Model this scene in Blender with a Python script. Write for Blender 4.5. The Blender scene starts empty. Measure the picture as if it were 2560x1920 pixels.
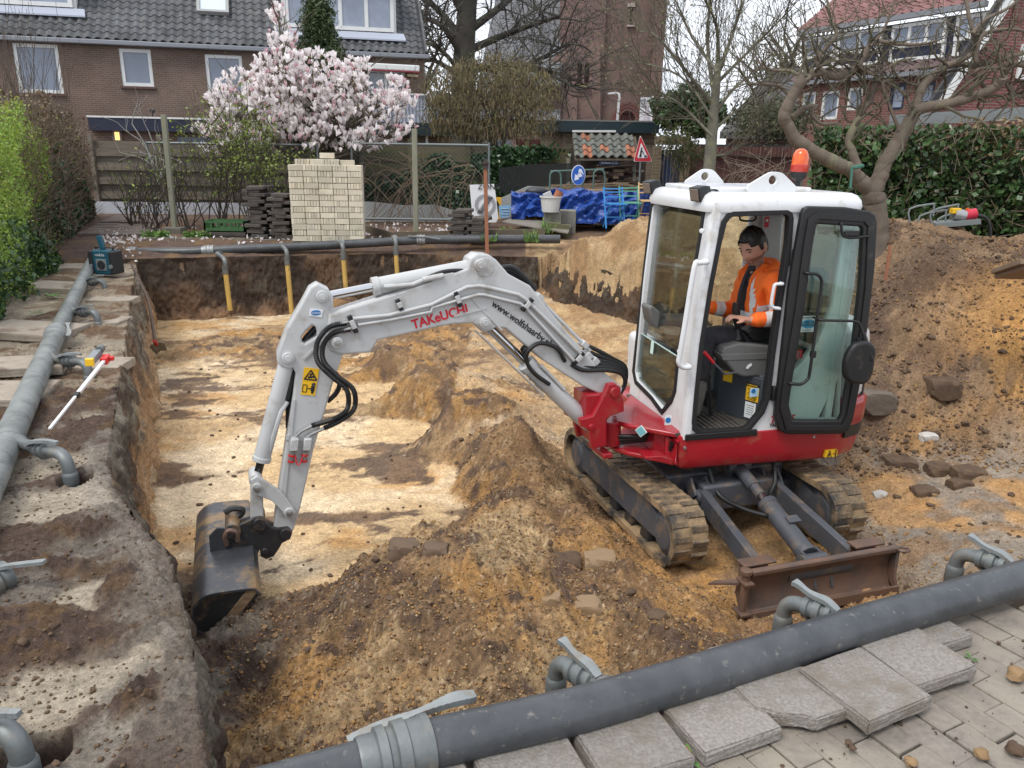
import bpy, bmesh, math, random
import numpy as np
from mathutils import Matrix, Vector
random.seed(7)
SC = bpy.context.scene
COL = SC.collection
# ------------------------------------------------------------------ camera
FPX, CAMH, PITCH, ROLL = 1950.0, 1.75, math.atan(580/1950.0), math.radians(0.8)
cam = bpy.data.cameras.new('camera'); cam_o = bpy.data.objects.new('camera', cam); COL.objects.link(cam_o)
CM = Matrix.Rotation(math.pi/2-PITCH, 3, 'X') @ Matrix.Rotation(ROLL, 3, 'Z')
cam_o.matrix_world = Matrix.Translation((0, 0, CAMH)) @ CM.to_4x4()
cam.sensor_width = 36; cam.lens = 36*FPX/2560; cam.clip_start = .05; cam.clip_end = 3000
SC.camera = cam_o
# ------------------------------------------------------------------ sky, sun, exposure (bright overcast)
W = bpy.data.worlds.new('World'); SC.world = W; W.use_nodes = True
wn, wl = W.node_tree.nodes, W.node_tree.links
sky = wn.new('ShaderNodeTexSky'); sky.sky_type = 'NISHITA'; sky.sun_disc = False
sky.sun_elevation = math.radians(48); sky.sun_rotation = math.radians(-35)
sky.air_density = 1.0; sky.dust_density = 4.0; sky.ozone_density = 1.0
wtc = wn.new('ShaderNodeTexCoord'); wmp = wn.new('ShaderNodeMapping'); wmp.inputs['Scale'].default_value = (1, 1, 2.6)
wno = wn.new('ShaderNodeTexNoise'); wno.inputs['Scale'].default_value = 2.2; wno.inputs['Detail'].default_value = 5
wrp = wn.new('ShaderNodeValToRGB')
wrp.color_ramp.elements[0].position = .3; wrp.color_ramp.elements[0].color = (6.0, 6.5, 7.5, 1)
wrp.color_ramp.elements[1].position = .7; wrp.color_ramp.elements[1].color = (9.2, 9.4, 9.8, 1)
wmx = wn.new('ShaderNodeMix'); wmx.data_type = 'RGBA'; wmx.inputs[0].default_value = .86
wl.new(wtc.outputs['Generated'], wmp.inputs[0]); wl.new(wmp.outputs[0], wno.inputs['Vector']); wl.new(wno.outputs['Fac'], wrp.inputs[0])
wl.new(sky.outputs[0], wmx.inputs[6]); wl.new(wrp.outputs[0], wmx.inputs[7])
bg = wn['Background']; bg.inputs['Strength'].default_value = .1; wl.new(wmx.outputs[2], bg.inputs['Color'])
sun = bpy.data.lights.new('sun', 'SUN'); sun.energy = 1.4; sun.angle = math.radians(20); sun.color = (1, .96, .9)
sun_o = bpy.data.objects.new('sun', sun); COL.objects.link(sun_o)
# light comes from up-left and slightly behind the camera's back-left
SD = Vector((.35, .42, -.84)); sun_o.rotation_euler = SD.to_track_quat('-Z', 'Y').to_euler()
SC.view_settings.view_transform = 'Standard'; SC.view_settings.look = 'None'
SC.view_settings.exposure = 0.78; SC.view_settings.gamma = 1; SC.view_settings.use_curve_mapping = False
SC.cycles.max_bounces = 6; SC.cycles.transparent_max_bounces = 16
# ------------------------------------------------------------------ measuring helpers: a pixel of the photograph -> a point in the place
CAM = Vector((0, 0, CAMH))
def ray(px, py): return CM @ Vector(((px-1280)/FPX, (960-py)/FPX, -1))
def G(px, py, z=0.0):
 d = ray(px, py); return CAM + d*((z-CAMH)/d.z)
def D(px, py, Y):
 d = ray(px, py); return CAM + d*(Y/d.y)
def PL(px, py, p0, n):
 d = ray(px, py); return CAM + d*((Vector(p0)-CAM).dot(n)/d.dot(n))
# ------------------------------------------------------------------ mesh builder
def frame(d):
 d = Vector(d).normalized(); u = d.orthogonal().normalized(); return d, u, d.cross(u)
class MB:
 def __init__(s): s.v = []; s.f = []
 def add(s, vs, fs):
  o = len(s.v); s.v += [tuple(v) for v in vs]; s.f += [tuple(i+o for i in f) for f in fs]; return s
 def box(s, c, size, ax=None):
  c = Vector(c); ax = ax or (Vector((1,0,0)), Vector((0,1,0)), Vector((0,0,1)))
  a, b, d = [Vector(ax[i])*size[i]/2 for i in range(3)]
  vs = [c+a*i+b*j+d*k for i in (-1,1) for j in (-1,1) for k in (-1,1)]
  return s.add(vs, [(0,1,3,2),(4,6,7,5),(0,4,5,1),(2,3,7,6),(0,2,6,4),(1,5,7,3)])
 def bar(s, p0, p1, w, h, up=(0,0,1)):
  p0, p1 = Vector(p0), Vector(p1); d = (p1-p0); L = d.length; d.normalize()
  x = d.cross(Vector(up)); x = x.normalized() if x.length > 1e-6 else d.orthogonal().normalized(); y = x.cross(d).normalized()
  return s.box((p0+p1)/2, (L, w, h), (d, x, y))
 def tube(s, pts, r, n=8, caps=True, closed=False):
  pts = [Vector(p) for p in pts]; m = len(pts)
  rs = list(r) if isinstance(r, (list, tuple)) else [r]*m
  vs = []; d, u, w = frame(pts[1]-pts[0])
  for i in range(m):
   if i == 0: t = (pts[1]-pts[0])
   elif i == m-1: t = (pts[-1]-pts[-2])
   else: t = (pts[i]-pts[i-1]).normalized()+(pts[i+1]-pts[i]).normalized()
   if t.length < 1e-9: t = d
   t = t.normalized(); u = (u-t*u.dot(t))
   u = u.normalized() if u.length > 1e-6 else t.orthogonal().normalized(); w = t.cross(u)
   for k in range(n):
    a = 2*math.pi*k/n; vs.append(pts[i]+(u*math.cos(a)+w*math.sin(a))*rs[i])
  fs = [(i*n+k, i*n+(k+1)%n, (i+1)*n+(k+1)%n, (i+1)*n+k) for i in range(m-1) for k in range(n)]
  if caps: fs += [tuple(range(n-1,-1,-1)), tuple((m-1)*n+k for k in range(n))]
  return s.add(vs, fs)
 def cyl(s, p0, p1, r, r1=None, n=16, caps=True): return s.tube([p0, p1], [r, r if r1 is None else r1], n, caps)
 def lathe(s, prof, c, axis=(0,0,1), n=20):
  d, u, w = frame(axis); c = Vector(c); vs = []; m = len(prof)
  for r, h in prof:
   for k in range(n):
    a = 2*math.pi*k/n; vs.append(c+d*h+(u*math.cos(a)+w*math.sin(a))*max(r, 1e-4))
  fs = [(i*n+k, i*n+(k+1)%n, (i+1)*n+(k+1)%n, (i+1)*n+k) for i in range(m-1) for k in range(n)]
  fs += [tuple(range(n-1,-1,-1)), tuple((m-1)*n+k for k in range(n))]
  return s.add(vs, fs)
 def prism(s, poly, vec):
  n = len(poly); vec = Vector(vec); p = [Vector(q) for q in poly]
  return s.add(p+[q+vec for q in p], [tuple(range(n-1,-1,-1)), tuple(range(n,2*n))]+[(i,(i+1)%n,n+(i+1)%n,n+i) for i in range(n)])
 def ball(s, c, r, sc=(1,1,1), nu=12, nv=8, ax=None):
  c = Vector(c); ax = ax or (Vector((1,0,0)), Vector((0,1,0)), Vector((0,0,1))); vs = []
  for j in range(nv+1):
   t = math.pi*j/nv
   for i in range(nu):
    a = 2*math.pi*i/nu
    vs.append(c+(ax[0]*(math.sin(t)*math.cos(a)*sc[0])+ax[1]*(math.sin(t)*math.sin(a)*sc[1])+ax[2]*(math.cos(t)*sc[2]))*r)
  return s.add(vs, [(j*nu+i, (j+1)*nu+i, (j+1)*nu+(i+1)%nu, j*nu+(i+1)%nu) for j in range(nv) for i in range(nu)])
 def quad(s, a, b, c, d): return s.add([a,b,c,d], [(0,1,2,3)])
 def build(s, name, m, parent=None, smooth=None, bevel=0, seg=2):
  return mkobj(name, s.v, s.f, m, parent, smooth, bevel, seg)
def place(o, parent):
 COL.objects.link(o)
 if parent is not None: o.parent = parent
def wloc(p):
 l = Vector((0,0,0))
 while p is not None: l += Vector(p.location); p = p.parent
 return l
def mesh_from(name, v, f):
 me = bpy.data.meshes.new(name)
 if isinstance(v, np.ndarray):
  me.vertices.add(len(v)); me.vertices.foreach_set('co', v.astype(np.float32).ravel())
  f = np.asarray(f, dtype=np.int32); k = f.shape[1]
  me.loops.add(f.size); me.loops.foreach_set('vertex_index', f.ravel())
  me.polygons.add(len(f)); me.polygons.foreach_set('loop_start', np.arange(0, f.size, k, dtype=np.int32))
  me.update(calc_edges=True)
 else: me.from_pydata(v, [], f)
 return me
def mkobj(name, v, f, m, parent=None, smooth=None, bevel=0, seg=2):
 """vertices are given in place coordinates; the object's origin is its parent's (or its own base)"""
 off = wloc(parent)
 if isinstance(v, np.ndarray): v = v-np.array(off)
 else: v = [(p[0]-off.x, p[1]-off.y, p[2]-off.z) for p in v]
 me = mesh_from(name, v, f); me.materials.append(m)
 if smooth is not None and len(me.polygons):
  me.polygons.foreach_set('use_smooth', np.ones(len(me.polygons), dtype=bool))
  if smooth < 180: me.set_sharp_from_angle(angle=math.radians(smooth))
 o = bpy.data.objects.new(name, me); place(o, parent)
 if bevel:
  b = o.modifiers.new('bevel', 'BEVEL'); b.width = bevel; b.segments = seg; b.limit_method = 'ANGLE'; b.angle_limit = math.radians(35)
  b.harden_normals = False
 return o
def tag(o, label, cat, group=None):
 o['label'] = label; o['category'] = cat
 if group: o['group'] = group
 return o
def structure(o): o['kind'] = 'structure'; return o
def stuff(o): o['kind'] = 'stuff'; return o
def thing(name, label, cat, loc, group=None):
 o = bpy.data.objects.new(name, None); COL.objects.link(o); o.location = loc; o.empty_display_size = .1
 return tag(o, label, cat, group)
def plate(name, outer, holes, O, X, Y, th, m, parent=None, bevel=0, center=True, smooth=30, bres=1):
 """a flat plate with openings: 2-D outlines in the plane O + x*X + y*Y, extruded by th"""
 cu = bpy.data.curves.new('tmp', 'CURVE'); cu.dimensions = '2D'; cu.fill_mode = 'BOTH'
 for lp in [outer]+list(holes):
  sp = cu.splines.new('POLY'); sp.points.add(len(lp)-1)
  for q, p in zip(sp.points, lp): q.co = (p[0], p[1], 0, 1)
  sp.use_cyclic_u = True
 cu.extrude = max(th/2-bevel, 1e-4); cu.bevel_depth = bevel; cu.bevel_resolution = bres
 to = bpy.data.objects.new('tmp', cu); COL.objects.link(to)
 dg = bpy.context.evaluated_depsgraph_get(); me = bpy.data.meshes.new_from_object(to.evaluated_get(dg))
 bpy.data.objects.remove(to); bpy.data.curves.remove(cu)
 X, Y = Vector(X).normalized(), Vector(Y).normalized(); N = X.cross(Y); O = Vector(O)-wloc(parent)
 T = Matrix(((X.x,Y.x,N.x,O.x),(X.y,Y.y,N.y,O.y),(X.z,Y.z,N.z,O.z),(0,0,0,1)))
 if not center: T = T @ Matrix.Translation((0,0,th/2))
 me.transform(T); me.name = name; me.materials.clear(); me.materials.append(m)
 me.polygons.foreach_set('use_smooth', np.ones(len(me.polygons), dtype=bool)); me.set_sharp_from_angle(angle=math.radians(smooth))
 o = bpy.data.objects.new(name, me); place(o, parent); return o
def text(name, body, size, O, X, Y, m, parent=None, th=.002, shear=0, sx=1.0, align='LEFT', spacing=1.0, bold=0):
 cu = bpy.data.curves.new('tmp', 'FONT'); cu.body = body; cu.size = size; cu.extrude = th/2; cu.shear = shear; cu.align_x = align
 cu.space_character = spacing; cu.offset = bold; cu.resolution_u = 3
 to = bpy.data.objects.new('tmp', cu); COL.objects.link(to)
 dg = bpy.context.evaluated_depsgraph_get(); me = bpy.data.meshes.new_from_object(to.evaluated_get(dg))
 bpy.data.objects.remove(to); bpy.data.curves.remove(cu)
 X, Y = Vector(X).normalized(), Vector(Y).normalized(); N = X.cross(Y); O = Vector(O)-wloc(parent)
 T = Matrix(((X.x*sx,Y.x,N.x,O.x),(X.y*sx,Y.y,N.y,O.y),(X.z*sx,Y.z,N.z,O.z),(0,0,0,1)))
 me.transform(T); me.name = name; me.materials.clear(); me.materials.append(m)
 o = bpy.data.objects.new(name, me); place(o, parent); return o
def rnd(a, b): return random.uniform(a, b)
def circ(c, r, n=16, a0=0, a1=2*math.pi): return [(c[0]+r*math.cos(a0+(a1-a0)*i/n), c[1]+r*math.sin(a0+(a1-a0)*i/n)) for i in range(n)]
def arcpts(pts, n=6):
 """smooth a control polyline (Catmull-Rom)"""
 P = [Vector(p) for p in pts]; out = []
 for i in range(len(P)-1):
  p0 = P[max(i-1,0)]; p1 = P[i]; p2 = P[i+1]; p3 = P[min(i+2,len(P)-1)]
  for k in range(n):
   t = k/n; out.append(.5*((2*p1)+(p2-p0)*t+(2*p0-5*p1+4*p2-p3)*t*t+(3*p1-p0-3*p2+p3)*t**3))
 return out+[P[-1]]
def roundpoly(pts, r, n=4):
 """round the corners of a 2-D polygon"""
 out = []; m = len(pts)
 for i in range(m):
  a, b, c = Vector(pts[i-1]).to_2d(), Vector(pts[i]).to_2d(), Vector(pts[(i+1)%m]).to_2d()
  rr = min(r, (a-b).length*.45, (c-b).length*.45)
  p, q = b+(a-b).normalized()*rr, b+(c-b).normalized()*rr
  for k in range(n+1):
   t = k/n; out.append(tuple(p*(1-t)**2+b*2*t*(1-t)+q*t*t))
 return out
# ------------------------------------------------------------------ noise (numpy)
def _h(ix, iy, s):
 n = (ix.astype(np.int64)*374761393+iy.astype(np.int64)*668265263+s*1274126177) & 0xffffffff
 n = ((n ^ (n >> 13))*1274126177) & 0xffffffff
 return ((n ^ (n >> 16)) & 0xffff)/65535.0
def vn(x, y, s=0):
 ix = np.floor(x); iy = np.floor(y); fx = x-ix; fy = y-iy
 fx = fx*fx*(3-2*fx); fy = fy*fy*(3-2*fy)
 a = _h(ix,iy,s); b = _h(ix+1,iy,s); c = _h(ix,iy+1,s); d = _h(ix+1,iy+1,s)
 return (a*(1-fx)+b*fx)*(1-fy)+(c*(1-fx)+d*fx)*fy
def fbm(x, y, o=4, s=0, g=.5):
 t = 0; a = 1; n = 0
 for i in range(o):
  t = t+a*vn(x, y, s+i*17); n += a; a *= g; x = x*2.03+11.3; y = y*2.03+5.7
 return t/n
def worley(x, y, s=0):
 ix = np.floor(x); iy = np.floor(y); best = np.full(x.shape, 9.0); idv = np.zeros(x.shape)
 for dx in (-1,0,1):
  for dy in (-1,0,1):
   cx = ix+dx; cy = iy+dy; px = cx+_h(cx,cy,s); py = cy+_h(cx,cy,s+31)
   d = (px-x)**2+(py-y)**2; k = d < best; best = np.where(k, d, best); idv = np.where(k, _h(cx,cy,s+77), idv)
 return np.sqrt(best), idv
def sst(a, b, x): t = np.clip((x-a)/(b-a), 0, 1); return t*t*(3-2*t)
# ------------------------------------------------------------------ materials
def lin(c):
 if isinstance(c, str):
  c = [int(c[i:i+2], 16)/255 for i in (0,2,4)]
  c = [x/12.92 if x <= .04045 else ((x+.055)/1.055)**2.4 for x in c]
 return (c[0], c[1], c[2], 1)
MATS = {}
def mat(name, col, rough=.6, metal=0., col2=None, scale=6., amt=1., dirt=None, dscale=3., dlo=.5, dhi=.65, bump=0., bscale=40., spec=.5, stretch=(1,1,1), trans=0., rnd_amt=0., coat=0., alpha=1., emit=None, pos=False):
 if name in MATS: return MATS[name]
 m = bpy.data.materials.new(name); m.use_nodes = True; nt = m.node_tree; N, L = nt.nodes, nt.links
 b = N['Principled BSDF']; b.inputs['Roughness'].default_value = rough; b.inputs['Metallic'].default_value = metal
 b.inputs['Specular IOR Level'].default_value = spec
 if coat: b.inputs['Coat Weight'].default_value = coat; b.inputs['Coat Roughness'].default_value = .08
 if trans: b.inputs['Transmission Weight'].default_value = trans
 if alpha < 1: b.inputs['Alpha'].default_value = alpha
 if emit: b.inputs['Emission Color'].default_value = lin(col); b.inputs['Emission Strength'].default_value = emit
 tc = N.new('ShaderNodeTexCoord'); mp = N.new('ShaderNodeMapping'); mp.inputs['Scale'].default_value = stretch
 geo = N.new('ShaderNodeNewGeometry'); L.new(geo.outputs['Position'] if pos else tc.outputs['Object'], mp.inputs[0])
 def noise(sc, det=6, ro=.6):
  n = N.new('ShaderNodeTexNoise'); n.inputs['Scale'].default_value = sc; n.inputs['Detail'].default_value = det; n.inputs['Roughness'].default_value = ro
  L.new(mp.outputs[0], n.inputs['Vector']); return n
 def mix(f, a, c, blend='MIX'):
  x = N.new('ShaderNodeMix'); x.data_type = 'RGBA'; x.blend_type = blend
  for sk, val in ((0, f), (6, a), (7, c)):
   if isinstance(val, (tuple, list)): x.inputs[sk].default_value = val
   elif isinstance(val, (int, float)): x.inputs[sk].default_value = val
   else: L.new(val, x.inputs[sk])
  return x.outputs[2]
 def ramp(s, lo, hi):
  r = N.new('ShaderNodeMapRange'); r.inputs[1].default_value = lo; r.inputs[2].default_value = hi; L.new(s, r.inputs[0]); return r.outputs[0]
 cur = lin(col)
 if col2 is not None: cur = mix(ramp(noise(scale).outputs['Fac'], .5-.22*amt, .5+.22*amt), lin(col), lin(col2))
 if rnd_amt:
  oi = N.new('ShaderNodeObjectInfo'); hs = N.new('ShaderNodeHueSaturation')
  mr = N.new('ShaderNodeMapRange'); mr.inputs[3].default_value = 1-rnd_amt; mr.inputs[4].default_value = 1+rnd_amt
  L.new(oi.outputs['Random'], mr.inputs[0]); L.new(mr.outputs[0], hs.inputs['Value'])
  if isinstance(cur, tuple): hs.inputs['Color'].default_value = cur
  else: L.new(cur, hs.inputs['Color'])
  cur = hs.outputs[0]
 if dirt is not None:
  dn = noise(dscale, 8, .65); cur = mix(ramp(dn.outputs['Fac'], dlo, dhi), cur, lin(dirt))
 if isinstance(cur, tuple): b.inputs['Base Color'].default_value = cur
 else: L.new(cur, b.inputs['Base Color'])
 if bump:
  bn = noise(bscale, 5, .6); bp = N.new('ShaderNodeBump'); bp.inputs['Strength'].default_value = bump; bp.inputs['Distance'].default_value = .01
  L.new(bn.outputs['Fac'], bp.inputs['Height']); L.new(bp.outputs[0], b.inputs['Normal'])
 MATS[name] = m; return m
def mat_soil(name, bump=.8, rough=.95, wet=False):
 m = bpy.data.materials.new(name); m.use_nodes = True; nt = m.node_tree; N, L = nt.nodes, nt.links
 b = N['Principled BSDF']; b.inputs['Roughness'].default_value = rough; b.inputs['Specular IOR Level'].default_value = .25
 at = N.new('ShaderNodeAttribute'); at.attribute_name = 'soil'
 tc = N.new('ShaderNodeTexCoord'); cur = at.outputs['Color']
 for sc, lo, hi, det in ((9, .72, 1.3, 8), (48, .55, 1.5, 8), (190, .68, 1.34, 4)):
  n = N.new('ShaderNodeTexNoise'); n.inputs['Scale'].default_value = sc; n.inputs['Detail'].default_value = det; n.inputs['Roughness'].default_value = .7
  L.new(tc.outputs['Object'], n.inputs['Vector'])
  r = N.new('ShaderNodeMapRange'); r.inputs[1].default_value = .3; r.inputs[2].default_value = .7; r.inputs[3].default_value = lo; r.inputs[4].default_value = hi
  L.new(n.outputs['Fac'], r.inputs[0]); x = N.new('ShaderNodeVectorMath'); x.operation = 'SCALE'
  L.new(cur, x.inputs[0]); L.new(r.outputs[0], x.inputs['Scale']); cur = x.outputs[0]
 L.new(cur, b.inputs['Base Color'])
 n1 = N.new('ShaderNodeTexNoise'); n1.inputs['Scale'].default_value = 75; n1.inputs['Detail'].default_value = 8; n1.inputs['Roughness'].default_value = .75
 L.new(tc.outputs['Object'], n1.inputs['Vector'])
 bp = N.new('ShaderNodeBump'); bp.inputs['Distance'].default_value = .022
 ms = N.new('ShaderNodeMath'); ms.operation = 'MULTIPLY'; ms.inputs[1].default_value = bump
 L.new(at.outputs['Alpha'], ms.inputs[0]); L.new(ms.outputs[0], bp.inputs['Strength'])
 L.new(n1.outputs['Fac'], bp.inputs['Height']); L.new(bp.outputs[0], b.inputs['Normal'])
 return m
# ================================================================== the ground: garden, pit, spoil heaps
EDGE_Y = [-3., 1.0, 1.91, 2.5, 3.08, 3.41, 4.04, 6.44, 13.08, 14.]
EDGE_X = [.6, -.5, -.89, -1.17, -1.50, -1.80, -2.25, -3.32, -6.28, -6.7]
FAR_X = [-9, -6.2, -3.7, -2.0, .3, 2.0, 9]
FAR_Y = [11.4, 12.15, 12.85, 13.35, 13.1, 13.4, 14.5]
def edge_x(y): return np.interp(y, EDGE_Y, EDGE_X)
def far_y(x): return np.interp(x, FAR_X, FAR_Y)
# header pipe along the front of the pit, x -> y
PF = [G(905,1905,.09), G(1041,1866,.09), G(1448,1775,.09), G(1764,1684,.09), G(2190,1552,.09), G(2558,1445,.09)]
PFd = (PF[5]-PF[1]); PFd.z = 0; PFd.normalize(); PFo = PF[1].copy()
def front_d(x, y): return (x-PFo.x)*(-PFd.y)+(y-PFo.y)*PFd.x      # metres behind the front pipe
CTRL = [(450,820,-.9),(700,800,-.9),(900,790,-.85),(600,950,-.92),(800,1000,-.93),(500,1200,-.93),(700,1200,-.93),(900,1100,-.93),
(1000,1200,-.92),(600,1400,-.93),(780,1400,-.92),(450,1000,-.92),(900,930,-.9),(870,850,-.88),(960,1000,-.92),(1000,1090,-.92),(1060,1200,-.92),(880,1360,-.9),(1080,1290,-.9),
(1200,850,-.82),(1400,830,-.72),(1300,770,-.6),(1180,770,-.8),(1500,880,-.75),(1440,960,-.8),(1322,705,-.45),(1440,790,-.6),(1560,830,-.62),
(850,745,-.62),(960,862,-.55),(1050,915,-.48),(1180,985,-.42),(1290,1060,-.42),(1360,1160,-.5),(1330,1260,-.62),(1480,1330,-.68),
(1660,1420,-.90),(2060,1340,-.90),(1900,1300,-.86),(2200,1460,-.92),(1870,1530,-.93),(2040,1500,-.93),(1700,1500,-.82),(2100,1200,-.84),(1600,1200,-.86),(1500,1100,-.86),(1750,1250,-.86),
(2300,1200,-.78),(2500,1250,-.68),(2300,1350,-.76),(2500,1350,-.62),(2150,1250,-.84),
(1050,1362,-.42),(1180,1400,-.42),(1300,1460,-.5),(1480,1500,-.68),(1600,1580,-.66),(920,1430,-.52),(760,1520,-.74),(650,1570,-.80),(560,1560,-.80),
(1000,1560,-.36),(830,1660,-.6),(600,1760,-.85),(560,1860,-.86),(1200,1620,-.34),(900,1730,-.48),(720,1830,-.64)]
MOUND = [(1400,605,.1),(1480,575,.45),(1560,545,.75),(1620,535,.9),(1700,538,.9),(1800,545,.9),(1433,655,.05),(1500,660,.1),(1585,690,0.),(1540,600,.5),(1660,610,.55),(1750,700,.1)]
def _terrain_ctrl():
 P = [(*G(px,py,z)[:2], z) for px,py,z in CTRL]
 # near the front pipe the soil is banked up against it
 for t, dd, z in ((-.6,.12,-.3),(-.2,.12,-.24),(.2,.12,-.22),(.6,.12,-.22),(1.0,.12,-.36),(1.4,.12,-.48),(1.8,.12,-.55),(2.2,.12,-.58),(2.7,.12,-.5),(3.2,.12,-.45),
     (.2,.6,-.36),(.9,.6,-.45),(1.6,.6,-.68),(2.2,.6,-.75),(2.9,.5,-.6),(2.4,1.1,-.86),(3.2,1.2,-.86),(1.3,1.0,-.72)):
  P.append((PFo.x+PFd.x*t-PFd.y*dd, PFo.y+PFd.y*t+PFd.x*dd, z))
 # light sand heap behind the pit, right-hand spoil heap
 P += [(.6,13.0,.1),(1.2,12.2,.45),(1.9,12.3,.8),(2.6,11.8,.95),(3.4,11.2,.95),(1.5,10.9,.1),(2.0,10.2,.1),(2.7,9.6,.2),(2.0,11.2,.5),(3.0,10.6,.6),(1.0,11.6,.1),
  (.3,12.9,.02),(4.2,10.6,.95),(5.2,10.4,.9),(3.6,9.6,.45),(2.4,13.4,.35),(1.2,13.6,.15),(3.8,13.,.3),(5.5,12.6,.4),(3.0,8.6,-.2),(2.4,8.0,-.6),(1.6,8.8,-.62),(2.3,7.0,-.82),(1.2,7.4,-.82),
  (3.3,5.9,-.76),(4.2,5.9,-.72),(5.2,5.6,-.66),(3.1,6.7,-.7),(3.3,6.5,-.72),(4.0,6.25,-.66),(4.9,6.05,-.6),(3.5,7.1,-.2),(3.9,7.5,.35),(4.2,7.9,.7),(4.9,7.7,.72),(5.6,7.3,.6),(4.6,7.0,.2),(4.4,6.6,-.34),(5.3,6.5,-.25),(3.5,7.9,.25),(3.6,8.5,.5),
  (4.3,8.8,.92),(4.4,9.6,.98),(5.2,9.2,.85),(6.0,8.8,.8),(6.6,8.0,.7),(6.8,10,.75),(7.5,6.5,.3),(6.5,5.5,-.3),(8,12,.4),(3.2,7.6,.0),(3.7,10.2,.8),(4.2,3.6,-.3),(5,4.4,-.4)]
 # the soil falls away to the machine's near track
 for b in (.45,.8,1.15,1.5,1.85,2.2):
  for r, z in ((-.62,-.92),(-.80,-.90),(-.95,-.80),(-1.12,-.66),(.62,-.91),(.8,-.88)): P.append((1.90-.31*b+.951*r, 4.21+.951*b+.31*r, z))
 P += [(*G(px,py,-.92)[:2], -.92) for px, py in ((930,885),(985,975),(1003,1085),(1066,1205),(1105,1290),(935,1362),(815,1436),(700,1490))]
 return np.array(P)
TC = _terrain_ctrl()
# the heap to the right: scaled a little lower at its edges
def interp(x, y):
 shp = x.shape; x = x.ravel(); y = y.ravel(); num = np.zeros_like(x); den = np.zeros_like(x)
 for cx, cy, cz in TC:
  d2 = (x-cx)**2+(y-cy)**2; w = 1/(d2+.012)**1.95; num += w*cz; den += w
 return (num/den).reshape(shp)
HOLES = [(G(190,1205,0), .11, .16), (G(95,1880,0), .11, .22)]
SILT = [(G(150,1715,0),.30,.16),(G(330,1690,0),.13,.22),(G(250,1860,0),.14,.25),(G(30,1800,0),.3,.2),(G(120,1165,0),.32,.28),(G(225,1245,0),.28,.22),(G(90,1265,0),.3,.25),(G(225,1045,0),.24,.24),(G(215,1500,0),.2,.2),(G(250,900,0),.4,.3),(G(170,760,0),.4,.6),(G(260,690,0),.5,.9)]
RW = [(.22,13.9,-.05),(.60,12.5,.14),(1.04,11.95,.10),(1.66,10.98,.08),(2.22,9.85,.12),(2.75,8.6,.05)]                # right-hand wall of the pit
SPOIL = [(G(110,1610,0),.34,.15),(G(60,1560,0),.3,.14),(G(225,825,0),.30,.22),(G(255,770,0),.3,.3),(G(225,985,0),.32,.16),(G(150,1010,0),.2,.2),(G(300,1480,0),.1,.16),(G(60,1420,0),.3,.1),(G(290,730,0),.3,.4),(G(330,1770,0),.08,.12),(G(200,1330,0),.25,.08)]
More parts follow.
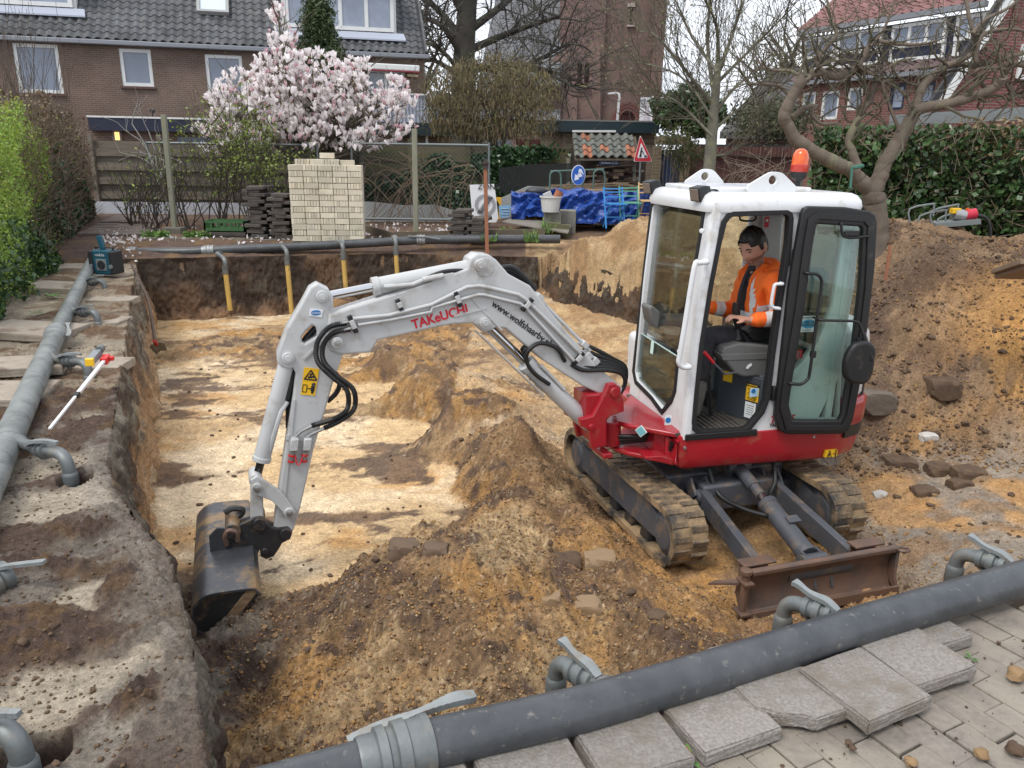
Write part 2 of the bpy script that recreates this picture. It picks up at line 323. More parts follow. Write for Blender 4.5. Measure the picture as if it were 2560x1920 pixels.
def terrain(x, y):
 """height, rough(0..1), colour of the soil at x, y"""
 ex = edge_x(y); fy = far_y(x); fd = front_d(x, y)
 inpit = (x > ex) & (y < fy) & (fd > 0)
 zi = interp(x, y)
 rx = np.interp(y, [8.6,9.85,10.98,11.95,12.5,13.9], [2.75,2.22,1.66,1.04,.60,.22]); sr = (x-rx)*(y > 8.6)
 zi = np.where((y > 8.6) & (sr < .14) & (sr > -1.6), np.minimum(zi, -.66+.12*sst(12.3,13.6,y)+.10*sst(-.6,.1,sr)), zi)
 zi = np.where((y > 8.6) & (sr >= .14) & (x < 4.2), np.maximum(zi, .0+.05*sst(9,10,y)), zi)
 c1 = fbm(x*1.1, y*1.1, 5, 3); c2 = fbm(x*4, y*4, 5, 9); c3 = fbm(x*15, y*15, 4, 21)
 w1, i1 = worley(x*9, y*9, 5); w2, i2 = worley(x*24+3*c2, y*24, 8); w3, i3 = worley(x*50, y*50, 15)
 # how loose the soil is: flat scraped floor is smooth, ridges and heaps are loose
 floor = sst(-.84, -.9, zi)*sst(-.1, .3, x-ex)*sst(1.2, .4, x-np.interp(y, [3,5,7,9,13], [-.9,-.4,-.3,-.8,-1.8]))
 loose = 1-.88*floor
 trk = (x > -.6) & (zi < -.55) & (y > 6.5) & (x < 1.8)
 loose = np.where(trk, .4, loose)
 stand = np.exp(-(((x-1.5)/1.0)**2+((y-4.9)/1.0)**2)**2)
 loose = loose*(1-.5*stand)*(1-.6*sst(2.2,2.8,x)*sst(6.5,5.9,y))
 rg = 1-np.abs(2*fbm(x*6.5, y*6.5, 5, 131)-1); rg2 = 1-np.abs(2*fbm(x*19, y*19, 4, 141)-1)
 clod = np.clip(.55-w1, 0, 1)*(i1 > .6)*.06*sst(.45,.65,c1)+np.clip(.55-w2, 0, 1)*(i2 > .55)*.034+np.clip(.5-w3, 0, 1)*(i3 > .5)*.022+(rg**3-.4)*.032+(rg2**2-.5)*.016
 near = sst(25, 9, y)
 zp = zi+loose*((c1-.5)*.14+(c2-.5)*.13+clod*1.25+(c3-.5)*.045)+(c2-.5)*.03
 # track marks of the machine on the far side of the floor
 zp = zp+np.where(trk, .018*np.sign(np.sin((x*.35+y)*2*math.pi/.105))*sst(.35,.55,c1), 0)
 # banks: trodden mud with puddled silt
 silt = 0*x
 for sp_, sa_, sb_ in SILT: silt = np.maximum(silt, sst(.95,.62,np.sqrt(((x-sp_.x)/sa_)**2+((y-sp_.y)/sb_)**2)+(c1-.5)*1.1+(c2-.5)*.5))
 silt = np.where(x < ex+.05, silt, 0.)*sst(-.02, -.12, x-ex)
 spoil = 0*x
 for sp_, sa_, sb_ in SPOIL: spoil = np.maximum(spoil, sst(1.1,.55,np.sqrt(((x-sp_.x)/sa_)**2+((y-sp_.y)/sb_)**2)+(c2-.5)*1.3))
 spoil = np.where(x < ex, spoil, 0.); silt = silt*(1-spoil)
 zb = spoil*(.008+.015*rg**2+.03*np.clip(.6-w2,0,1)+.012*c2)+(1-silt)*((c1-.5)*.07+(c2-.5)*.06+(c3-.5)*.022+np.clip(.55-w2,0,1)*.028*(i2 > .45))+silt*(-.012+(c1-.5)*.02)
 lip = np.where(x < ex, np.exp(-((x-ex+.12)/.14)**2), 0)*sst(1.6,2.2,y)*sst(4.6,3.6,y)
 zb = zb+lip*(.01+.04*c2+.03*np.clip(.6-w2,0,1))
 for hp, hr, hd in HOLES:
  rr = np.sqrt((x-hp.x)**2+(y-hp.y)**2)+(c2-.5)*.05; zb = zb-hd*sst(hr, hr*.72, rr)
 zb = np.where(y > fy, zb*.6+.06+.16*sst(0, .9, y-fy)+.06*sst(14.5, 19, y), zb)
 zfront = -.075+(c2-.5)*.012
 zh = np.where(inpit, zp, zb); zh = np.where(fd <= 0, np.where(x > ex-.02, zfront, zb), zh)
 # right-hand side beyond the excavation is the heap's own interpolation (no far wall there)
 heap = sst(.5, 1.1, x-np.interp(y, [8.1,9,10.1,11.3,13.05,14], [2.3,1.9,1.4,.85,.1,.1]))*(y > 7.6)
 zh = np.where((y > fy) & (x > .2), np.maximum(zh, (zi+(c1-.5)*.22+(c2-.5)*.12+clod)*sst(17, 13.5, y)), zh)
 zh = np.where(y > 16, .25+(c1-.5)*.03*near, zh)
 # ---------- colours
 sand = np.array([.50,.35,.19]); pale = np.array([.60,.47,.31]); orange = np.array([.42,.225,.075]); dark = np.array([.060,.040,.031])
 brown = np.array([.205,.128,.072]); grey = np.array([.25,.215,.175]); siltc = np.array([.265,.225,.17]); crust = np.array([.235,.205,.17]); mid = np.array([.30,.187,.095])
 def mx(a, b, t): t = np.clip(t, 0, 1)[..., None]; return a*(1-t)+b*t
 one = np.ones(x.shape+(3,))
 # pit floor: pale sand with dark smears
 fl = mx(one*sand, pale, sst(.4,.62,c1)); fl = mx(fl, orange, sst(.6,.72,fbm(x*1.2+20,y*2.2,4,51))*.7)
 st = fbm(x*1.25+4+.9*c1+.5*c2, y*2.1+1.2*c1+.4*c2, 6, 61, .66); fl = mx(fl, dark*1.5, sst(.555,.62,st)*.9); fl = mx(fl, brown, sst(.52,.57,st)*(c2 > .45)*.5)
 # loose heaps
 lp = mx(one*mid, sand*.80, sst(.46,.68,fbm(x*2.1,y*2.1,6,71))); lp = mx(lp, orange*.92, sst(.46,.62,fbm(x*1.7+9,y*1.7,5,81))*.8)
 lp = mx(lp, brown*.85, sst(.46,.6,fbm(x*2.6,y*2.6,6,91))*.85); lp = mx(lp, dark*1.6, sst(.57,.66,fbm(x*3.1+3,y*3.1,6,101,.6))*.85)
 lp = mx(lp, pale, (i3 > .9)*sst(.5,.3,w3)*.5); lp = mx(lp, dark*1.8, (i1 > .9)*sst(.55,.4,w1)*.9); lp = mx(lp, brown*.8, sst(.45,.62,w2)*.45)
 colr = mx(fl, lp, sst(.18,.6,loose))
 # the foot of the front heap and the corner by the wall are dark topsoil
 dk = sst(-1.0,-1.5,x-.32*(y-3))*sst(4.6,3.4,y); colr = mx(colr, mx(one*dark*1.5, grey*.7, sst(.5,.6,c2)), np.where(inpit, dk*sst(.25,.5,c2+.12), 0))
 # trampled sand in front of the machine, dusty grey to the right
 stc = mx(one*mid*.95, orange*1.15, sst(.4,.6,c1)); stc = mx(stc, brown, sst(.5,.6,c2)*.6); colr = mx(colr, stc, stand*.85)
 dusty = sst(2.2,2.8,x)*sst(6.9,6.3,y)*inpit; zd = 0; colr = mx(colr, mx(mx(one*crust*.9, brown, sst(.48,.6,c2)*.8), orange, sst(.55,.68,fbm(x*2,y*2,4,111))*.7), dusty*.85)
 # right-hand heap: brown topsoil crest
 hp = (x > 3)*sst(6.2,7.,y); colr = mx(colr, mx(one*brown*1.1, np.array([.26,.175,.105]), sst(.4,.6,c1)), hp*.85); colr = mx(colr, dark*1.7, hp*sst(.49,.58,fbm(x*2.4+7,y*2.4,5,151))*.7)
 cr = np.exp(-((y-8.0-.25*(x-4.4))/.5)**2)*(x > 3.3); colr = mx(colr, dark*1.3, cr*sst(.4,.55,c2)*.9)
 og = np.exp(-(((x-4.75)/.6)**2+((y-6.95)/.65)**2)); colr = mx(colr, orange*1.2, og*sst(.25,.42,c2))
 lh = sst(.4,1.0,x)*sst(4.3,3.2,x)*(y > 9.2)*(y < 15); colr = mx(colr, mx(one*sand*.82, mid, sst(.45,.6,c2)), lh*.85)
 # banks
 bk = mx(one*grey*.58, brown*.5, sst(.42,.58,c1)); bk = mx(bk, dark*1.5, sst(.46,.58,c2)*.9); bk = mx(bk, crust*.8, sst(.53,.64,fbm(x*4,y*4,6,121,.6))*.75)
 bk = mx(bk, mx(one*siltc*.95, grey*.6, sst(.52,.6,fbm(x*1.1+5,y*1.1,3,161))), silt); bk = mx(bk, crust*.95, lip*.65*sst(.42,.58,c2)); bk = mx(bk, mx(one*dark*1.5, brown*.55, sst(.45,.6,c3)), spoil)
 bk = np.where((y > 5.5)[..., None], mx(bk, mx(one*np.array([.40,.33,.24]), brown*.9, sst(.44,.56,c2)), (sst(-1.7,-1.3,x-ex)*.5)), bk)
 bk = np.where((x < ex-1.9+.0*y)[..., None], mx(bk, dark*1.7, sst(.35,.55,c2)*.9), bk)
 for hp_, hr, hd in HOLES:
  rr = np.sqrt((x-hp_.x)**2+(y-hp_.y)**2)+(c2-.5)*.05; bk = mx(bk, dark*1.2, sst(hr*1.05, hr*.85, rr))
 bk = np.where((y > fy)[..., None], mx(one*dark*1.9, brown*.75, sst(.45,.65,c2)), bk)
 colr = np.where(inpit[..., None], colr, bk)
 fr = mx(one*grey*1.15, brown*1.2, sst(.45,.6,c2)); colr = np.where(((fd <= 0) & (x > ex-.02))[..., None], fr, colr)
 hpz = ((y > fy) & (x > .2) & (y < 14.5)); colr = np.where(hpz[..., None], mx(one*sand*.8, brown, sst(.45,.6,c2)), colr)
 tone = (.86+.28*c3)*(1-.18*np.clip(w2-.45,0,1)*loose); colr = colr*tone[..., None]
 rough = np.where(inpit, .35+.65*loose, 1-.8*silt)
 return zh, rough, colr
SOIL = mat_soil('soil')
def soil_attr(me, colr, rough):
 a = me.color_attributes.new('soil', 'FLOAT_COLOR', 'POINT'); n = len(me.vertices)
 c = np.concatenate([colr.reshape(n,3), rough.reshape(n,1)], 1).astype(np.float32); a.data.foreach_set('color', c.ravel())
def sheet_faces(r, c):
 i = np.arange(r-1)[:,None]*c+np.arange(c-1)[None,:]; return np.stack([i, i+1, i+c+1, i+c], -1).reshape(-1,4)
ys = np.concatenate([np.linspace(-4, 1.1, 24)[:-1], np.exp(np.linspace(math.log(1.1), math.log(17), 690)), np.exp(np.linspace(math.log(17.2), math.log(900), 60))])
us = np.concatenate([np.linspace(-2.6,-1.0,40)[:-1], np.linspace(-1.0, 1.0, 660), np.linspace(1.0,2.6,40)[1:]])
hy = np.maximum(ys, 2.2); YY = np.repeat(ys[:,None], len(us), 1); XX = us[None,:]*(hy*.96+.4)[:,None]
ZZ, RR, CC = terrain(XX, YY)
gv = np.stack([XX, YY, ZZ], -1).reshape(-1,3)
ground = mkobj('ground', gv, sheet_faces(len(ys), len(us)), SOIL, None, 180); structure(ground); soil_attr(ground.data, CC, RR)
def height_at(x, y): return float(terrain(np.array([[x]]), np.array([[y]]))[0][0,0])
# ------------------------------------------------------------------ cut walls of the pit (thick sheets of earth in front of the bank)
def pit_wall(name, top, base, n, nz, kind, seed):
 """top/base: functions t -> (x, y, z); grid with scrapes and lumps"""
 t = np.linspace(0, 1, n); h = np.linspace(0, 1, nz)
 A = np.array([top(a) for a in t]); B = np.array([base(a) for a in t])
 P = A[:,None,:]*(1-h[None,:,None])+B[:,None,:]*h[None,:,None]
 d = np.gradient(A, axis=0); d /= np.linalg.norm(d, axis=1)[:,None]+1e-9; nr = np.stack([d[:,1], -d[:,0], 0*d[:,0]], 1)
 L = np.concatenate([[0], np.cumsum(np.linalg.norm(np.diff(A, axis=0), axis=1))]); S = np.repeat(L[:,None], nz, 1); Hh = np.repeat(h[None,:], n, 0)
 sk = S+Hh*.45
 n1 = fbm(S*1.6, Hh*1.7, 5, seed); n2 = fbm(S*7, Hh*6, 6, seed+5, .6); n3 = fbm(S*30, Hh*24, 4, seed+9); st = fbm(sk*7, Hh*2.6, 5, seed+13)
 disp = (n1-.5)*.16+(n2-.5)*.13+(n3-.5)*.05+(st-.5)*(.07 if kind == 'left' else .02)
 disp *= sst(0, .06, Hh)*.85+.15
 P = P+nr[:,None,:]*disp[...,None]; P[...,2] += (n2-.5)*.03*(1-Hh)
 one = np.ones(S.shape+(3,))
 def mx(a, b, tt): tt = np.clip(tt,0,1)[...,None]; return a*(1-tt)+b*tt
 dark = np.array([.058,.042,.032]); brown = np.array([.16,.10,.062]); org = np.array([.40,.245,.125]); gr = np.array([.21,.185,.14]); pale = np.array([.44,.34,.23])
 if kind == 'left':
  c = mx(one*brown, gr, sst(.45,.6,n1)); c = mx(c, dark*1.2, sst(.5,.6,n2)*.8); c = mx(c, org, sst(.25,.75,Hh+(st-.5)*.9)*.85); c = mx(c, pale, sst(.6,.7,st)*sst(.5,.9,Hh)*.7)
  c = mx(c, mx(one*gr*.8, dark*1.4, sst(.45,.6,st)), sst(.30,.16,S/L[-1]))
 else:
  c = mx(one*dark, brown*.7, sst(.5,.65,n1)); c = mx(c, gr*.5, sst(.58,.68,n2)*.5); c = mx(c, brown*1.5, sst(.62,.95,Hh+(n2-.5)*.6)); c = mx(c, org*.9, sst(.86,1.0,Hh+(n2-.5)*.3)*.8)
 c = c*(.8+.4*n3)[...,None]
 o = mkobj(name, P.reshape(-1,3), sheet_faces(n, nz)[:, ::-1], SOIL, None, 180); structure(o); soil_attr(o.data, c, np.full(S.shape, .9)); return o
LZY = np.linspace(1.0,13,600); LZ = terrain((edge_x(LZY)-.05)[None,:], LZY[None,:])[0][0]
def lt(a):
 y = math.exp(math.log(1.2)+(math.log(12.6)-math.log(1.2))*a); return (float(edge_x(np.array(y)))-.012, y, float(np.interp(y, LZY, LZ))+.004)
def lb(a):
 x, y, z = lt(a); return (x+.22*min(1, max(.35, (y-1)/3)), y-.05, -1.02)
pit_wall('pit_wall_left', lt, lb, 620, 56, 'left', 200)
def ft(a): x = -6.35+6.75*a; return (x, float(far_y(np.array(x)))-.02, .075)
def fb(a): x, y, z = ft(a); return (x+.02, y-.16, -1.0)
pit_wall('pit_wall_back', ft, fb, 520, 40, 'far', 300)
def rt(a):
 s = a*(len(RW)-1); i = min(int(s), len(RW)-2); f = s-i; x, y, z = [RW[i][k]*(1-f)+RW[i+1][k]*f for k in range(3)]
 return (x+.13, y+.09, z-.07+.03*math.sin(a*19)+.03*math.sin(a*43))
def rb(a): x, y, z = rt(a); return (x-.16, y-.10, -1.0)
pit_wall('pit_wall_right', rt, rb, 300, 36, 'far', 400)
# ------------------------------------------------------------------ loose clods and stones
def boulder(seed):
 bm = bmesh.new(); bmesh.ops.create_icosphere(bm, subdivisions=3, radius=1); v = np.array([q.co[:] for q in bm.verts]); f = np.array([[q.index for q in p.verts] for p in bm.faces]); bm.free()
 a = v[:,0]+v[:,2]*.7+seed*3.1; b = v[:,1]-v[:,2]*.6+seed; d = .45+.8*fbm(a*1.3,b*1.3,3,seed)+.5*fbm(a*4,b*4,4,seed+1); return np.clip(v*d[:,None], -.85, .8)*np.array([1.15,.95,.72]), f
def rock_mesh(seed, n=1):
 bm = bmesh.new(); bmesh.ops.create_icosphere(bm, subdivisions=n, radius=1); rg = random.Random(seed)
 for v in bm.verts:
  k = .72+.5*rg.random(); v.co = Vector((v.co.x*k*(.9+.2*rg.random()), v.co.y*k, v.co.z*k*.75))
 v = np.array([q.co[:] for q in bm.verts]); f = np.array([[q.index for q in p.verts] for p in bm.faces]); bm.free(); return v, f
def scatter_clods(name, pts, sizes, m, seed):
 base = [rock_mesh(seed+i) for i in range(6)]; rg = np.random.default_rng(seed); V = []; Fc = []; o = 0
 for (x,y,z), s in zip(pts, sizes):
  v, f = base[rg.integers(6)]; a = rg.uniform(0, 6.28); ca, sa = math.cos(a), math.sin(a); q = v*s*rg.uniform(.7,1.3,3)
  V.append(np.stack([q[:,0]*ca-q[:,1]*sa+x, q[:,0]*sa+q[:,1]*ca+y, q[:,2]+z+s*.25], 1)); Fc.append(f+o); o += len(v)
 return stuff(mkobj(name, np.concatenate(V), np.concatenate(Fc), m, None, 40))
def clods(name, n, region, smin, smax, m, seed, pw=3.0):
 rg = np.random.default_rng(seed); x = rg.uniform(region[0], region[1], n*3); y = region[2]*(region[3]/region[2])**rg.random(n*3)
 k = np.vectorize(region[4])(x, y) if len(region) > 4 else np.ones(len(x), bool); x = x[k][:n]; y = y[k][:n]
 z = terrain(x[None,:], y[None,:])[0][0]; s = smin+(smax-smin)*rg.random(len(x))**pw
 return scatter_clods(name, zip(x, y, z), s, m, seed)
CL_SAND = mat('clod_sand', (.30,.20,.105), .95, col2=(.20,.125,.068), scale=14, bump=.5, bscale=90, spec=.2)
CL_DARK = mat('clod_dark', (.075,.05,.037), .95, col2=(.14,.095,.06), scale=16, bump=.5, bscale=90, spec=.2)
inp = lambda x, y: x > float(edge_x(np.array(y)))+.25 and front_d(x, y) > .1 and not (x < -.35-.1*(y-5) and y > 4.4)
tag(clods('sand_clods', 3200, (-1.6, 5.5, 2.2, 8.5, inp), .003, .024, CL_SAND, 11, 5.0), 'light sandy clods and crumbs strewn over the spoil heaps', 'clods')
tag(clods('dark_clods', 1700, (-2.2, 6, 2.2, 9, inp), .003, .032, CL_DARK, 12, 5.0), 'dark topsoil clods strewn over the spoil heaps', 'clods')
tag(clods('heap_clods', 2200, (2.9, 6.6, 6.2, 9.5), .004, .04, CL_DARK, 15, 5.0), 'brown clods covering the big spoil heap behind the machine', 'clods')
tag(clods('floor_crumbs', 700, (-5, .2, 4.2, 12, lambda x, y: x > float(edge_x(np.array(y)))+.3 and x < -.3), .003, .022, CL_DARK, 13, 4.0), 'small dark crumbs scattered on the scraped pit floor', 'crumbs')
tag(clods('bank_crumbs', 700, (-4.2, -.5, 1.6, 7, lambda x, y: x < float(edge_x(np.array(y)))-.08), .003, .018, CL_DARK, 14, 4.0), 'small dark crumbs scattered on the muddy bank', 'crumbs')
def crumbs(name, n, region, s0, s1, m, seed, label, pw=2.5, bank=False):
 rg = np.random.default_rng(seed); x = rg.uniform(region[0],region[1],n*2); y = region[2]*(region[3]/region[2])**rg.random(n*2)
 ok = (x > edge_x(y)+.2) & (front_d(x,y) > .1) & ~((x < -.35-.1*(y-5)) & (y > 4.3)) & ~((np.abs(x-1.6) < .55) & (y > 4.4) & (y < 6.2))
 if bank: ok = x < edge_x(y)-.03
 x = x[ok][:n]; y = y[ok][:n]; n = len(x)
 z = terrain(x[None,:],y[None,:])[0][0]; s = (s0+(s1-s0)*rg.random(n)**pw)[:,None,None]
 b = np.array([[1,0,0],[0,1,0],[-1,0,0],[0,-1,0],[0,0,.8],[0,0,-.8]],float); V = b[None]*s*rg.uniform(.6,1.3,(n,6,1)); a = rg.uniform(0,6.28,n); c_, s_ = np.cos(a)[:,None], np.sin(a)[:,None]
 V = np.stack([V[...,0]*c_-V[...,1]*s_, V[...,0]*s_+V[...,1]*c_, V[...,2]],-1)+np.stack([x,y,z],1)[:,None]+np.array([0,0,.3])*s
 F = np.array([[0,1,4],[1,2,4],[2,3,4],[3,0,4],[1,0,5],[2,1,5],[3,2,5],[0,3,5]])[None]+(np.arange(n)*6)[:,None,None]
 tag(stuff(mkobj(name, V.reshape(-1,3), F.reshape(-1,3), m)), label, 'crumbs')
CR_O = mat('crumb_orange', (.34,.20,.085), .95, col2=(.26,.145,.06), scale=9, spec=.2); CR_P = mat('crumb_pale', (.42,.31,.185), .95, col2=(.33,.23,.13), scale=9, spec=.2); CR_B = mat('crumb_brown', (.165,.108,.066), .95, col2=(.105,.07,.047), scale=9, spec=.2)
crumbs('orange_crumbs', 14000, (-1.5,2.8,2.0,6.5), .0025, .012, CR_O, 31, 'fine orange crumbs over the front heap and ridge')
crumbs('pale_crumbs', 6500, (-1.5,3.2,2.0,6.5), .0025, .010, CR_P, 32, 'fine pale sand crumbs over the front heap and ridge')
crumbs('brown_crumbs', 13000, (-1.9,2.7,2.0,7.0), .0025, .0115, CR_B, 33, 'fine brown crumbs over the front heap and ridge')
crumbs('heap_crumbs', 8000, (2.6,6.8,6.0,9.5), .004, .022, CR_B, 34, 'fine brown crumbs on the big heap')
crumbs('heap_sand_crumbs', 4500, (2.6,6.8,5.9,9.5), .004, .02, CR_O, 35, 'fine orange crumbs on the big heap')
crumbs('bank_grit', 9000, (-4.5,-.4,1.5,7), .002, .011, CR_B, 36, 'fine brown grit on the muddy bank', 3, True)
# ================================================================== the mini excavator
WHITE = mat('paint_white', (.70,.71,.72), .32, col2=(.62,.63,.63), scale=3, dirt=(.40,.35,.27), dscale=7, dlo=.55, dhi=.80, coat=.25)
LGREY = mat('paint_light_grey', (.50,.505,.50), .38, col2=(.44,.445,.44), scale=4, dirt=(.26,.22,.165), dscale=8, dlo=.54, dhi=.82, coat=.15)
RED = mat('paint_red', (.36,.012,.022), .33, col2=(.30,.01,.018), scale=3, dirt=(.26,.13,.075), dscale=7, dlo=.55, dhi=.85, coat=.3)
DGREY = mat('paint_dark_grey', (.075,.08,.092), .5, col2=(.055,.058,.066), scale=6, dirt=(.22,.15,.09), dscale=7, dlo=.52, dhi=.75, bump=.1)
BLACKP = mat('plastic_black', (.006,.006,.007), .5, col2=(.011,.011,.011), scale=8, dirt=(.1,.08,.06), dscale=10, dlo=.62, dhi=.9)
BLACKM = mat('steel_black', (.018,.018,.02), .42, col2=(.03,.03,.032), scale=8, dirt=(.17,.11,.06), dscale=9, dlo=.53, dhi=.72)
BUCK = mat('bucket_steel', (.045,.048,.055), .36, metal=.35, col2=(.085,.09,.10), scale=5, dirt=(.25,.165,.085), dscale=5, dlo=.50, dhi=.62, bump=.25, bscale=30)
RUST = mat('blade_steel', (.13,.085,.065), .55, metal=.3, col2=(.19,.11,.075), scale=6, dirt=(.09,.075,.07), dscale=5, dlo=.45, dhi=.7, bump=.2)
RUBBER = mat('track_rubber', (.022,.022,.023), .8, col2=(.04,.037,.033), scale=10, dirt=(.30,.205,.11), dscale=4.5, dlo=.40, dhi=.58, bump=.5, bscale=50)
HOSE = mat('hose_black', (.012,.012,.012), .5)
CHROME = mat('rod_chrome', (.55,.56,.57), .15, metal=1)
STEEL = mat('zinc_steel', (.45,.45,.44), .4, metal=.8, col2=(.32,.32,.31), scale=20)
RUBG = mat('seal_rubber', (.008,.008,.009), .7)
ORANGE_L = mat('beacon_amber', (.75,.14,.015), .25, col2=(.55,.06,.01), scale=20, coat=.4)
REDL = mat('beacon_red', (.45,.03,.015), .3, coat=.4)
STK_W = mat('sticker_white', (.72,.74,.74), .45); STK_Y = mat('sticker_yellow', (.80,.47,.015), .45); STK_B = mat('sticker_blue', (.02,.16,.42), .45)
STK_K = mat('sticker_black', (.012,.012,.014), .5); STK_R = mat('sticker_red', (.55,.008,.02), .45); STK_T = mat('sticker_teal', (.16,.42,.46), .45); STK_C = mat('sticker_cyan', (.08,.36,.55), .45)
def glass(name, tint, alpha, rough=.02):
 m = bpy.data.materials.new(name); m.use_nodes = True; N, L = m.node_tree.nodes, m.node_tree.links; N.remove(N['Principled BSDF'])
 o = N['Material Output']; t = N.new('ShaderNodeBsdfTransparent'); t.inputs[0].default_value = lin(tint); g = N.new('ShaderNodeBsdfGlossy'); g.inputs['Roughness'].default_value = rough
 fr = N.new('ShaderNodeFresnel'); fr.inputs[0].default_value = 1.45; ma = N.new('ShaderNodeMath'); ma.operation = 'MULTIPLY_ADD'; ma.inputs[1].default_value = .8; ma.inputs[2].default_value = alpha
 x = N.new('ShaderNodeMixShader'); L.new(fr.outputs[0], ma.inputs[0]); L.new(ma.outputs[0], x.inputs[0]); L.new(t.outputs[0], x.inputs[1]); L.new(g.outputs[0], x.inputs[2]); L.new(x.outputs[0], o.inputs['Surface']); return m
GLASS = glass('cab_glass', (.93,.96,.94), .015); GLASS_D = glass('door_glass', (.87,.96,.92), .02)
PSI = math.radians(13.5)
UO = CAM+ray(1702, 1089)*5.2
UR = Vector((math.cos(PSI), math.sin(PSI), 0)); UA = Vector((-math.sin(PSI), math.cos(PSI), 0)); UZ = Vector((0,0,1))
def U(s, l, z): return UO+UR*s+UA*l+UZ*z            # rearward, away from the camera side, up (from the deck)
def UP(px, py, l): return PL(px, py, UO+UA*l, UA)    # pixel -> point on the plane l of the upper carriage
def US(px, py, l): q = UP(px, py, l)-UO; return (q.dot(UR), q.z)
def cB(x, y): return (1540+x/2.0735, 380+y/2.0735)
def cA(x, y): return (440+x/1.6925, 620+y/1.6925)
def cD(x, y): return (1080+x/2.962, 620+y/2.962)
def cK(x, y): return (440+x/3.95, 1180+y/3.95)
EXC = thing('mini_excavator', 'red and white mini excavator with light grey boom, standing at the edge of the pit', 'excavator', (1.42, 5.7, -.86))
def part(mb, name, m, parent=EXC, smooth=35, bevel=0, seg=2): return mb.build(name, m, parent, smooth, bevel, seg)
# ---------------- undercarriage
TB = Vector((-.31,.951,0)).normalized(); TR = Vector((TB.y,-TB.x,0)); GZ = -.86
TC0 = Vector((1.90,4.21,GZ-.01))
def T(b, r, z): return TC0+TB*b+TR*r+UZ*z            # back from the blade, to the machine's right-hand side in view, up
def track_path(n=96):
 L0, L1, R = .70, 2.18, .205; pts = []
 for i in range(n):
  t = i/n; per = 2*(L1-L0)+2*math.pi*R; d = t*per
  if d < L1-L0: p = (L0+d, R, 0, -1)                       # bottom run
  elif d < L1-L0+math.pi*R:
   a = (d-(L1-L0))/R; p = (L1+R*math.sin(a), R-R*math.cos(a)+0, math.sin(a), -math.cos(a)); pts.append((p[0], p[1], p[2], p[3])); continue
  elif d < 2*(L1-L0)+math.pi*R: p = (L1-(d-(L1-L0)-math.pi*R), 2*R, 0, 1); pts.append(p); continue
  else:
   a = (d-2*(L1-L0)-math.pi*R)/R; p = (L0-R*math.sin(a), R+R*math.cos(a), -math.sin(a), math.cos(a)); pts.append(p); continue
  pts.append((p[0], 0, 0, -1))
 return pts
for side in (-1, 1):
 rc = side*.62; w = .25; pp = track_path(110); mb = MB(); vs = []; n = len(pp)
 for (b, z, nb, nz) in pp:
  for rr, dd in ((-w/2, .004), (w/2, .004), (w/2, -.042), (-w/2, -.042)):
   vs.append(T(b+nb*dd, rc+rr, z+nz*dd+.018))
 fs = []
 for i in range(n):
  j = (i+1) % n
  for k in range(4): fs.append((i*4+k, j*4+k, j*4+(k+1)%4, i*4+(k+1)%4))
 mb.add(vs, fs); tr = part(mb, 'track', RUBBER, smooth=40)
 tr['label'] = 'muddy rubber track on the '+('near' if side < 0 else 'far')+' side of the blade arms'
 path2 = track_path(46)
 lug = MB(); lug.prism([(-.024,-.01,0),(.024,-.01,0),(.017,.011,0),(-.017,.011,0)], (0,0,.115)); lm = mesh_from('tread_lug', lug.v, lug.f); lm.materials.append(RUBBER)
 for i, (b, z, nb, nz) in enumerate(path2):
  for h in (0, 1):
   o = bpy.data.objects.new('tread_lug', lm); place(o, tr)
   nv = TB*nb+UZ*nz; tv = TB*nz-UZ*nb; q = T(b+nb*.0, rc+(-w/2+.003 if h == 0 else .007), z+.018)+tv*(0 if h == 0 else .055)-wloc(tr)
   o.matrix_local = Matrix(((tv.x,nv.x,TR.x,q.x),(tv.y,nv.y,TR.y,q.y),(tv.z,nv.z,TR.z,q.z),(0,0,0,1)))
 # frame between the runs, idler and sprocket
 fr = plate('track_frame', roundpoly([(.80,.13),(2.1,.12),(2.17,.2),(2.1,.31),(1.2,.335),(.9,.32),(.78,.27)], .04), [], T(0, rc, .01), TB, UZ, .17, DGREY, EXC, bevel=.01)
 for b in (.70, 2.18):
  MB().lathe([(.03,-.1),(.10,-.1),(.165,-.06),(.175,-.03),(.175,.03),(.165,.06),(.10,.1),(.03,.1)], T(b, rc, .222), TR, 24).build('drive_sprocket' if b > 1 else 'idler_wheel', DGREY, EXC, 30)
 for b in (.95,1.2,1.45,1.7): MB().cyl(T(b, rc-.09, .08), T(b, rc+.09, .08), .06, n=14).build('track_roller', BLACKM, EXC, 30)
mb = MB(); mb.box(T(1.40,0,.34), (.62,.98,.20), (TB,TR,UZ)); mb.box(T(1.0,0,.32),(.22,.6,.2),(TB,TR,UZ)); part(mb, 'undercarriage_frame', DGREY, bevel=.02)
for b in (1.12, 1.68): part(MB().box(T(b,0,.26),(.12,1.14,.09),(TB,TR,UZ)), 'cross_beam', DGREY, bevel=.008)
slew = T(1.46, 0.0, .44)
part(MB().lathe([(.3,0),(.42,0),(.42,.09),(.39,.10),(.39,.16),(.3,.16)], slew, UZ, 36), 'slew_ring', BLACKM)
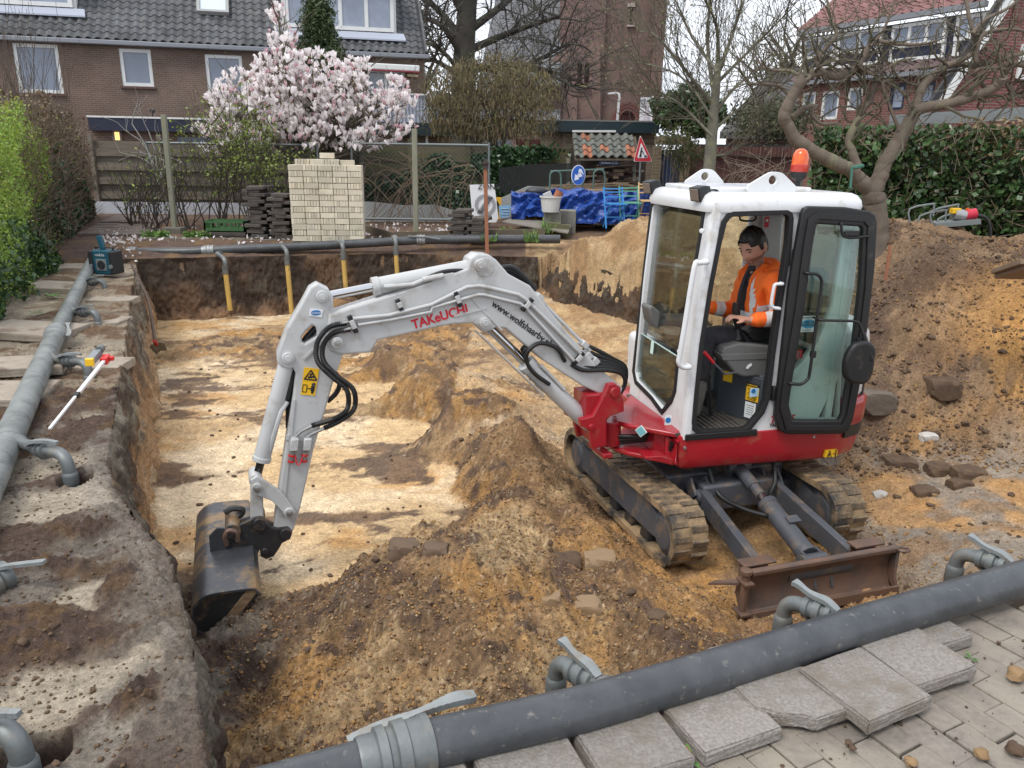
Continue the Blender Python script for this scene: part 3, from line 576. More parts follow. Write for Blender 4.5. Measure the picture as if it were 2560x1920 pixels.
# blade and its arms
for r in (-.34, .34):
 mb = MB(); mb.bar(T(.92,r*.86,.33), T(.06,r,.15), .06, .13); part(mb, 'blade_arm', DGREY, bevel=.006)
 mb = MB(); mb.cyl(T(.93,r*.86-.055,.33), T(.93,r*.86+.055,.33), .055); part(mb, 'arm_pivot', DGREY)
 for k in (-.06,.06): part(MB().bar(T(.93,r*.86+k,.33), T(1.02,r*.86+k,.43), .02, .09), 'pivot_lug', DGREY, bevel=.004)
bl = []; prof = [(.055,.02),(.0,.03),(-.028,.09),(-.035,.16),(-.02,.23),(.01,.285),(.03,.30)]
prof = [(-b, z) for b, z in prof]; HWB = .53
mb = MB(); m_ = len(prof)
outer = [(b, z) for b, z in prof]; inner = [(b+.022, z-.004) for b, z in prof]
ring = outer+inner[::-1]
mb.prism([T(b, -HWB, z) for b, z in ring], TR*2*HWB); blade = part(mb, 'dozer_blade', RUST, smooth=50, bevel=.004)
mb = MB(); mb.box(T(-.062,0,.028),(.018,2*HWB+.01,.06),(TB,TR,UZ)); part(mb, 'cutting_edge', RUST, parent=blade)
mb = MB(); mb.cyl(T(.0,-HWB+.01,.285), T(.0,HWB-.01,.285), .026, n=12); part(mb, 'top_tube', RUST, parent=blade)
for sgn in (-1, 1):
 part(MB().prism([T(.02,sgn*HWB,.0),T(-.07,sgn*HWB,.0),T(-.02,sgn*HWB,.1),T(-.02,sgn*HWB,.3),T(.06,sgn*HWB,.3),T(.09,sgn*HWB,.12)], TR*.02*sgn), 'side_cheek', RUST, parent=blade, bevel=.004)
 c0 = T(.09,sgn*.40-.02,.30)
 part(MB().box(c0,(.09,.22,.014),(TB,TR,UZ)).box(c0-UZ*.05+TB*.02,(.012,.2,.11),(TB,TR,UZ)), 'step_plate', RUST, parent=blade, bevel=.003)
eye = MB(); 
for a in range(14):
 pass
eye.tube([T(.0+.028*math.cos(t)-.03, HWB+.03+.035*math.sin(t), .29) for t in [i*2*math.pi/12 for i in range(13)]], .009, 6); part(eye, 'lifting_eye', RUST, parent=blade)
# folded blade extension hinge at the near end
hz = T(-.02,-HWB-.035,.15)
part(MB().cyl(hz-UZ*.13, hz+UZ*.15, .022, n=12).box(hz+UZ*.1+TB*.0,(.10,.06,.016),(TB,TR,UZ)).box(hz-UZ*.1,(.10,.07,.016),(TB,TR,UZ)).lathe([(.0,.15),(.036,.15),(.036,.175),(.012,.18)], hz, UZ, 8), 'extension_hinge', RUST, parent=blade, bevel=.002)
part(MB().prism([hz+TB*.03+UZ*.06-TR*.01, hz+TB*.13+UZ*.03-TR*.16, hz+TB*.15+UZ*.03-TR*.10, hz+TB*.06+UZ*.07+TR*.02], UZ*.012), 'extension_flap', RUST, parent=blade)
# blade cylinder
c1, c2 = T(1.02,.03,.50), T(.13,.03,.20); ax = (c2-c1).normalized()
part(MB().cyl(c1+ax*.42, c1+ax*.86, .062, n=18).cyl(c1+ax*.40, c1+ax*.44, .068, n=18).cyl(c1+ax*.84,c1+ax*.88,.066,n=18), 'blade_cylinder', DGREY, bevel=.004)
part(MB().cyl(c1+ax*.05, c1+ax*.24, .045, n=14).cyl(c1+ax*.23,c1+ax*.33,.036,n=14), 'rod_end', DGREY)
part(MB().cyl(c1+ax*.30, c1+ax*.42, .027, n=14), 'cylinder_rod', CHROME)
for q_ in (c1, c2): part(MB().cyl(q_-TR*.09, q_+TR*.09, .056, n=16), 'cylinder_pin', DGREY, bevel=.003)
for k in (-.06,.06):
 part(MB().prism([c2+TR*k+TB*.08+UZ*.06, c2+TR*k-TB*.06+UZ*.04, c2+TR*k-TB*.12-UZ*.12, c2+TR*k+TB*.02-UZ*.14], TR*.018), 'cylinder_bracket', DGREY, bevel=.003)
 part(MB().prism([c1+TR*k-TB*.06+UZ*.06, c1+TR*k+TB*.16+UZ*.06, c1+TR*k+TB*.16-UZ*.16, c1+TR*k-TB*.02-UZ*.08], TR*.018), 'frame_bracket', DGREY, bevel=.003)
part(MB().cyl(T(.07,-.22,.19),T(.07,.24,.19),.05,n=16), 'blade_tube', DGREY)
part(MB().box(c1+ax*.66+UZ*.075+TR*.03,(.06,.09,.015),(ax,TR,ax.cross(TR))), 'valve_block', DGREY, bevel=.004)
def hose(name, pts, r, parent=EXC, m=HOSE, rib=0, n=8):
 P = arcpts(pts, 6); mb = MB()
 if rib:
  Q = arcpts(P, 4); mb.tube(Q, [r*(1.0 if i % 2 else .80) for i in range(len(Q))], n)
 else: mb.tube(P, r, n)
 return mb.build(name, m, parent, 60)
hose('blade_hose', [c1+TB*.1-TR*.20+UZ*.02, c1-TB*.02-TR*.25+UZ*.03, c1-TB*.14-TR*.22-UZ*.14, c1-TB*.34-TR*.15-UZ*.17, c1+ax*.52-TR*.06], .019, rib=1)
hose('blade_hose', [c1+TB*.1+TR*.16+UZ*.04, c1-TB*.05+TR*.24+UZ*.05, c1-TB*.16+TR*.22-UZ*.08, c1-TB*.24+TR*.13-UZ*.16, c1+ax*.5+TR*.06], .017, rib=1)
# ---------------- red upper body
ZB = -.255
plan = [(0,.02),(.02,0),(1.1,-.012),(1.24,.0),(1.38,.05),(1.47,.14),(1.53,.32),(1.55,.62),(1.52,.88),(1.43,1.06),(1.2,1.2),(.2,1.2),(0,1.14),(-.03,1.0),(-.03,.5),(-.01,.25)]
def loft(rings, caps=True):
 mb = MB(); n = len(rings[0]); vs = [p for r in rings for p in r]
 fs = [(i*n+k, i*n+(k+1)%n, (i+1)*n+(k+1)%n, (i+1)*n+k) for i in range(len(rings)-1) for k in range(n)]
 if caps: fs += [tuple(range(n-1,-1,-1)), tuple((len(rings)-1)*n+k for k in range(n))]
 return mb.add(vs, fs)
cx_, cl_ = .7, .6
def ringz(z, k, rear=0.): return [U(cx_+(s-cx_)*k+(rear if s > 1.1 else 0), cl_+(l-cl_)*k, z) for s, l in plan]
body = part(loft([ringz(ZB+.0,.955), ringz(ZB+.025,.985), ringz(ZB+.09,1.0), ringz(-.05,1.012), ringz(-.012,1.008), ringz(-.006,.99)]), 'body_skirt', RED, smooth=50)
cwp = [(1.24,-.02),(1.38,.03),(1.485,.13),(1.55,.32),(1.57,.62),(1.54,.9),(1.44,1.08),(1.2,1.2),(1.15,1.0),(1.15,.2)]
def cwr(z, k): return [U(1.3+(s-1.3)*k, .6+(l-.6)*k, z) for s, l in cwp]
part(loft([cwr(-.03,.98), cwr(-.01,1.015), cwr(.13,1.03), cwr(.155,1.02), cwr(.17,.97)]), 'counterweight', RED, smooth=50)
part(loft([cwr(-.1,1.006), cwr(.02,1.012)]), 'counterweight_vent', BLACKP, smooth=50)
hood = [[U(1.3+(s-1.3)*k, .6+(l-.6)*k*.98, z) for s, l in cwp] for z, k in ((.17,.93),(.2,.97),(.5,.97),(.62,.93),(.68,.8))]
part(loft(hood), 'engine_hood', WHITE, smooth=60)
part(MB().box(U(.62,1.07,.22),(1.1,.3,.46),(UR,UA,UZ)), 'side_tank', WHITE, bevel=.05, seg=3)
part(MB().box(U(.29,-.012,-.012),(.53,.02,.045),(UR,UA,UZ)), 'step_strip', BLACKP, bevel=.006)
for s, z in ((.03,-.085),(1.0,-.075)): part(MB().lathe([(.0,0),(.012,0),(.010,.008),(.0,.009)], U(s,-.012,z), -UA, 12), 'body_bolt', STEEL)
# warning plate on the skirt
wp = UP(*cB(1105,1557), -.03)
ws = thing_parent = EXC
part(MB().box(U(US(*cB(1105,1557),-.0)[0], .02, US(*cB(1105,1557),0)[1]),(.095,.09,.05),(UR,UA,UZ)), 'warning_label', STK_Y)
def pict(O, X, Y, N, s, parent, nm='warning_mark'):
 O = Vector(O)+N*.004
 mb = MB(); t = .08*s
 A_ = [O+X*(-.42*s)+Y*(-.32*s), O+X*(.02*s)+Y*(-.32*s), O+X*(-.2*s)+Y*(.34*s)]
 for i in range(3): mb.bar(A_[i], A_[(i+1)%3], t*.5, .002, N)
 mb.bar(O+X*(-.26*s)+Y*(-.2*s), O+X*(-.14*s)+Y*(.08*s), t, .002, N)
 mb.box(O+X*.38*s+Y*.02*s,(.1*s,.34*s,.002),(X,Y,N)); mb.cyl(O+X*.38*s+Y*.28*s-N*.001, O+X*.38*s+Y*.28*s+N*.001, .07*s, n=10); mb.box(O+X*.38*s-Y*.25*s,(.07*s,.3*s,.002),(X,Y,N)); mb.bar(O+X*.1*s, O+X*.3*s, t*.6, .002, N)
 return mb.build(nm, STK_K, parent)
sw, zw = US(*cB(1105,1557),0); pict(U(sw,-.026,zw), UR, UZ, -UA, .085, EXC)
# ---------------- cab: side frames, front frame, roof
CT = .05
side_out = [US(*cB(*p),0) for p in [(352,1476),(362,1400),(436,800),(500,345),(520,288),(900,276),(1266,292),(1262,420),(1228,700),(1195,900),(1180,1000),(1165,1100),(1152,1452),(720,1456)]]
door_hole = [US(*cB(*p),0) for p in [(575,325),(600,312),(880,302),(905,318),(910,345),(900,480),(850,800),(815,1050),(790,1270),(760,1350),(690,1435),(660,1450),(430,1462),(400,1440),(392,1400),(400,1300),(430,1000),(478,700),(520,480),(550,360)]]
quarter = [US(*cB(*p),0) for p in [(985,345),(1000,330),(1172,335),(1182,350),(1180,470),(1130,800),(1060,985),(985,1080),(890,1180),(905,1100),(962,600)]]
vent = [US(*cB(*p),0) for p in [(1150,1170),(1160,1200),(1152,1390),(1040,1390),(1095,1270)]]
plate('cab_side_frame', side_out, [door_hole, quarter, vent], U(0,.03,0), UR, UZ, .06, WHITE, EXC, bevel=.012, bres=2)
def inset(lp, k):
 out = []; n = len(lp); area = sum(lp[i][0]*lp[(i+1)%n][1]-lp[(i+1)%n][0]*lp[i][1] for i in range(n)); sg = 1 if area > 0 else -1
 for i in range(n):
  a, b, c = [Vector(lp[j%n]) for j in (i-1, i, i+1)]
  d1 = (b-a).normalized(); d2 = (c-b).normalized(); n1 = Vector((-d1.y,d1.x)); n2 = Vector((-d2.y,d2.x)); m = n1+n2
  m = m/max(.5, m.dot(n1)) if m.length > 1e-6 else n1; q = b+m*k*sg; out.append((q.x,q.y))
 return out
plate('door_seal', inset(door_hole,-.002), [inset(door_hole,.022)], U(0,.008,0), UR, UZ, .055, RUBG, EXC, bevel=.004)
plate('vent_cover', inset(vent,-.01), [], U(0,.05,0), UR, UZ, .02, BLACKP, EXC)
CW = .96
far_out = [(s, z) for s, z in side_out]
sfz = lambda z: side_out[0][0]+(side_out[3][0]-side_out[0][0])*(z-side_out[0][1])/(side_out[3][1]-side_out[0][1])
zh_ = side_out[4][1]-.06; fh1 = roundpoly([(sfz(.25)+.05,.25),(.84,.25),(.90,zh_),(sfz(zh_)+.05,zh_)],.05)
plate('cab_far_frame', far_out, [fh1], U(0,CW-.03,0), UR, UZ, .05, WHITE, EXC, bevel=.01)
plate('far_window', fh1, [], U(0,CW-.03,0), UR, UZ, .006, GLASS, EXC)
plate('quarter_window', quarter, [], U(0,.03,0), UR, UZ, .006, GLASS, EXC)
# front frame in the slanted front plane
q0 = U(*[US(*cB(345,1475),0)[0], 0, US(*cB(345,1475),0)[1]]); q1s, q1z = US(*cB(505,270),0); q1 = U(q1s,0,q1z)
FE2 = (q1-q0).normalized(); FE1 = UA; FN = FE1.cross(FE2)
def FP(px, py): q = PL(px, py, q0, FN)-q0; return (q.dot(FE1), q.dot(FE2))
HF = (q1-q0).length
f_out = [(.0,-.01),(.0,HF),(CW,HF),(CW,-.01)]; FN = -FN if FN.dot(UR) > 0 else FN
fw = [FP(*cB(*p)) for p in [(440,293),(457,315),(445,400),(425,520),(330,1010),(308,1240),(290,1290),(240,1350)]]
fw_l = [(max(x,.055), y) for x, y in fw]
fw_hole = fw_l+[(.55, .10),(.86, .13),(.925,.2),(.935,1.0),(.93,HF-.06),(.89,HF-.035)]
# keep the left-hand edge straight along the pillar
plate('cab_front_frame', f_out, [fw_hole], q0-FN*.03, FE1, FE2, .06, WHITE, EXC, bevel=.012, bres=2)
plate('front_seal', inset(fw_hole,-.012), [inset(fw_hole,.014)], q0+FN*.004, FE1, FE2, .012, RUBG, EXC, bevel=.003)
ysp = .50
plate('front_window_lower', [(x, y) for x, y in fw_hole if y < ysp]+[(.905,ysp),(.055+.0,ysp)][:0] if False else [(.06,.16),(.12,.10),(.5,.12),(.86,.17),(.905,.24),(.91,ysp),(.06,ysp-.02)], [], q0-FN*.02, FE1, FE2, .006, GLASS_D, EXC)
plate('front_window_upper', [(.06,ysp+.01),(.91,ysp+.02),(.9,HF-.06),(.07,HF-.06)], [], q0-FN*.035, FE1, FE2, .006, GLASS, EXC)
part(MB().tube([q0+FE1*.06+FE2*(ysp-.02)-FN*.02, q0+FE1*.91+FE2*ysp-FN*.02], .005, 6), 'glass_edge', mat('glass_edge', (.35,.5,.46), .2))
for e1, e2 in ((.14,.41),(.66,.45)): part(MB().box(q0+FE1*e1+FE2*e2+FN*.002-FN*.01,(.045,.09,.004),(FE1,FE2,FN)), 'glass_clip', mat('clip_mint', (.55,.75,.66), .4))
# rear frame
rs = side_out[6][0]-.03; rz0 = .05; rz1 = side_out[6][1]
plate('cab_rear_frame', [(0,.0),(CW,.0),(CW,rz1),(0,rz1)], [roundpoly([(.1,.5),(CW-.1,.5),(CW-.1,rz1-.1),(.1,rz1-.1)],.05)], U(rs,0,0), UA, UZ, .05, WHITE, EXC, bevel=.01)
plate('rear_window', roundpoly([(.09,.49),(CW-.09,.49),(CW-.09,rz1-.09),(.09,rz1-.09)],.05), [], U(rs,0,0), UA, UZ, .006, GLASS, EXC)
# roof
zr = side_out[4][1]-.025; sr0 = q1s-.035; sr1 = rs+.07
def rring(z, e):
 c = []
 for (cs, cl, a0) in ((sr1-e,CW+.015-e,0),(sr0+e,CW+.015-e,90),(sr0+e,-.02+e,180),(sr1-e,-.02+e,270)):
  r_ = .09
  for k in range(7):
   a = math.radians(a0+15*k); c.append(U(cs-r_*(1 if a0 in (0,270) else -1)+r_*math.cos(a), cl-r_*(1 if a0 in (0,90) else -1)+r_*math.sin(a), z))
 return c
roof = part(loft([rring(zr,.03), rring(zr-.004,.004), rring(zr+.03,-.004), rring(zr+.065,.004), rring(zr+.095,.022), rring(zr+.11,.05), rring(zr+.114,.09)]), 'cab_roof', WHITE, smooth=60)
zt = zr+.112
part(MB().box(U((sr0+sr1)/2-.12,CW/2,zt+.012),(.74,.66,.035),(UR,UA,UZ)), 'roof_panel', WHITE, parent=roof, bevel=.012)
part(MB().box(U((sr0+sr1)/2-.26,CW/2,zt+.031),(.34,.5,.006),(UR,UA,UZ)), 'roof_hatch', mat('hatch_grey', (.50,.50,.56), .25), parent=roof, bevel=.002)
for (s_, l_, wd) in ((US(*cB(455,175),.85)[0], .85, .30), (US(*cB(805,190),.12)[0], .12, .34)):
 plate('lifting_eye', roundpoly([(-wd/2,-.02),(wd/2,-.02),(wd/2,.015),(.06,.10),(-.02,.105),(-wd/2,.02)],.03), [circ((.0,.055),.032,14)], U(s_, l_, zt+.02), UR, UZ, .02, WHITE, roof, bevel=.003)
for (px_, py_, l_) in ((*cB(185,178),.92), (*cB(435,212),.14)):
 p = UP(px_, py_, l_); d = (-UR*.93-UA*.22-UZ*.25).normalized(); w_ = d.cross(UZ).normalized(); v_ = w_.cross(d)
 lp = part(MB().add([p+d*a+w_*b*k+v_*c*k for a, k in ((.045,1),(-.02,.95),(-.065,.6)) for b, c in ((-.05,-.045),(.05,-.045),(.05,.045),(-.05,.045))],
  [(0,1,2,3),(0,4,5,1),(1,5,6,2),(2,6,7,3),(3,7,4,0),(4,8,9,5),(5,9,10,6),(6,10,11,7),(7,11,8,4),(11,10,9,8)]), 'work_light', BLACKP, bevel=.008)
 part(MB().box(p+d*.046,(.004,.082,.072),(d,w_,v_)), 'lens', mat('lens_brown', (.20,.16,.13), .12, coat=.5), parent=lp, bevel=.002)
 part(MB().bar(p-d*.05-v_*.03, p-d*.10-UZ*.09, .03,.012).bar(p-d*.10-UZ*.09, p-d*.03-UZ*.11, .05,.01), 'lamp_bracket', WHITE, parent=lp)
 if l_ < .5: hose('lamp_cable', [p-d*.06, p-d*.13-UZ*.02-UA*.02, p-d*.16-UZ*.09-UA*.04], .006, parent=lp)
bp = UP(*cB(940,180), .62); bp = Vector((bp.x, bp.y, wloc(None).z+(U(0,0,zt).z)))
bc = part(MB().lathe([(.018,-.02),(.018,.05),(.05,.075),(.056,.10),(.056,.115)], bp, UZ, 20), 'beacon_base', BLACKP)
part(MB().lathe([(.054,.115),(.060,.125),(.060,.165),(.0575,.168)], bp, UZ, 24), 'beacon_ring', REDL, parent=bc)
part(MB().lathe([(.0575,.168),(.057,.20),(.052,.235),(.038,.262),(.018,.274),(.0,.276)], bp, UZ, 24), 'beacon_lens', ORANGE_L, parent=bc)
part(MB().lathe([(.0,.166),(.03,.166),(.03,.22),(.0,.22)], bp, UZ, 10), 'beacon_reflector', STEEL, parent=bc)
# grab handles
def handle(name, pxs, l, r, m, off, ends=True, parent=EXC):
 P = [UP(*cB(*p), l) for p in pxs]; P2 = [p-UA*off for p in P]
 pts = ([P[0]] if ends else [])+P2+([P[-1]] if ends else []); 
 return part(MB().tube(arcpts(pts, 4), r, 10), name, m, parent, smooth=60)
handle('grab_handle', [(455,565),(410,570),(388,590),(345,850),(315,1030),(308,1080),(330,1105),(365,1105)], -.02, .017, WHITE, .05)
handle('grab_handle', [(850,680),(815,682),(805,700),(792,780),(800,800),(835,808)], -.01, .011, WHITE, .03)
for p in ((448,408),(332,1030)): part(MB().lathe([(.0,0),(.014,0),(.016,.02),(.012,.03),(0,.032)], UP(*cB(*p),0.0), -UA*.6-UR*.5, 12), 'frame_bolt', WHITE)
for p in ((815,1250),(905,545)): part(MB().box(UP(*cB(*p),-.01),(.03,.05,.1),(UR,UA,UZ)), 'door_hinge', BLACKP, bevel=.006)
# stickers and lettering on the cab
def ustick(name, px, py, w, h, m, l=-.0015, parent=EXC, X=None, Y=None, N=None):
 p = UP(px, py, l); return part(MB().box(p,(w,h,.003),(X or UR, Y or UZ, N or UA)), name, m, parent)
def front_stick(px, py, w, h, m, name='sticker', lift=.003):
 e1, e2 = FP(px, py); return part(MB().box(q0+FE1*e1+FE2*e2+FN*lift,(w,h,.003),(FE1,FE2,FN)), name, m)
for p in ((270,1390),): 
 ustick('logo_sticker', *cB(*p), .045,.065, STK_W); pp_ = UP(*cB(*p),-.004); part(MB().lathe([(0,0),(.019,0),(.019,.002),(0,.002)], pp_, -UA, 16), 'logo_mark', STK_B)
tb = UP(*cB(795,1405), -.002); text('model_lettering', 'TB225', .07, tb, UR, UZ, STK_R, EXC, shear=.25, bold=.002)
tb = UP(*cB(795,1425), -.002); text('maker_lettering', 'TAKEUCHI', .032, tb, UR, UZ, STK_K, EXC, shear=.1, bold=.001)
# ---------------- open door, folded back along the cab side
DH = UP(*cB(950,900), -.05); DA = math.radians(-5.0)
DR = (UR*math.cos(DA)+UA*math.sin(DA)).normalized(); DN = Vector((-DR.y, DR.x, 0))
def DP(x, y): q = PL(*cB(x, y), DH, DN)-DH; return (q.dot(DR), q.z)
def DW(x, y, off=0): s, z = DP(x, y); return DH+DR*s+UZ*z-DN*off
d_out = [DP(*p) for p in [(975,300),(995,290),(1180,295),(1300,314),(1328,330),(1338,365),(1325,600),(1290,900),(1250,1200),(1215,1380),(1192,1435),(1160,1450),(880,1450),(845,1430),(825,1370),(850,1150),(900,700),(950,400),(965,320)]]
d_in = [DP(*p) for p in [(1025,372),(1040,362),(1265,376),(1278,392),(1265,700),(1225,1040),(1172,1360),(1155,1395),(1000,1396),(905,1395),(882,1310),(900,1180),(960,820),(1005,480)]]
door = plate('cab_door', d_out, [d_in], DH, DR, UZ, .045, BLACKP, EXC, bevel=.012, bres=2)
plate('door_glass', inset(d_in,-.01), [], DH+DN*.01, DR, UZ, .006, GLASS_D, door)
plate('inner_frame', inset(d_in,-.055), [inset(d_in,-.022)], DH-DN*.026, DR, UZ, .016, BLACKP, door, bevel=.004)
def dtube(name, pts, r, off=.05, m=BLACKP): return part(MB().tube(arcpts([DW(*pts[0],.01)]+[DW(*p,off) for p in pts]+[DW(*pts[-1],.01)],4), r, 8), name, m, door, smooth=60)
dtube('door_handle_bar', [(970,622),(1020,628),(1042,650),(1045,690),(1020,860),(985,1130),(970,1170),(940,1192),(890,1190)], .011)
dtube('mirror_arm', [(1020,855),(1100,858),(1195,862),(1222,885),(1240,960)], .009, .10)
dtube('door_latch', [(1155,370),(1158,415),(1180,440),(1240,440),(1300,432)], .009, .03)
part(MB().box(DW(1208,420,.03),(.10,.035,.02),(DR,UZ,DN)), 'latch_body', BLACKP, door, bevel=.006)
part(MB().box(DW(1005,1040,.04),(.035,.05,.04),(DR,UZ,DN)), 'handle_clamp', BLACKP, door, bevel=.01)
mc = DW(1210,1070,.12); mq = [ (x, y) for x, y in roundpoly([(-.085,-.105),(.05,-.125),(.075,-.06),(.07,.10),(.02,.135),(-.06,.12),(-.10,.03)],.06,5)]
mir = plate('mirror_shell', mq, [], mc, DR, UZ, .06, BLACKP, door, bevel=.022, bres=3)
part(MB().bar(DW(1240,920,.10), DW(1262,1050,.15), .03,.02), 'mirror_bracket', BLACKP, door, bevel=.004)
sk = DW(1003,893,-.012); st_ = part(MB().box(sk,(.118,.108,.002),(DR,UZ,DN)), 'company_sticker', STK_W, door)
part(MB().add([sk-DN*.002+DR*.055*math.cos(a)+UZ*.03*math.sin(a) for a in [i*math.pi/12 for i in range(24)]], [tuple(range(24))]), 'sticker_oval', STK_C, door)
text('sticker_lettering', 'VAN DE', .02, sk-DN*.004-DR*.034+UZ*.006, DR, UZ, STK_K, door, th=.001)
text('sticker_lettering', 'WOLFSHAAR', .024, sk-DN*.004-DR*.062-UZ*.014, DR, UZ, STK_K, door, th=.001, sx=.82)
text('sticker_lettering', 'MACHINEVERHUUR', .012, sk-DN*.004-DR*.05+UZ*.038, DR, UZ, STK_K, door, th=.001, sx=.8)
text('sticker_lettering', 'TEL: 06-20 20 40', .011, sk-DN*.004-DR*.04-UZ*.045, DR, UZ, STK_K, door, th=.001, sx=.8)
nk = DW(948,1052,-.02); part(MB().box(nk,(.07,.055,.003),(DR,UZ,DN)), 'number_plate', STK_R, door); text('plate_number', '93', .05, nk-DN*.004-DR*.03-UZ*.018, DR, UZ, STK_K, door, th=.001)
# ---------------- cab interior
FLOORM = mat('floor_mat', (.05,.047,.044), .8, col2=(.10,.085,.07), scale=7, amt=.7)
CONS = mat('console_grey', (.13,.13,.125), .6, col2=(.11,.11,.105), scale=10)
part(MB().box(U(.5,.48,-.006),(1.05,.9,.02),(UR,UA,UZ)), 'cab_floor', FLOORM)
for i in range(9): part(MB().box(U(.17+.04*i,.42,.009),(.018,.72,.01),(UR,UA,UZ)), 'mat_rib', FLOORM)
CASE = mat('seat_case', (.045,.05,.06), .5, dirt=(.1,.09,.08), dscale=8, dlo=.6, dhi=.8)
s0 = US(1888,1060,.14)[0]
part(MB().box(U(s0+.27,.46,.17),(.54,.66,.35),(UR,UA,UZ)), 'seat_box', CASE, bevel=.012)
part(MB().prism([U(s0,.10,.005),U(s0-.16,.42,.005),U(s0-.16,.42,.33),U(s0,.10,.33)], UA*.01+UR*.04), 'seat_box_front', CASE, bevel=.004)
pa = U(s0,.10,0); pb = U(s0-.16,.42,0); pv = (pb-pa).normalized(); pn = Vector((pv.y,-pv.x,0)); pn = pn if pn.dot(UA) < 0 else -pn
def pstick(t, z, w, h, m, nm, d=.004): return part(MB().box(pa+pv*t+UZ*z+pn*d,(w,h,.003),(pv,UZ,pn)), nm, m)
pstick(.07,.205,.10,.10, STK_Y, 'warning_label'); pstick(.07,.268,.10,.025, STK_K, 'warning_header'); pstick(.075,.085,.085,.115, STK_W, 'rating_plate'); pstick(.28,.285,.075,.075, STK_Y, 'warning_label')
text('warning_text', 'WAARSCHUWING', .016, pa+pv*.117+UZ*.262+pn*.006, -pv, UZ, STK_Y, EXC, th=.001, sx=.62)
for i in range(8): pstick(.07,.242-.011*i,.08-.012*(i%3),.003, STK_K, 'warning_line', .006)
for i in range(5): pstick(.075,.12-.016*i,.06-.01*(i%2),.002, STK_K, 'rating_line', .006)
bs = UP(1889,981,.12); part(MB().box(bs,(.085,.06,.003),(UR,UZ,UA)), 'maker_sticker', mat('sticker_pale', (.45,.68,.85), .4)); part(MB().lathe([(0,0),(.016,0),(.016,.002),(0,.002)], bs-UA*.003-UR*.02+UZ*.012, -UA, 14), 'sticker_mark', STK_B)
# arm console with joystick
cz = [UP(*p,.16) for p in [(1806,884),(1812,868),(1850,858),(1936,866),(1936,940),(1860,943),(1838,935),(1815,905)]]
part(MB().prism(cz, UA*.2), 'arm_console', CONS, bevel=.015, seg=3)
part(MB().prism([UP(*p,.155) for p in [(1802,886),(1936,882),(1936,898),(1808,902)]], UA*.21), 'console_band', CONS, bevel=.004)
jb = UP(1845,868,.26); jt = UP(1838,775,.24)
jo = part(MB().lathe([(.075,.0),(.078,.008),(.062,.02),(.066,.028),(.052,.038),(.055,.046),(.042,.056),(.045,.064),(.034,.075),(.036,.083),(.024,.095),(.02,.14)], jb, UZ*.97-UR*.12, 18), 'joystick_boot', BLACKP, smooth=60)
part(MB().tube([jb+UZ*.10, jb+(jt-jb)*.7, jt, jt+UZ*.05], [.016,.02,.024,.02], 10), 'joystick_grip', BLACKP, smooth=60, parent=jo)
part(MB().tube([UP(1842,931,.13),UP(1812,935,.12),UP(1782,905,.12)], .008, 8), 'safety_lever', DGREY); part(MB().tube([UP(1784,907,.12),UP(1760,880,.12)], [.011,.013], 8), 'lever_grip', STK_R, smooth=60)
sn = plate('console_sticker', [( .05*math.cos(a),.05*math.sin(a)) for a in [math.radians(100+i*8) for i in range(9)]]+[( .03*math.cos(a),.03*math.sin(a)) for a in [math.radians(164-i*8) for i in range(9)]], [], UP(1880,925,.155), UR, UZ, .002, STK_W, EXC)
# seat with armrest
SEAT = mat('seat_fabric', (.02,.02,.022), .85, col2=(.035,.035,.037), scale=30)
part(MB().box(U(s0+.26,.47,.42),(.46,.48,.12),(UR,UA,UZ)), 'seat_cushion', SEAT, bevel=.04, seg=3)
part(MB().box(U(s0+.50,.47,.74),(.12,.46,.62),((UR+UZ*.15).normalized(),UA,(UZ-UR*.15).normalized())), 'seat_back', SEAT, bevel=.05, seg=3)
arm_ = [UP(*p,.2) for p in [(1865,830),(1880,818),(1940,818),(1940,842),(1905,855),(1882,850)]]
part(MB().prism(arm_, UA*.09), 'armrest', BLACKP, bevel=.014, seg=3)
# monitor console ahead of the operator (far side), lower panel, blind box behind seat
mon = [UP(*p,.66) for p in [(1623,770),(1632,764),(1662,790),(1678,838),(1676,858),(1630,808)]]
part(MB().prism(mon, UA*.16), 'monitor_console', CONS, bevel=.012)
part(MB().prism([UP(*p,.64) for p in [(1655,800),(1770,800),(1770,840),(1668,850)]], UA*.26), 'right_console', mat('panel_grey', (.42,.42,.42), .5), bevel=.01)
part(MB().prism([UP(*p,.82) for p in [(1915,530),(1958,530),(1945,720),(1912,720)]], UA*.06), 'rear_pillar_panel', mat('panel_grey', (.42,.42,.42), .5), bevel=.01)
rl = UP(1917,555,.81); part(MB().box(rl,(.035,.075,.003),(UR,UZ,UA)), 'red_label', STK_R); part(MB().box(rl+UZ*.012-UA*.002,(.018,.022,.002),(UR,UZ,UA)), 'label_square', STK_W)
part(MB().tube(arcpts([UP(1850,534,.5),UP(1880,534,.5),UP(1890,545,.5),UP(1880,552,.5),UP(1852,550,.5),UP(1850,534,.5)],4), .007, 6), 'mirror_ring', BLACKP)
part(MB().box(U(q1s+.2,.5,zr-.03),(.3,.55,.04),(UR,UA,UZ)), 'sun_visor', BLACKP, bevel=.01)
part(MB().box(U(s0+.72,.5,.2),(.2,.8,.4),(UR,UA,UZ)), 'rear_shelf', BLACKP, bevel=.02)
for i, (a, b) in enumerate(((-.16,.30),(-.10,.44))): part(MB().tube([U(s0+a-.1,.3+i*.2,.02),U(s0+a-.16,.3+i*.2,.42)], .012, 8), 'travel_lever', BLACKP)
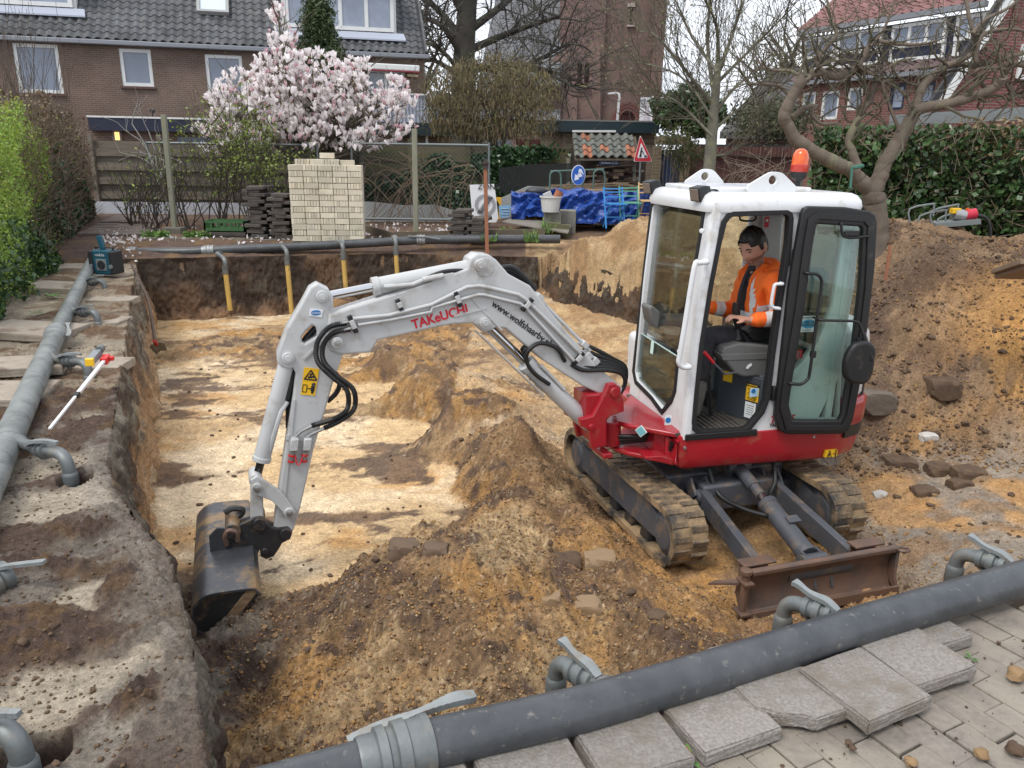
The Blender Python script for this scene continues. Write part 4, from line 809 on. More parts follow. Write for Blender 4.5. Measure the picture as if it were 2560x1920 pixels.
# ---------------- swing bracket
BETA = math.radians(20.0)
BV = Vector((-math.cos(BETA), -math.sin(BETA), 0)); BA = Vector((-math.sin(BETA), math.cos(BETA), 0))
BF = UP(1537, 981, .40)                                     # boom foot, centre plane of the boom
def BP(px, py, o=0): return PL(px, py, BF+BA*o, BA)          # pixel -> point on a plane parallel to the boom
def B2(px, py, o=0): q = BP(px, py, o)-BF; return (q.dot(BV), q.z)
def BW(b, z, o=0): return BF+BV*b+UZ*z+BA*o
def bplate(name, pts, o, th, m, holes=(), parent=EXC, bevel=.006, conv=None, ref=None):
 """outline read at the near face (o - th/2), plate centred on o"""
 f = [B2(*(conv(*p) if conv else p), o-th/2 if ref is None else ref) for p in pts]; hs = [[B2(*(conv(*p) if conv else p), o-th/2 if ref is None else ref) for p in h] for h in holes]
 return plate(name, f, hs, BF+BA*o, BV, UZ, th, m, parent, bevel=bevel)
for o in (-.125, .125):
 bplate('swing_bracket', [(1290,1075),(1310,1020),(1350,1010),(1390,1040),(1397,1090),(1415,1130),(1415,1205),(1330,1235),(1285,1265),(1285,1460),(1200,1480),(1185,1420),(1170,1345),(1110,1315),(1105,1275),(1150,1265),(1200,1250)], o, .045, RED, conv=cD, bevel=.01, ref=-.1475)
bplate('swing_post', [(1150,1100),(1260,1090),(1330,1060),(1330,1230),(1290,1270),(1290,1450),(1200,1440),(1150,1270)], 0, .21, RED, conv=cD, bevel=.01)
part(MB().box(BP(*cD(1245,1495),-.02),(.07,.26,.035),(BV,BA,UZ)), 'swing_foot', RED, bevel=.006)
for p, r in (((1357,1072),.034),((1185,1328),.02)): part(MB().cyl(BP(*cD(*p),-.165), BP(*cD(*p),-.165)+BA*.33, r, n=18), 'bracket_pin', RED, bevel=.004)
part(MB().cyl(BP(*cD(1320,1270),.0), BP(*cD(1320,1450),.0), .075, n=20), 'swing_pivot', RED, bevel=.006)
nose = [U(.03,.06,-.02),U(-.02,.03,-.03),U(-.26,.26,-.03),U(-.33,.36,-.03),U(-.33,.52,-.03),U(-.2,.62,-.03),U(0,.9,-.02)]
part(MB().prism([p+UZ*.0 for p in nose], UZ*.035), 'nose_top', RED, bevel=.01)
part(MB().prism([p-UZ*.20 for p in nose], UZ*.035), 'nose_bottom', RED, bevel=.01)
part(MB().prism([U(.04,.08,-.2),U(-.10,.2,-.2),U(-.10,.75,-.2),U(.04,.95,-.2)], UZ*.17), 'nose_block', RED, bevel=.01)
for i in range(3): hose('swing_hose', [U(-.05,.3+.02*i,-.09-.03*i), U(-.2,.3+.03*i,-.1-.03*i), U(-.33,.36,-.11-.03*i)], .016)
dm = UP(*cB(130,1447), .12); dmn = (-UR*.72-UA*.69).normalized(); dmx = Vector((-dmn.y,dmn.x,0))
dmx = dmx if dmx.dot(UR) > 0 else -dmx
part(MB().box(dm,(.062,.062,.004),((dmx+UZ).normalized(),(dmx-UZ).normalized(),dmn)), 'diamond_sticker', STK_W); part(MB().box(dm+dmn*.003,(.052,.052,.003),((dmx+UZ).normalized(),(dmx-UZ).normalized(),dmn)), 'diamond_field', STK_T)
part(MB().prism([U(.02,.06,-.2),U(-.06,.1,-.2),U(-.03,.2,-.2),U(-.02,.0,-.2)], UZ*.16), 'nose_cheek', RED, bevel=.008)
for i in range(4): part(MB().box(U(-.035,.055+.012*i,-.07-.02*i),(.012,.05,.01),(UR,UA,UZ)), 'vent_slot', BLACKP)
part(MB().prism([UP(*p,.02) for p in [(1612,1143),(1655,1140),(1688,1150),(1680,1163),(1648,1155),(1615,1150)]], UA*.12), 'tie_down_lug', RED, bevel=.005)
# ---------------- boom
boom_out = [(827,791),(1000,735),(1080,708),(1172,676),(1180,650),(1195,640),(1222,642),(1239,654),(1269,689),(1323,718),(1357,762),(1418,836),(1489,917),(1536,958),(1553,972),(1548,990),(1530,996),(1512,986),(1458,961),(1364,900),(1289,836),(1266,817),(1240,814),(1228,822),(1210,826),(1198,812),(1181,804),(1134,806),(1080,816),(942,847),(924,877),(854,882),(830,873),(820,853)]
boom = bplate('boom', boom_out, 0, .15, LGREY, bevel=.012)
boom['label'] = 'light grey cranked boom carrying the lettering'
for p, r in (((1203,664),.036),((1215,809),.036),(cA(682,402),.034)):
 part(MB().cyl(BP(*p,-.115), BP(*p,-.115)+BA*.23, r, n=20).cyl(BP(*p,-.125), BP(*p,-.125)+BA*.01, r*.6, n=16), 'boom_pin', LGREY, boom, bevel=.003)
part(MB().lathe([(.0,0),(.02,0),(.02,.012),(0,.014)], BP(*cA(684,402),-.128), -BA, 6), 'pin_nut', STEEL, boom)
# stiffening ribs on the near face
for pa_, pb_ in (((1135,790),(1215,770)),((1170,735),(1255,825))):
 part(MB().bar(BP(*pa_,-.078), BP(*pb_,-.078), .012,.008, BA), 'boom_rib', LGREY, boom)
def pipe(pts, r, o, m=LGREY, name='hydraulic_pipe', parent=boom):
 return part(MB().tube([BP(*p, o) for p in pts], r, 8), name, m, parent, smooth=50)
pipe([cA(745,300),cA(900,285),cA(1080,240),cA(1230,165),cD(340,280),cD(390,285),cD(640,345),cD(700,385),cD(1120,800)], .013, -.095)
pipe([cA(770,325),cA(900,305),cA(1080,270),cD(0,440),cD(340,345),cD(380,345),cD(650,410),cD(690,440),cD(1065,850)], .011, -.093)
pipe([cA(700,270),cA(860,255),cA(1080,190),cD(330,195),cD(380,200),cD(690,280),cD(740,320),cD(1170,760)], .012, -.05)
pipe([cD(430,230),cD(640,300),cD(760,420),cD(1150,830)], .011, -.02)
for p, w in ((cD(190,378),.10),(cD(705,420),.10),(cD(1085,815),.10),(cA(748,322),.11),(cA(945,240),.07)):
 q = BP(*p,-.095); dirv = BV*.75+UZ*.66
 k = part(MB().box(q,(.028,w,.03),((BV*.94-UZ*.34).normalized() if p[0] < 1150 else (BV*.72+UZ*.69).normalized(),(UZ*.94+BV*.34).normalized() if p[0] < 1150 else (UZ*.72-BV*.69).normalized(),BA)), 'pipe_clamp', BLACKP, boom, bevel=.004)
 part(MB().box(q-BA*.012,(.03,w*.5,.014),((BV*.94-UZ*.34).normalized() if p[0] < 1150 else (BV*.72+UZ*.69).normalized(),(UZ*.94+BV*.34).normalized() if p[0] < 1150 else (UZ*.72-BV*.69).normalized(),BA)), 'clamp_plate', LGREY, k, bevel=.003)
for p in (cD(785,360),cD(800,400),cD(1120,710),cD(1150,790),cD(1200,830)): part(MB().box(BP(*p,-.03),(.05,.08,.04),((BV*.72+UZ*.69).normalized(),BA,(UZ*.72-BV*.69).normalized())), 'pipe_clamp', LGREY, boom, bevel=.004)
# hoses from the boom foot back under the cab
for i in range(6):
 o = -.06+.028*i
 hose('boom_hose', [BP(*cD(1030+22*i,860-28*i),o-.02), BP(*cD(1120+20*i,905-30*i),o-.03), BP(*cD(1280+10*i,905-18*i),o-.03), BP(*cD(1400+6*i,930-10*i),o), BP(*cD(1430,1000),o+.02), BP(*cD(1390,1085),o+.03), BP(*cD(1345,1180),o+.05)], .015, boom)
for i in range(3): hose('cylinder_hose', [BP(*cD(985-14*i,840-10*i),-.09+.05*i), BP(*cD(920-10*i,740-6*i),-.1+.05*i), BP(*cD(800-10*i,705),-.1+.05*i), BP(*cD(715-20*i,760-10*i),-.1+.05*i), BP(*cD(700-8*i,840-30*i),-.08+.05*i), BP(*cD(760,930),-.08+.04*i), BP(*cD(870,1010),-.07+.03*i)], .014, boom)
for i in range(3): hose('top_hose', [BP(*cD(480,150+20*i),.0+.02*i), BP(*cD(590,140+25*i),.0+.02*i), BP(*cD(680,210+22*i),.0+.02*i), BP(*cD(760,300+15*i),.0+.02*i)], .015, boom)
# boom cylinder with guard
p1, p2 = BP(*cD(1130,1275),0), BP(*cD(400,565),0); ax = (p2-p1).normalized(); Lc = (p2-p1).length
barl = part(MB().cyl(p1+ax*.02, p1+ax*Lc*.60, .058, n=20).cyl(p1+ax*Lc*.57,p1+ax*Lc*.62,.064,n=20).cyl(p1-BA*.085,p1+BA*.085,.055,n=18), 'boom_cylinder', LGREY, bevel=.004)
part(MB().cyl(p1+ax*Lc*.6, p2, .03, n=16), 'cylinder_rod', CHROME, barl)
upv = BA.cross(ax); upv = upv if upv.z < 0 else -upv
part(MB().box(p1+ax*Lc*.70+upv*.075,(Lc*.62,.14,.01),(ax,BA,upv)), 'cylinder_guard', LGREY, barl, bevel=.003)
part(MB().tube([p1+ax*Lc*.3-BA*.05-upv*.05, p1+ax*Lc*.55-BA*.05-upv*.055], .012, 8), 'cylinder_pipe', LGREY, barl)
# arm cylinder
p1, p2 = BP(1203,664,0), BP(*cA(620,207),0); ax = (p2-p1).normalized(); Lc = (p2-p1).length; e = BP(*cA(838,152),0); fr_ = (e-p1).length/Lc
arc = part(MB().cyl(p1, p1+ax*Lc*fr_, .052, n=20).cyl(p1+ax*Lc*(fr_-.03), p1+ax*Lc*(fr_+.015), .058, n=20).cyl(p1-BA*.08,p1+BA*.08,.06,n=18), 'arm_cylinder', LGREY, bevel=.004)
part(MB().cyl(p1+ax*Lc*fr_, p2, .027, n=16), 'cylinder_rod', CHROME, arc)
vq = p1+ax*Lc*.27-BA*.05; part(MB().box(vq-UZ*.02,(.14,.05,.05),(ax,BA,ax.cross(BA))).cyl(vq-BA*.03,vq-BA*.03+ax*.13,.018,n=10), 'lock_valve', LGREY, arc, bevel=.004)
part(MB().tube([BP(*cA(880,165),-.07),BP(*cA(1000,155),-.07),BP(*cA(1060,130),-.07)], .014, 8), 'cylinder_pipe', LGREY, arc)
hose('valve_hose', [vq+ax*.1, BP(*cA(1130,100),-.06), BP(*cA(1210,95),-.05), BP(*cA(1250,110),-.03)], .011, arc)
# ---------------- stick (dipper arm)
stick_out = [(600,160),(640,180),(657,210),(660,290),(652,380),(705,435),(660,560),(620,700),(575,850),(530,1050),(505,1150),(490,1192),(423,1185),(430,1130),(455,960),(480,790),(505,620),(515,530),(500,500),(470,505),(440,485),(437,450),(480,340),(545,230),(575,175)]
slot = [(575,318),(598,330),(606,352),(604,380),(545,416),(524,402),(524,375),(545,345)]
dip = bplate('dipper_arm', stick_out, 0, .115, LGREY, holes=[slot], conv=cA, bevel=.012)
for q_ in ((620,207),(475,468)): part(MB().cyl(BP(*cA(*q_),-.085), BP(*cA(*q_),-.085)+BA*.17, .034, n=18), 'arm_pin', LGREY, dip, bevel=.003)
for pp_ in ((620,207),(475,468)): part(MB().lathe([(0,0),(.02,0),(.018,.008),(0,.009)], BP(*cA(*pp_),-.087), -BA, 16), 'pin_cap', LGREY, dip)
part(MB().bar(BP(*cA(540,470),-.062), BP(*cA(690,330),-.062), .014,.008, BA), 'arm_rib', LGREY, dip)
part(MB().bar(BP(*cA(500,640),-.062), BP(*cA(450,1130),-.062), .014,.008, BA), 'arm_rib', LGREY, dip)
wl_ = bplate('warning_label', [(543,505),(606,512),(588,625),(528,620)], -.0605, .004, STK_Y, conv=cA, parent=dip, bevel=0)
XA = (BP(*cA(606,512),-.06)-BP(*cA(543,505),-.06)).normalized(); YA = -(BP(*cA(528,620),-.06)-BP(*cA(543,505),-.06)).normalized()
tq = [BP(*cA(*p),-.064) for p in ((543,555),(595,560),(572,517))]
mb = MB(); [mb.bar(tq[i], tq[(i+1)%3], .008,.002, BA) for i in range(3)]; mb.bar(BP(*cA(558,548),-.064),BP(*cA(585,545),-.064),.012,.002,BA); mb.bar(BP(*cA(566,540),-.064),BP(*cA(578,530),-.064),.01,.002,BA); mb.build('warning_triangle', STK_K, dip)
mb = MB(); mb.bar(BP(*cA(580,585),-.064),BP(*cA(577,606),-.064),.022,.002,BA); mb.bar(BP(*cA(577,606),-.064),BP(*cA(576,616),-.064),.014,.002,BA); mb.cyl(BP(*cA(582,577),-.063),BP(*cA(582,577),-.065),.012,n=10); mb.bar(BP(*cA(555,594),-.064),BP(*cA(570,596),-.064),.006,.002,BA); mb.build('warning_figure', STK_K, dip)
mb = MB(); rq = [BP(*cA(*p),-.064) for p in ((538,578),(555,580),(551,610),(534,608))]; [mb.bar(rq[i], rq[(i+1)%4], .004,.002, BA) for i in range(4)]; mb.build('warning_box', STK_K, dip)
lg = BP(*cA(592,274),-.0615); part(MB().box(lg,(.075,.045,.003),((XA*.98).normalized(),(UZ*.97-BV*.2).normalized(),BA)), 'company_sticker', STK_W, dip)
part(MB().add([lg-BA*.003+BV*-.03*math.cos(a)+UZ*.016*math.sin(a) for a in [i*math.pi/10 for i in range(20)]], [tuple(range(20))]), 'sticker_oval', STK_B, dip)
text('sticker_lettering', 'WOLFSHAAR', .015, lg-BA*.005+BV*.034-UZ*.006, -BV, UZ, STK_W, dip, th=.001, sx=.72)
for off in (0, 26):
 hose('arm_hose', [BP(*cA(720+off*.6,318+off),-.085), BP(*cA(650+off*.6,335+off),-.1), BP(*cA(598+off,400+off*.4),-.115), BP(*cA(600+off,480),-.13), BP(*cA(660+off,545),-.14), BP(*cA(722+off*1.1,600),-.13), BP(*cA(725+off*1.1,680),-.11), BP(*cA(670+off,722+off*.3),-.1), BP(*cA(575+off*2,752+off*.4),-.085)], .017, dip, rib=1)
 part(MB().tube([BP(*cA(575+off*2,752+off*.4),-.085), BP(*cA(530+off*1.6,775+off*.5),-.08), BP(*cA(507+off*1.8,795+off*.2),-.075)], .011, 8), 'hose_end', STEEL, dip)
 part(MB().tube([BP(*cA(655+off,330+off),-.095), BP(*cA(730+off*.6,312+off),-.085)], .014, 8), 'hose_end', STEEL, dip)
hose('inner_hose', [BP(*cA(660,280),.02), BP(*cA(600,330),.02), BP(*cA(540,400),.02), BP(*cA(500,500),.03), BP(*cA(480,620),.03), BP(*cA(478,760),.02)], .02, dip)
hose('inner_hose', [BP(*cA(640,650),.06), BP(*cA(680,610),.06), BP(*cA(690,560),.05), BP(*cA(640,480),.04)], .016, dip)
for (x, y) in ((500,830),(555,828)):
 cp = part(MB().box(BP(*cA(x,y),-.085),(.045,.075,.05),(BV,(UZ*.98+BV*-.15).normalized(),BA)), 'quick_coupling', LGREY, dip, bevel=.005)
 e0 = BP(*cA(x-8,y+30),-.085); e1 = BP(*cA(x-14,y+78),-.085); part(MB().cyl(e0, e1, .018, n=14), 'coupling_nipple', STEEL, cp)
 for f_ in (.35,.85): part(MB().cyl(e0.lerp(e1,f_-.07), e0.lerp(e1,f_+.07), .021, n=14), 'coupling_ring', STK_R, cp)
hose('dust_cap_cord', [BP(*cA(505,880),-.1), BP(*cA(512,915),-.11), BP(*cA(525,912),-.11), BP(*cA(535,885),-.1)], .004, dip, m=STK_R)
part(MB().bar(BP(*cA(465,800),-.06), BP(*cA(585,812),-.06), .03,.012, BA), 'coupling_rail', LGREY, dip)
# bucket cylinder
p1, p2 = BP(*cA(475,468),0), BP(*cA(338,985),0); ax = (p2-p1).normalized(); Lc = (p2-p1).length; e = BP(*cA(360,895),0); fr_ = (e-p1).length/Lc
bcy = part(MB().cyl(p1+ax*.03, p1+ax*Lc*fr_, .05, n=20).cyl(p1+ax*Lc*(fr_-.03), p1+ax*Lc*(fr_+.01), .056, n=20), 'bucket_cylinder', LGREY, bevel=.004)
part(MB().cyl(p1+ax*Lc*fr_, p2, .025, n=16), 'cylinder_rod', mat('rod_dark', (.12,.12,.12), .2, metal=.9), bcy)
part(MB().tube([BP(*cA(470,650),-.02),BP(*cA(445,690),-.04),BP(*cA(410,800),-.04),BP(*cA(400,850),-.03),BP(*cA(385,860),-.02)], .015, 8), 'cylinder_pipe', LGREY, bcy)
hose('bucket_hose', [BP(*cA(488,500),-.02),BP(*cA(487,560),-.02),BP(*cA(470,640),-.02)], .016, bcy)
# links
for o in (-.085, .085): bplate('tipping_link', [(320,985),(345,970),(375,990),(440,1035),(490,1095),(503,1120),(490,1140),(465,1140),(450,1110),(410,1070),(360,1050),(330,1040)], o, .03, LGREY, conv=cA, bevel=.006)
bplate('bucket_link', [(322,1010),(362,1020),(366,1160),(345,1175),(322,1160)], 0, .11, LGREY, conv=cA, bevel=.008)
for p in ((342,1018),(480,1122)):
 part(MB().cyl(BP(*cA(*p),-.115), BP(*cA(*p),-.115)+BA*.23, .03, n=18), 'link_pin', LGREY, bevel=.003); part(MB().lathe([(0,0),(.021,0),(.021,.01),(.012,.014),(0,.014)], BP(*cA(*p),-.12), -BA, 8), 'link_nut', STEEL)
part(MB().cyl(BP(*cA(338,985),-.07), BP(*cA(338,985),-.07)+BA*.14, .04, n=16), 'rod_eye', LGREY, bevel=.003)
# quick coupler
coup = [(640,530),(780,465),(850,470),(900,540),(1000,572),(1100,560),(1140,600),(1120,660),(1040,700),(1020,740),(960,830),(890,855),(845,830),(840,770),(820,760),(780,850),(740,800),(690,750),(480,790),(350,790),(410,680),(560,650)]
cpl = bplate('quick_coupler', coup, -.07, .03, BLACKM, conv=cK, bevel=.006); bplate('quick_coupler_cheek', coup, .07, .03, BLACKM, conv=cK, bevel=.006)
bplate('coupler_core', [(640,560),(800,500),(1000,600),(1080,640),(960,760),(700,740),(480,770),(420,700)], 0, .12, BLACKM, conv=cK)
for p, r in (((825,525),.04),((1085,620),.036),((590,655),.022),((880,790),.02)):
 part(MB().cyl(BP(*cK(*p),-.105), BP(*cK(*p),-.105)+BA*.21, r, n=16), 'coupler_pin', BLACKM, bevel=.004)
hk = BP(*cK(560,520),.0); part(MB().cyl(hk-BA*.10, hk+BA*.12, .045, n=16), 'coupler_bar', BUCK)
part(MB().tube(arcpts([BP(*cK(500,720),-.11),BP(*cK(480,640),-.12),BP(*cK(520,580),-.12),BP(*cK(600,600),-.12),BP(*cK(610,680),-.11)],4), .014, 8), 'coupler_latch', RUST)
for dd in (0,.09,.18): part(MB().tube(arcpts([BP(*cK(480,400),.06+dd),BP(*cK(560,360),.06+dd),BP(*cK(650,370),.06+dd),BP(*cK(640,420),.06+dd),BP(*cK(540,480),.06+dd)],4), .02, 8), 'coupler_hook', BLACKM)
# ditching bucket
HB = .60
BN0 = BP(*cK(480,820),0)
prof = [B2(*cK(*p),-HB) for p in [(845,1205),(800,1168),(770,1148),(500,1178),(300,1218),(200,1292),(148,1372),(152,1450),(182,1545),(232,1606),(330,1612),(430,1590)]]
shell = prof; n = len(prof); th = .014
def offs(pf, k):
 out = []
 for i, p in enumerate(pf):
  a = Vector(pf[max(i-1,0)]); c = Vector(pf[min(i+1,len(pf)-1)]); d = (c-a).normalized(); out.append((p[0]-d.y*k, p[1]+d.x*k))
 return out
ctr = Vector((sum(p[0] for p in prof)/n, sum(p[1] for p in prof)/n))
o1 = offs(prof, th); 
if (Vector(o1[5])-ctr).length > (Vector(prof[5])-ctr).length: o1 = offs(prof, -th)
sm = [tuple(q[:2]) for q in arcpts([(p[0],p[1],0) for p in prof], 4)]; smi = [tuple(q[:2]) for q in arcpts([(p[0],p[1],0) for p in o1], 4)]
ring = sm+smi[::-1]
bkt = part(MB().prism([BW(b,z,-HB) for b, z in ring], BA*2*HB), 'bucket', BUCK, smooth=40)
bkt['label'] = 'worn dark steel ditching bucket caked with sand'
for o in (-HB+.02, HB-.03):
 plate('bucket_side', [(b, z) for b, z in smi], [], BF+BA*o, BV, UZ, .02, BLACKM, bkt, bevel=.002)
MUD = mat('mud_caked', (.26,.18,.10), .95, col2=(.15,.095,.055), scale=20, bump=.8, bscale=40)
ea, eb = Vector(sm[5]), Vector(sm[-1])
part(MB().bar(BW(ea.x,ea.y,-HB+.012)+BV*.015, BW(eb.x,eb.y,-HB+.012)+BV*.0, .012,.055, BA.cross(BV)), 'side_cutter', MUD, bkt, bevel=.003)
part(MB().box(BW(prof[-1][0]-.005,prof[-1][1]-.005,0),(.09,2*HB,.016),((Vector((0,0,0))+BV*.8-UZ*.3).normalized(),BA,(UZ*.8+BV*.3).normalized())), 'cutting_edge', BUCK, bkt, bevel=.003)
for o in (-.10,.10): bplate('bucket_ear', [(330,640),(410,560),(470,560),(520,700),(480,790),(345,830)], o, .02, BUCK, conv=cK, parent=bkt, bevel=.003)
mt = BW(*B2(*cK(560,960),-.3),-.3)
# lettering on the boom
t0, t1 = BP(*cA(1003,343),-.0775), BP(*cA(1237,272),-.0775); tx = (t1-t0).normalized(); ty = BA.cross(tx); ty = ty if ty.z > 0 else -ty
lt_ = text('maker_lettering', 'TAKeUCHI', .08, t0, tx, ty, STK_R, boom, th=.003, bold=.002, sx=.98)
bb = [v.co for v in lt_.data.vertices]; wd = max((v.dot(tx) for v in bb))-min((v.dot(tx) for v in bb)); k_ = (t1-t0).length/wd
o_ = t0-wloc(boom)
for v in lt_.data.vertices:
 d_ = v.co-o_; v.co = o_+tx*(d_.dot(tx)*k_)+ty*d_.dot(ty)+BA*d_.dot(BA)
t0, t1 = BP(*cD(437,425),-.0775), BP(*cD(875,735),-.0775); tx = (t1-t0).normalized(); ty = BA.cross(tx); ty = ty if ty.z > 0 else -ty
text('web_lettering', 'www.wolfshaarbv.nl', .062, t0, tx, ty, STK_K, boom, th=.003, sx=.98, bold=.0008)
# ================================================================== the operator
SKIN = mat('skin', (.58,.33,.24), .5, col2=(.52,.27,.19), scale=14, spec=.35)
STUB = mat('skin_stubble', (.30,.165,.115), .6, col2=(.24,.125,.085), scale=60)
HAIR = mat('hair_dark', (.010,.008,.007), .5, col2=(.022,.017,.014), scale=60, stretch=(1,1,.3))
HIVIS = mat('hivis_orange', (.95,.17,.014), .75, col2=(.85,.13,.01), scale=9, bump=.9, bscale=13)
REFL = mat('reflective_tape', (.70,.71,.72), .4, col2=(.60,.61,.62), scale=20)
DARKC = mat('dark_clothing', (.018,.018,.022), .85, col2=(.032,.031,.035), scale=10, bump=.8, bscale=14)
BOOT = mat('dusty_boot', (.17,.155,.135), .9, col2=(.09,.083,.075), scale=9, bump=.4)
def skin_mesh(nodes, edges, root, sub=2):
 """connected joints with radii -> one continuous smooth surface"""
 names = list(nodes); ix = {k: i for i, k in enumerate(names)}
 me = bpy.data.meshes.new('sk'); me.from_pydata([tuple(nodes[k][0]) for k in names], [(ix[a], ix[b]) for a, b in edges], []); 
 o = bpy.data.objects.new('sk', me); COL.objects.link(o); md = o.modifiers.new('s', 'SKIN'); md.use_smooth_shade = True
 if not me.skin_vertices: 
  bm = bmesh.new(); bm.from_mesh(me); bm.verts.layers.skin.verify(); bm.to_mesh(me); bm.free()
 for i, k in enumerate(names):
  r = nodes[k][1]; r = r if isinstance(r, tuple) else (r, r); sv = me.skin_vertices[0].data[i]; sv.radius = r; sv.use_root = (k == root)
 sb = o.modifiers.new('d', 'SUBSURF'); sb.levels = sub; sb.render_levels = sub
 dg = bpy.context.evaluated_depsgraph_get(); m2 = bpy.data.meshes.new_from_object(o.evaluated_get(dg))
 v = [tuple(q.co) for q in m2.vertices]; f = [tuple(p.vertices) for p in m2.polygons]
 bpy.data.objects.remove(o); bpy.data.meshes.remove(me); bpy.data.meshes.remove(m2); return v, f
def J(px, py, l): return UP(px, py, l)
j = dict(pelvis=J(1888,838,.43), belly=J(1890,790,.43), chest=J(1893,730,.43), neck0=J(1896,676,.42), neck1=J(1889,650,.41),
shn=J(1934,700,.22), eln=J(1950,796,.15), wrn=J(1868,800,.17), shf=J(1868,700,.62), elf=J(1838,775,.68), wrf=J(1762,768,.66),
hpn=J(1888,848,.34), knn=J(1766,838,.31), ann=J(1740,990,.31), ton=J(1712,1050,.28), hpf=J(1888,848,.53), knf=J(1702,852,.56), anf=J(1690,1000,.56), tof=J(1665,1040,.55))
PER = thing('person', 'man in orange hi-vis jacket and dark trousers sitting at the controls in the cab', 'person', tuple(U(.45,.43,.0)))
# ---- head
HC = J(1884,616,.41); hf = (-UR*.84-UA*.36-UZ*.46).normalized(); hx = hf.cross(UZ).normalized(); hz = hx.cross(hf).normalized(); HS = 1.10
def head_mesh(nu=56, nv=40):
 vs = []
 for jv in range(nv+1):
  t = math.pi*jv/nv
  for i in range(nu):
   a = 2*math.pi*i/nu; x = math.sin(t)*math.cos(a); y = math.sin(t)*math.sin(a); z = math.cos(t)
   X, Y, Z = .076*x, .096*y, .120*z
   if Z < 0: k = 1-.34*(Z/-.12)**1.4; X *= k; Y = Y*(1-.10*(Z/-.12)) if Y > 0 else Y*(1-.55*(Z/-.12))
   if Y > 0:
    g = lambda cx, cz, sx, sz: math.exp(-((X-cx)/sx)**2-((Z-cz)/sz)**2)
    Y += .030*g(0,-.030,.013,.018)+.014*g(0,.0,.010,.03)+.006*(g(.028,.030,.025,.010)+g(-.028,.030,.025,.010))
    Y -= .011*(g(.032,.010,.017,.013)+g(-.032,.010,.017,.013))
    Y += .006*g(0,-.060,.022,.006)+.006*g(0,-.074,.020,.006)-.004*g(0,-.067,.024,.003)+.012*g(0,-.102,.022,.016)+.004*(g(.045,-.03,.02,.02)+g(-.045,-.03,.02,.02))
   vs.append(HC+(hx*X+hf*Y+hz*Z)*HS)
 return vs, [(jv*nu+i, (jv+1)*nu+i, (jv+1)*nu+(i+1)%nu, jv*nu+(i+1)%nu) for jv in range(nv) for i in range(nu)]
def hl(x, y, z): return HC+(hx*x+hf*y+hz*z)*HS
bv, bf = skin_mesh(dict(pelvis=(j['pelvis'],(.12,.10)), belly=(j['belly'],.11), chest=(j['chest'],(.12,.10)), neck0=(j['neck0'],.062), neck1=(j['neck1'],.055), head=(HC,.05),
shn=(j['shn'],.055), eln=(j['eln'],.042), wrn=(j['wrn'],.03), shf=(j['shf'],.055), elf=(j['elf'],.042), wrf=(j['wrf'],.03),
hpn=(j['hpn'],.08), knn=(j['knn'],.058), ann=(j['ann'],.04), ton=(j['ton'],.035), hpf=(j['hpf'],.08), knf=(j['knf'],.058), anf=(j['anf'],.04), tof=(j['tof'],.035)),
[('pelvis','belly'),('belly','chest'),('chest','neck0'),('neck0','neck1'),('neck1','head'),('chest','shn'),('shn','eln'),('eln','wrn'),('chest','shf'),('shf','elf'),('elf','wrf'),('pelvis','hpn'),('hpn','knn'),('knn','ann'),('ann','ton'),('pelvis','hpf'),('hpf','knf'),('knf','anf'),('anf','tof')], 'pelvis')
V = list(bv); Fs = list(bf)
def addm(v, f):
 o = len(V); V.extend(tuple(q) for q in v); Fs.extend(tuple(i+o for i in q) for q in f)
addm(*head_mesh())
for sx in (-1, 1):                                        # ears
 m = MB().ball(hl(sx*.076,-.012,.0), .033*HS, (.35,.62,1.0), 12, 8, (hx,hf,hz)); addm(m.v, m.f)
def hand(wr, px, py, l, grip, flip):
 """palm and five separate bent fingers closing over the grip"""
 pc = UP(px, py, l); d = (pc-wr).normalized(); side = d.cross(UZ).normalized()*flip; dn = d.cross(side).normalized(); dn = dn if dn.z < 0 else -dn
 v, f = skin_mesh(dict(a=(wr-d*.02,.03), b=(wr+d*.02,(.034,.022)), c=(wr+d*.055,(.042,.019)), e=(wr+d*.085,(.040,.016))), [('a','b'),('b','c'),('c','e')], 'a', 2); addm(v, f)
 for k, (o, L) in enumerate(((-.033,.075),(-.011,.088),(.011,.084),(.032,.066))):
  b = wr+d*.085+side*o; p1 = b+d*L*.42+dn*.004; p2 = p1+d*L*.22+dn*L*.34; p3 = p2-d*L*.06+dn*L*.30
  v, f = skin_mesh(dict(a=(b-d*.025,.0115), b=(p1,.0105), c=(p2,.0095), e=(p3,.008)), [('a','b'),('b','c'),('c','e')], 'a', 1); addm(v, f)
 b = wr+d*.03-side*.035; v, f = skin_mesh(dict(a=(b,.014), b=(b-side*.025+d*.03+dn*.015,.013), c=(b-side*.02+d*.06+dn*.035,.0105)), [('a','b'),('b','c')], 'a', 1); addm(v, f)
hand(j['wrn'], 1825, 788, .19, jt, 1)
hand(j['wrf'], 1722, 772, .66, None, -1)
me = mesh_from('b', V, Fs); o = bpy.data.objects.new('b', me); COL.objects.link(o); rm = o.modifiers.new('r', 'REMESH'); rm.mode = 'VOXEL'; rm.voxel_size = .0075; rm.use_smooth_shade = True
sm_ = o.modifiers.new('s', 'SMOOTH'); sm_.factor = .4; sm_.iterations = 2
m2 = bpy.data.meshes.new_from_object(o.evaluated_get(bpy.context.evaluated_depsgraph_get())); n = len(m2.vertices); co = np.zeros(n*3, np.float32); m2.vertices.foreach_get('co', co); co = co.reshape(-1,3).astype(float)
fcs = [tuple(p.vertices) for p in m2.polygons]; bpy.data.objects.remove(o)
bo = mkobj('body', [tuple(c) for c in co], fcs, SKIN, PER, 180); bo.data.materials.append(STUB)
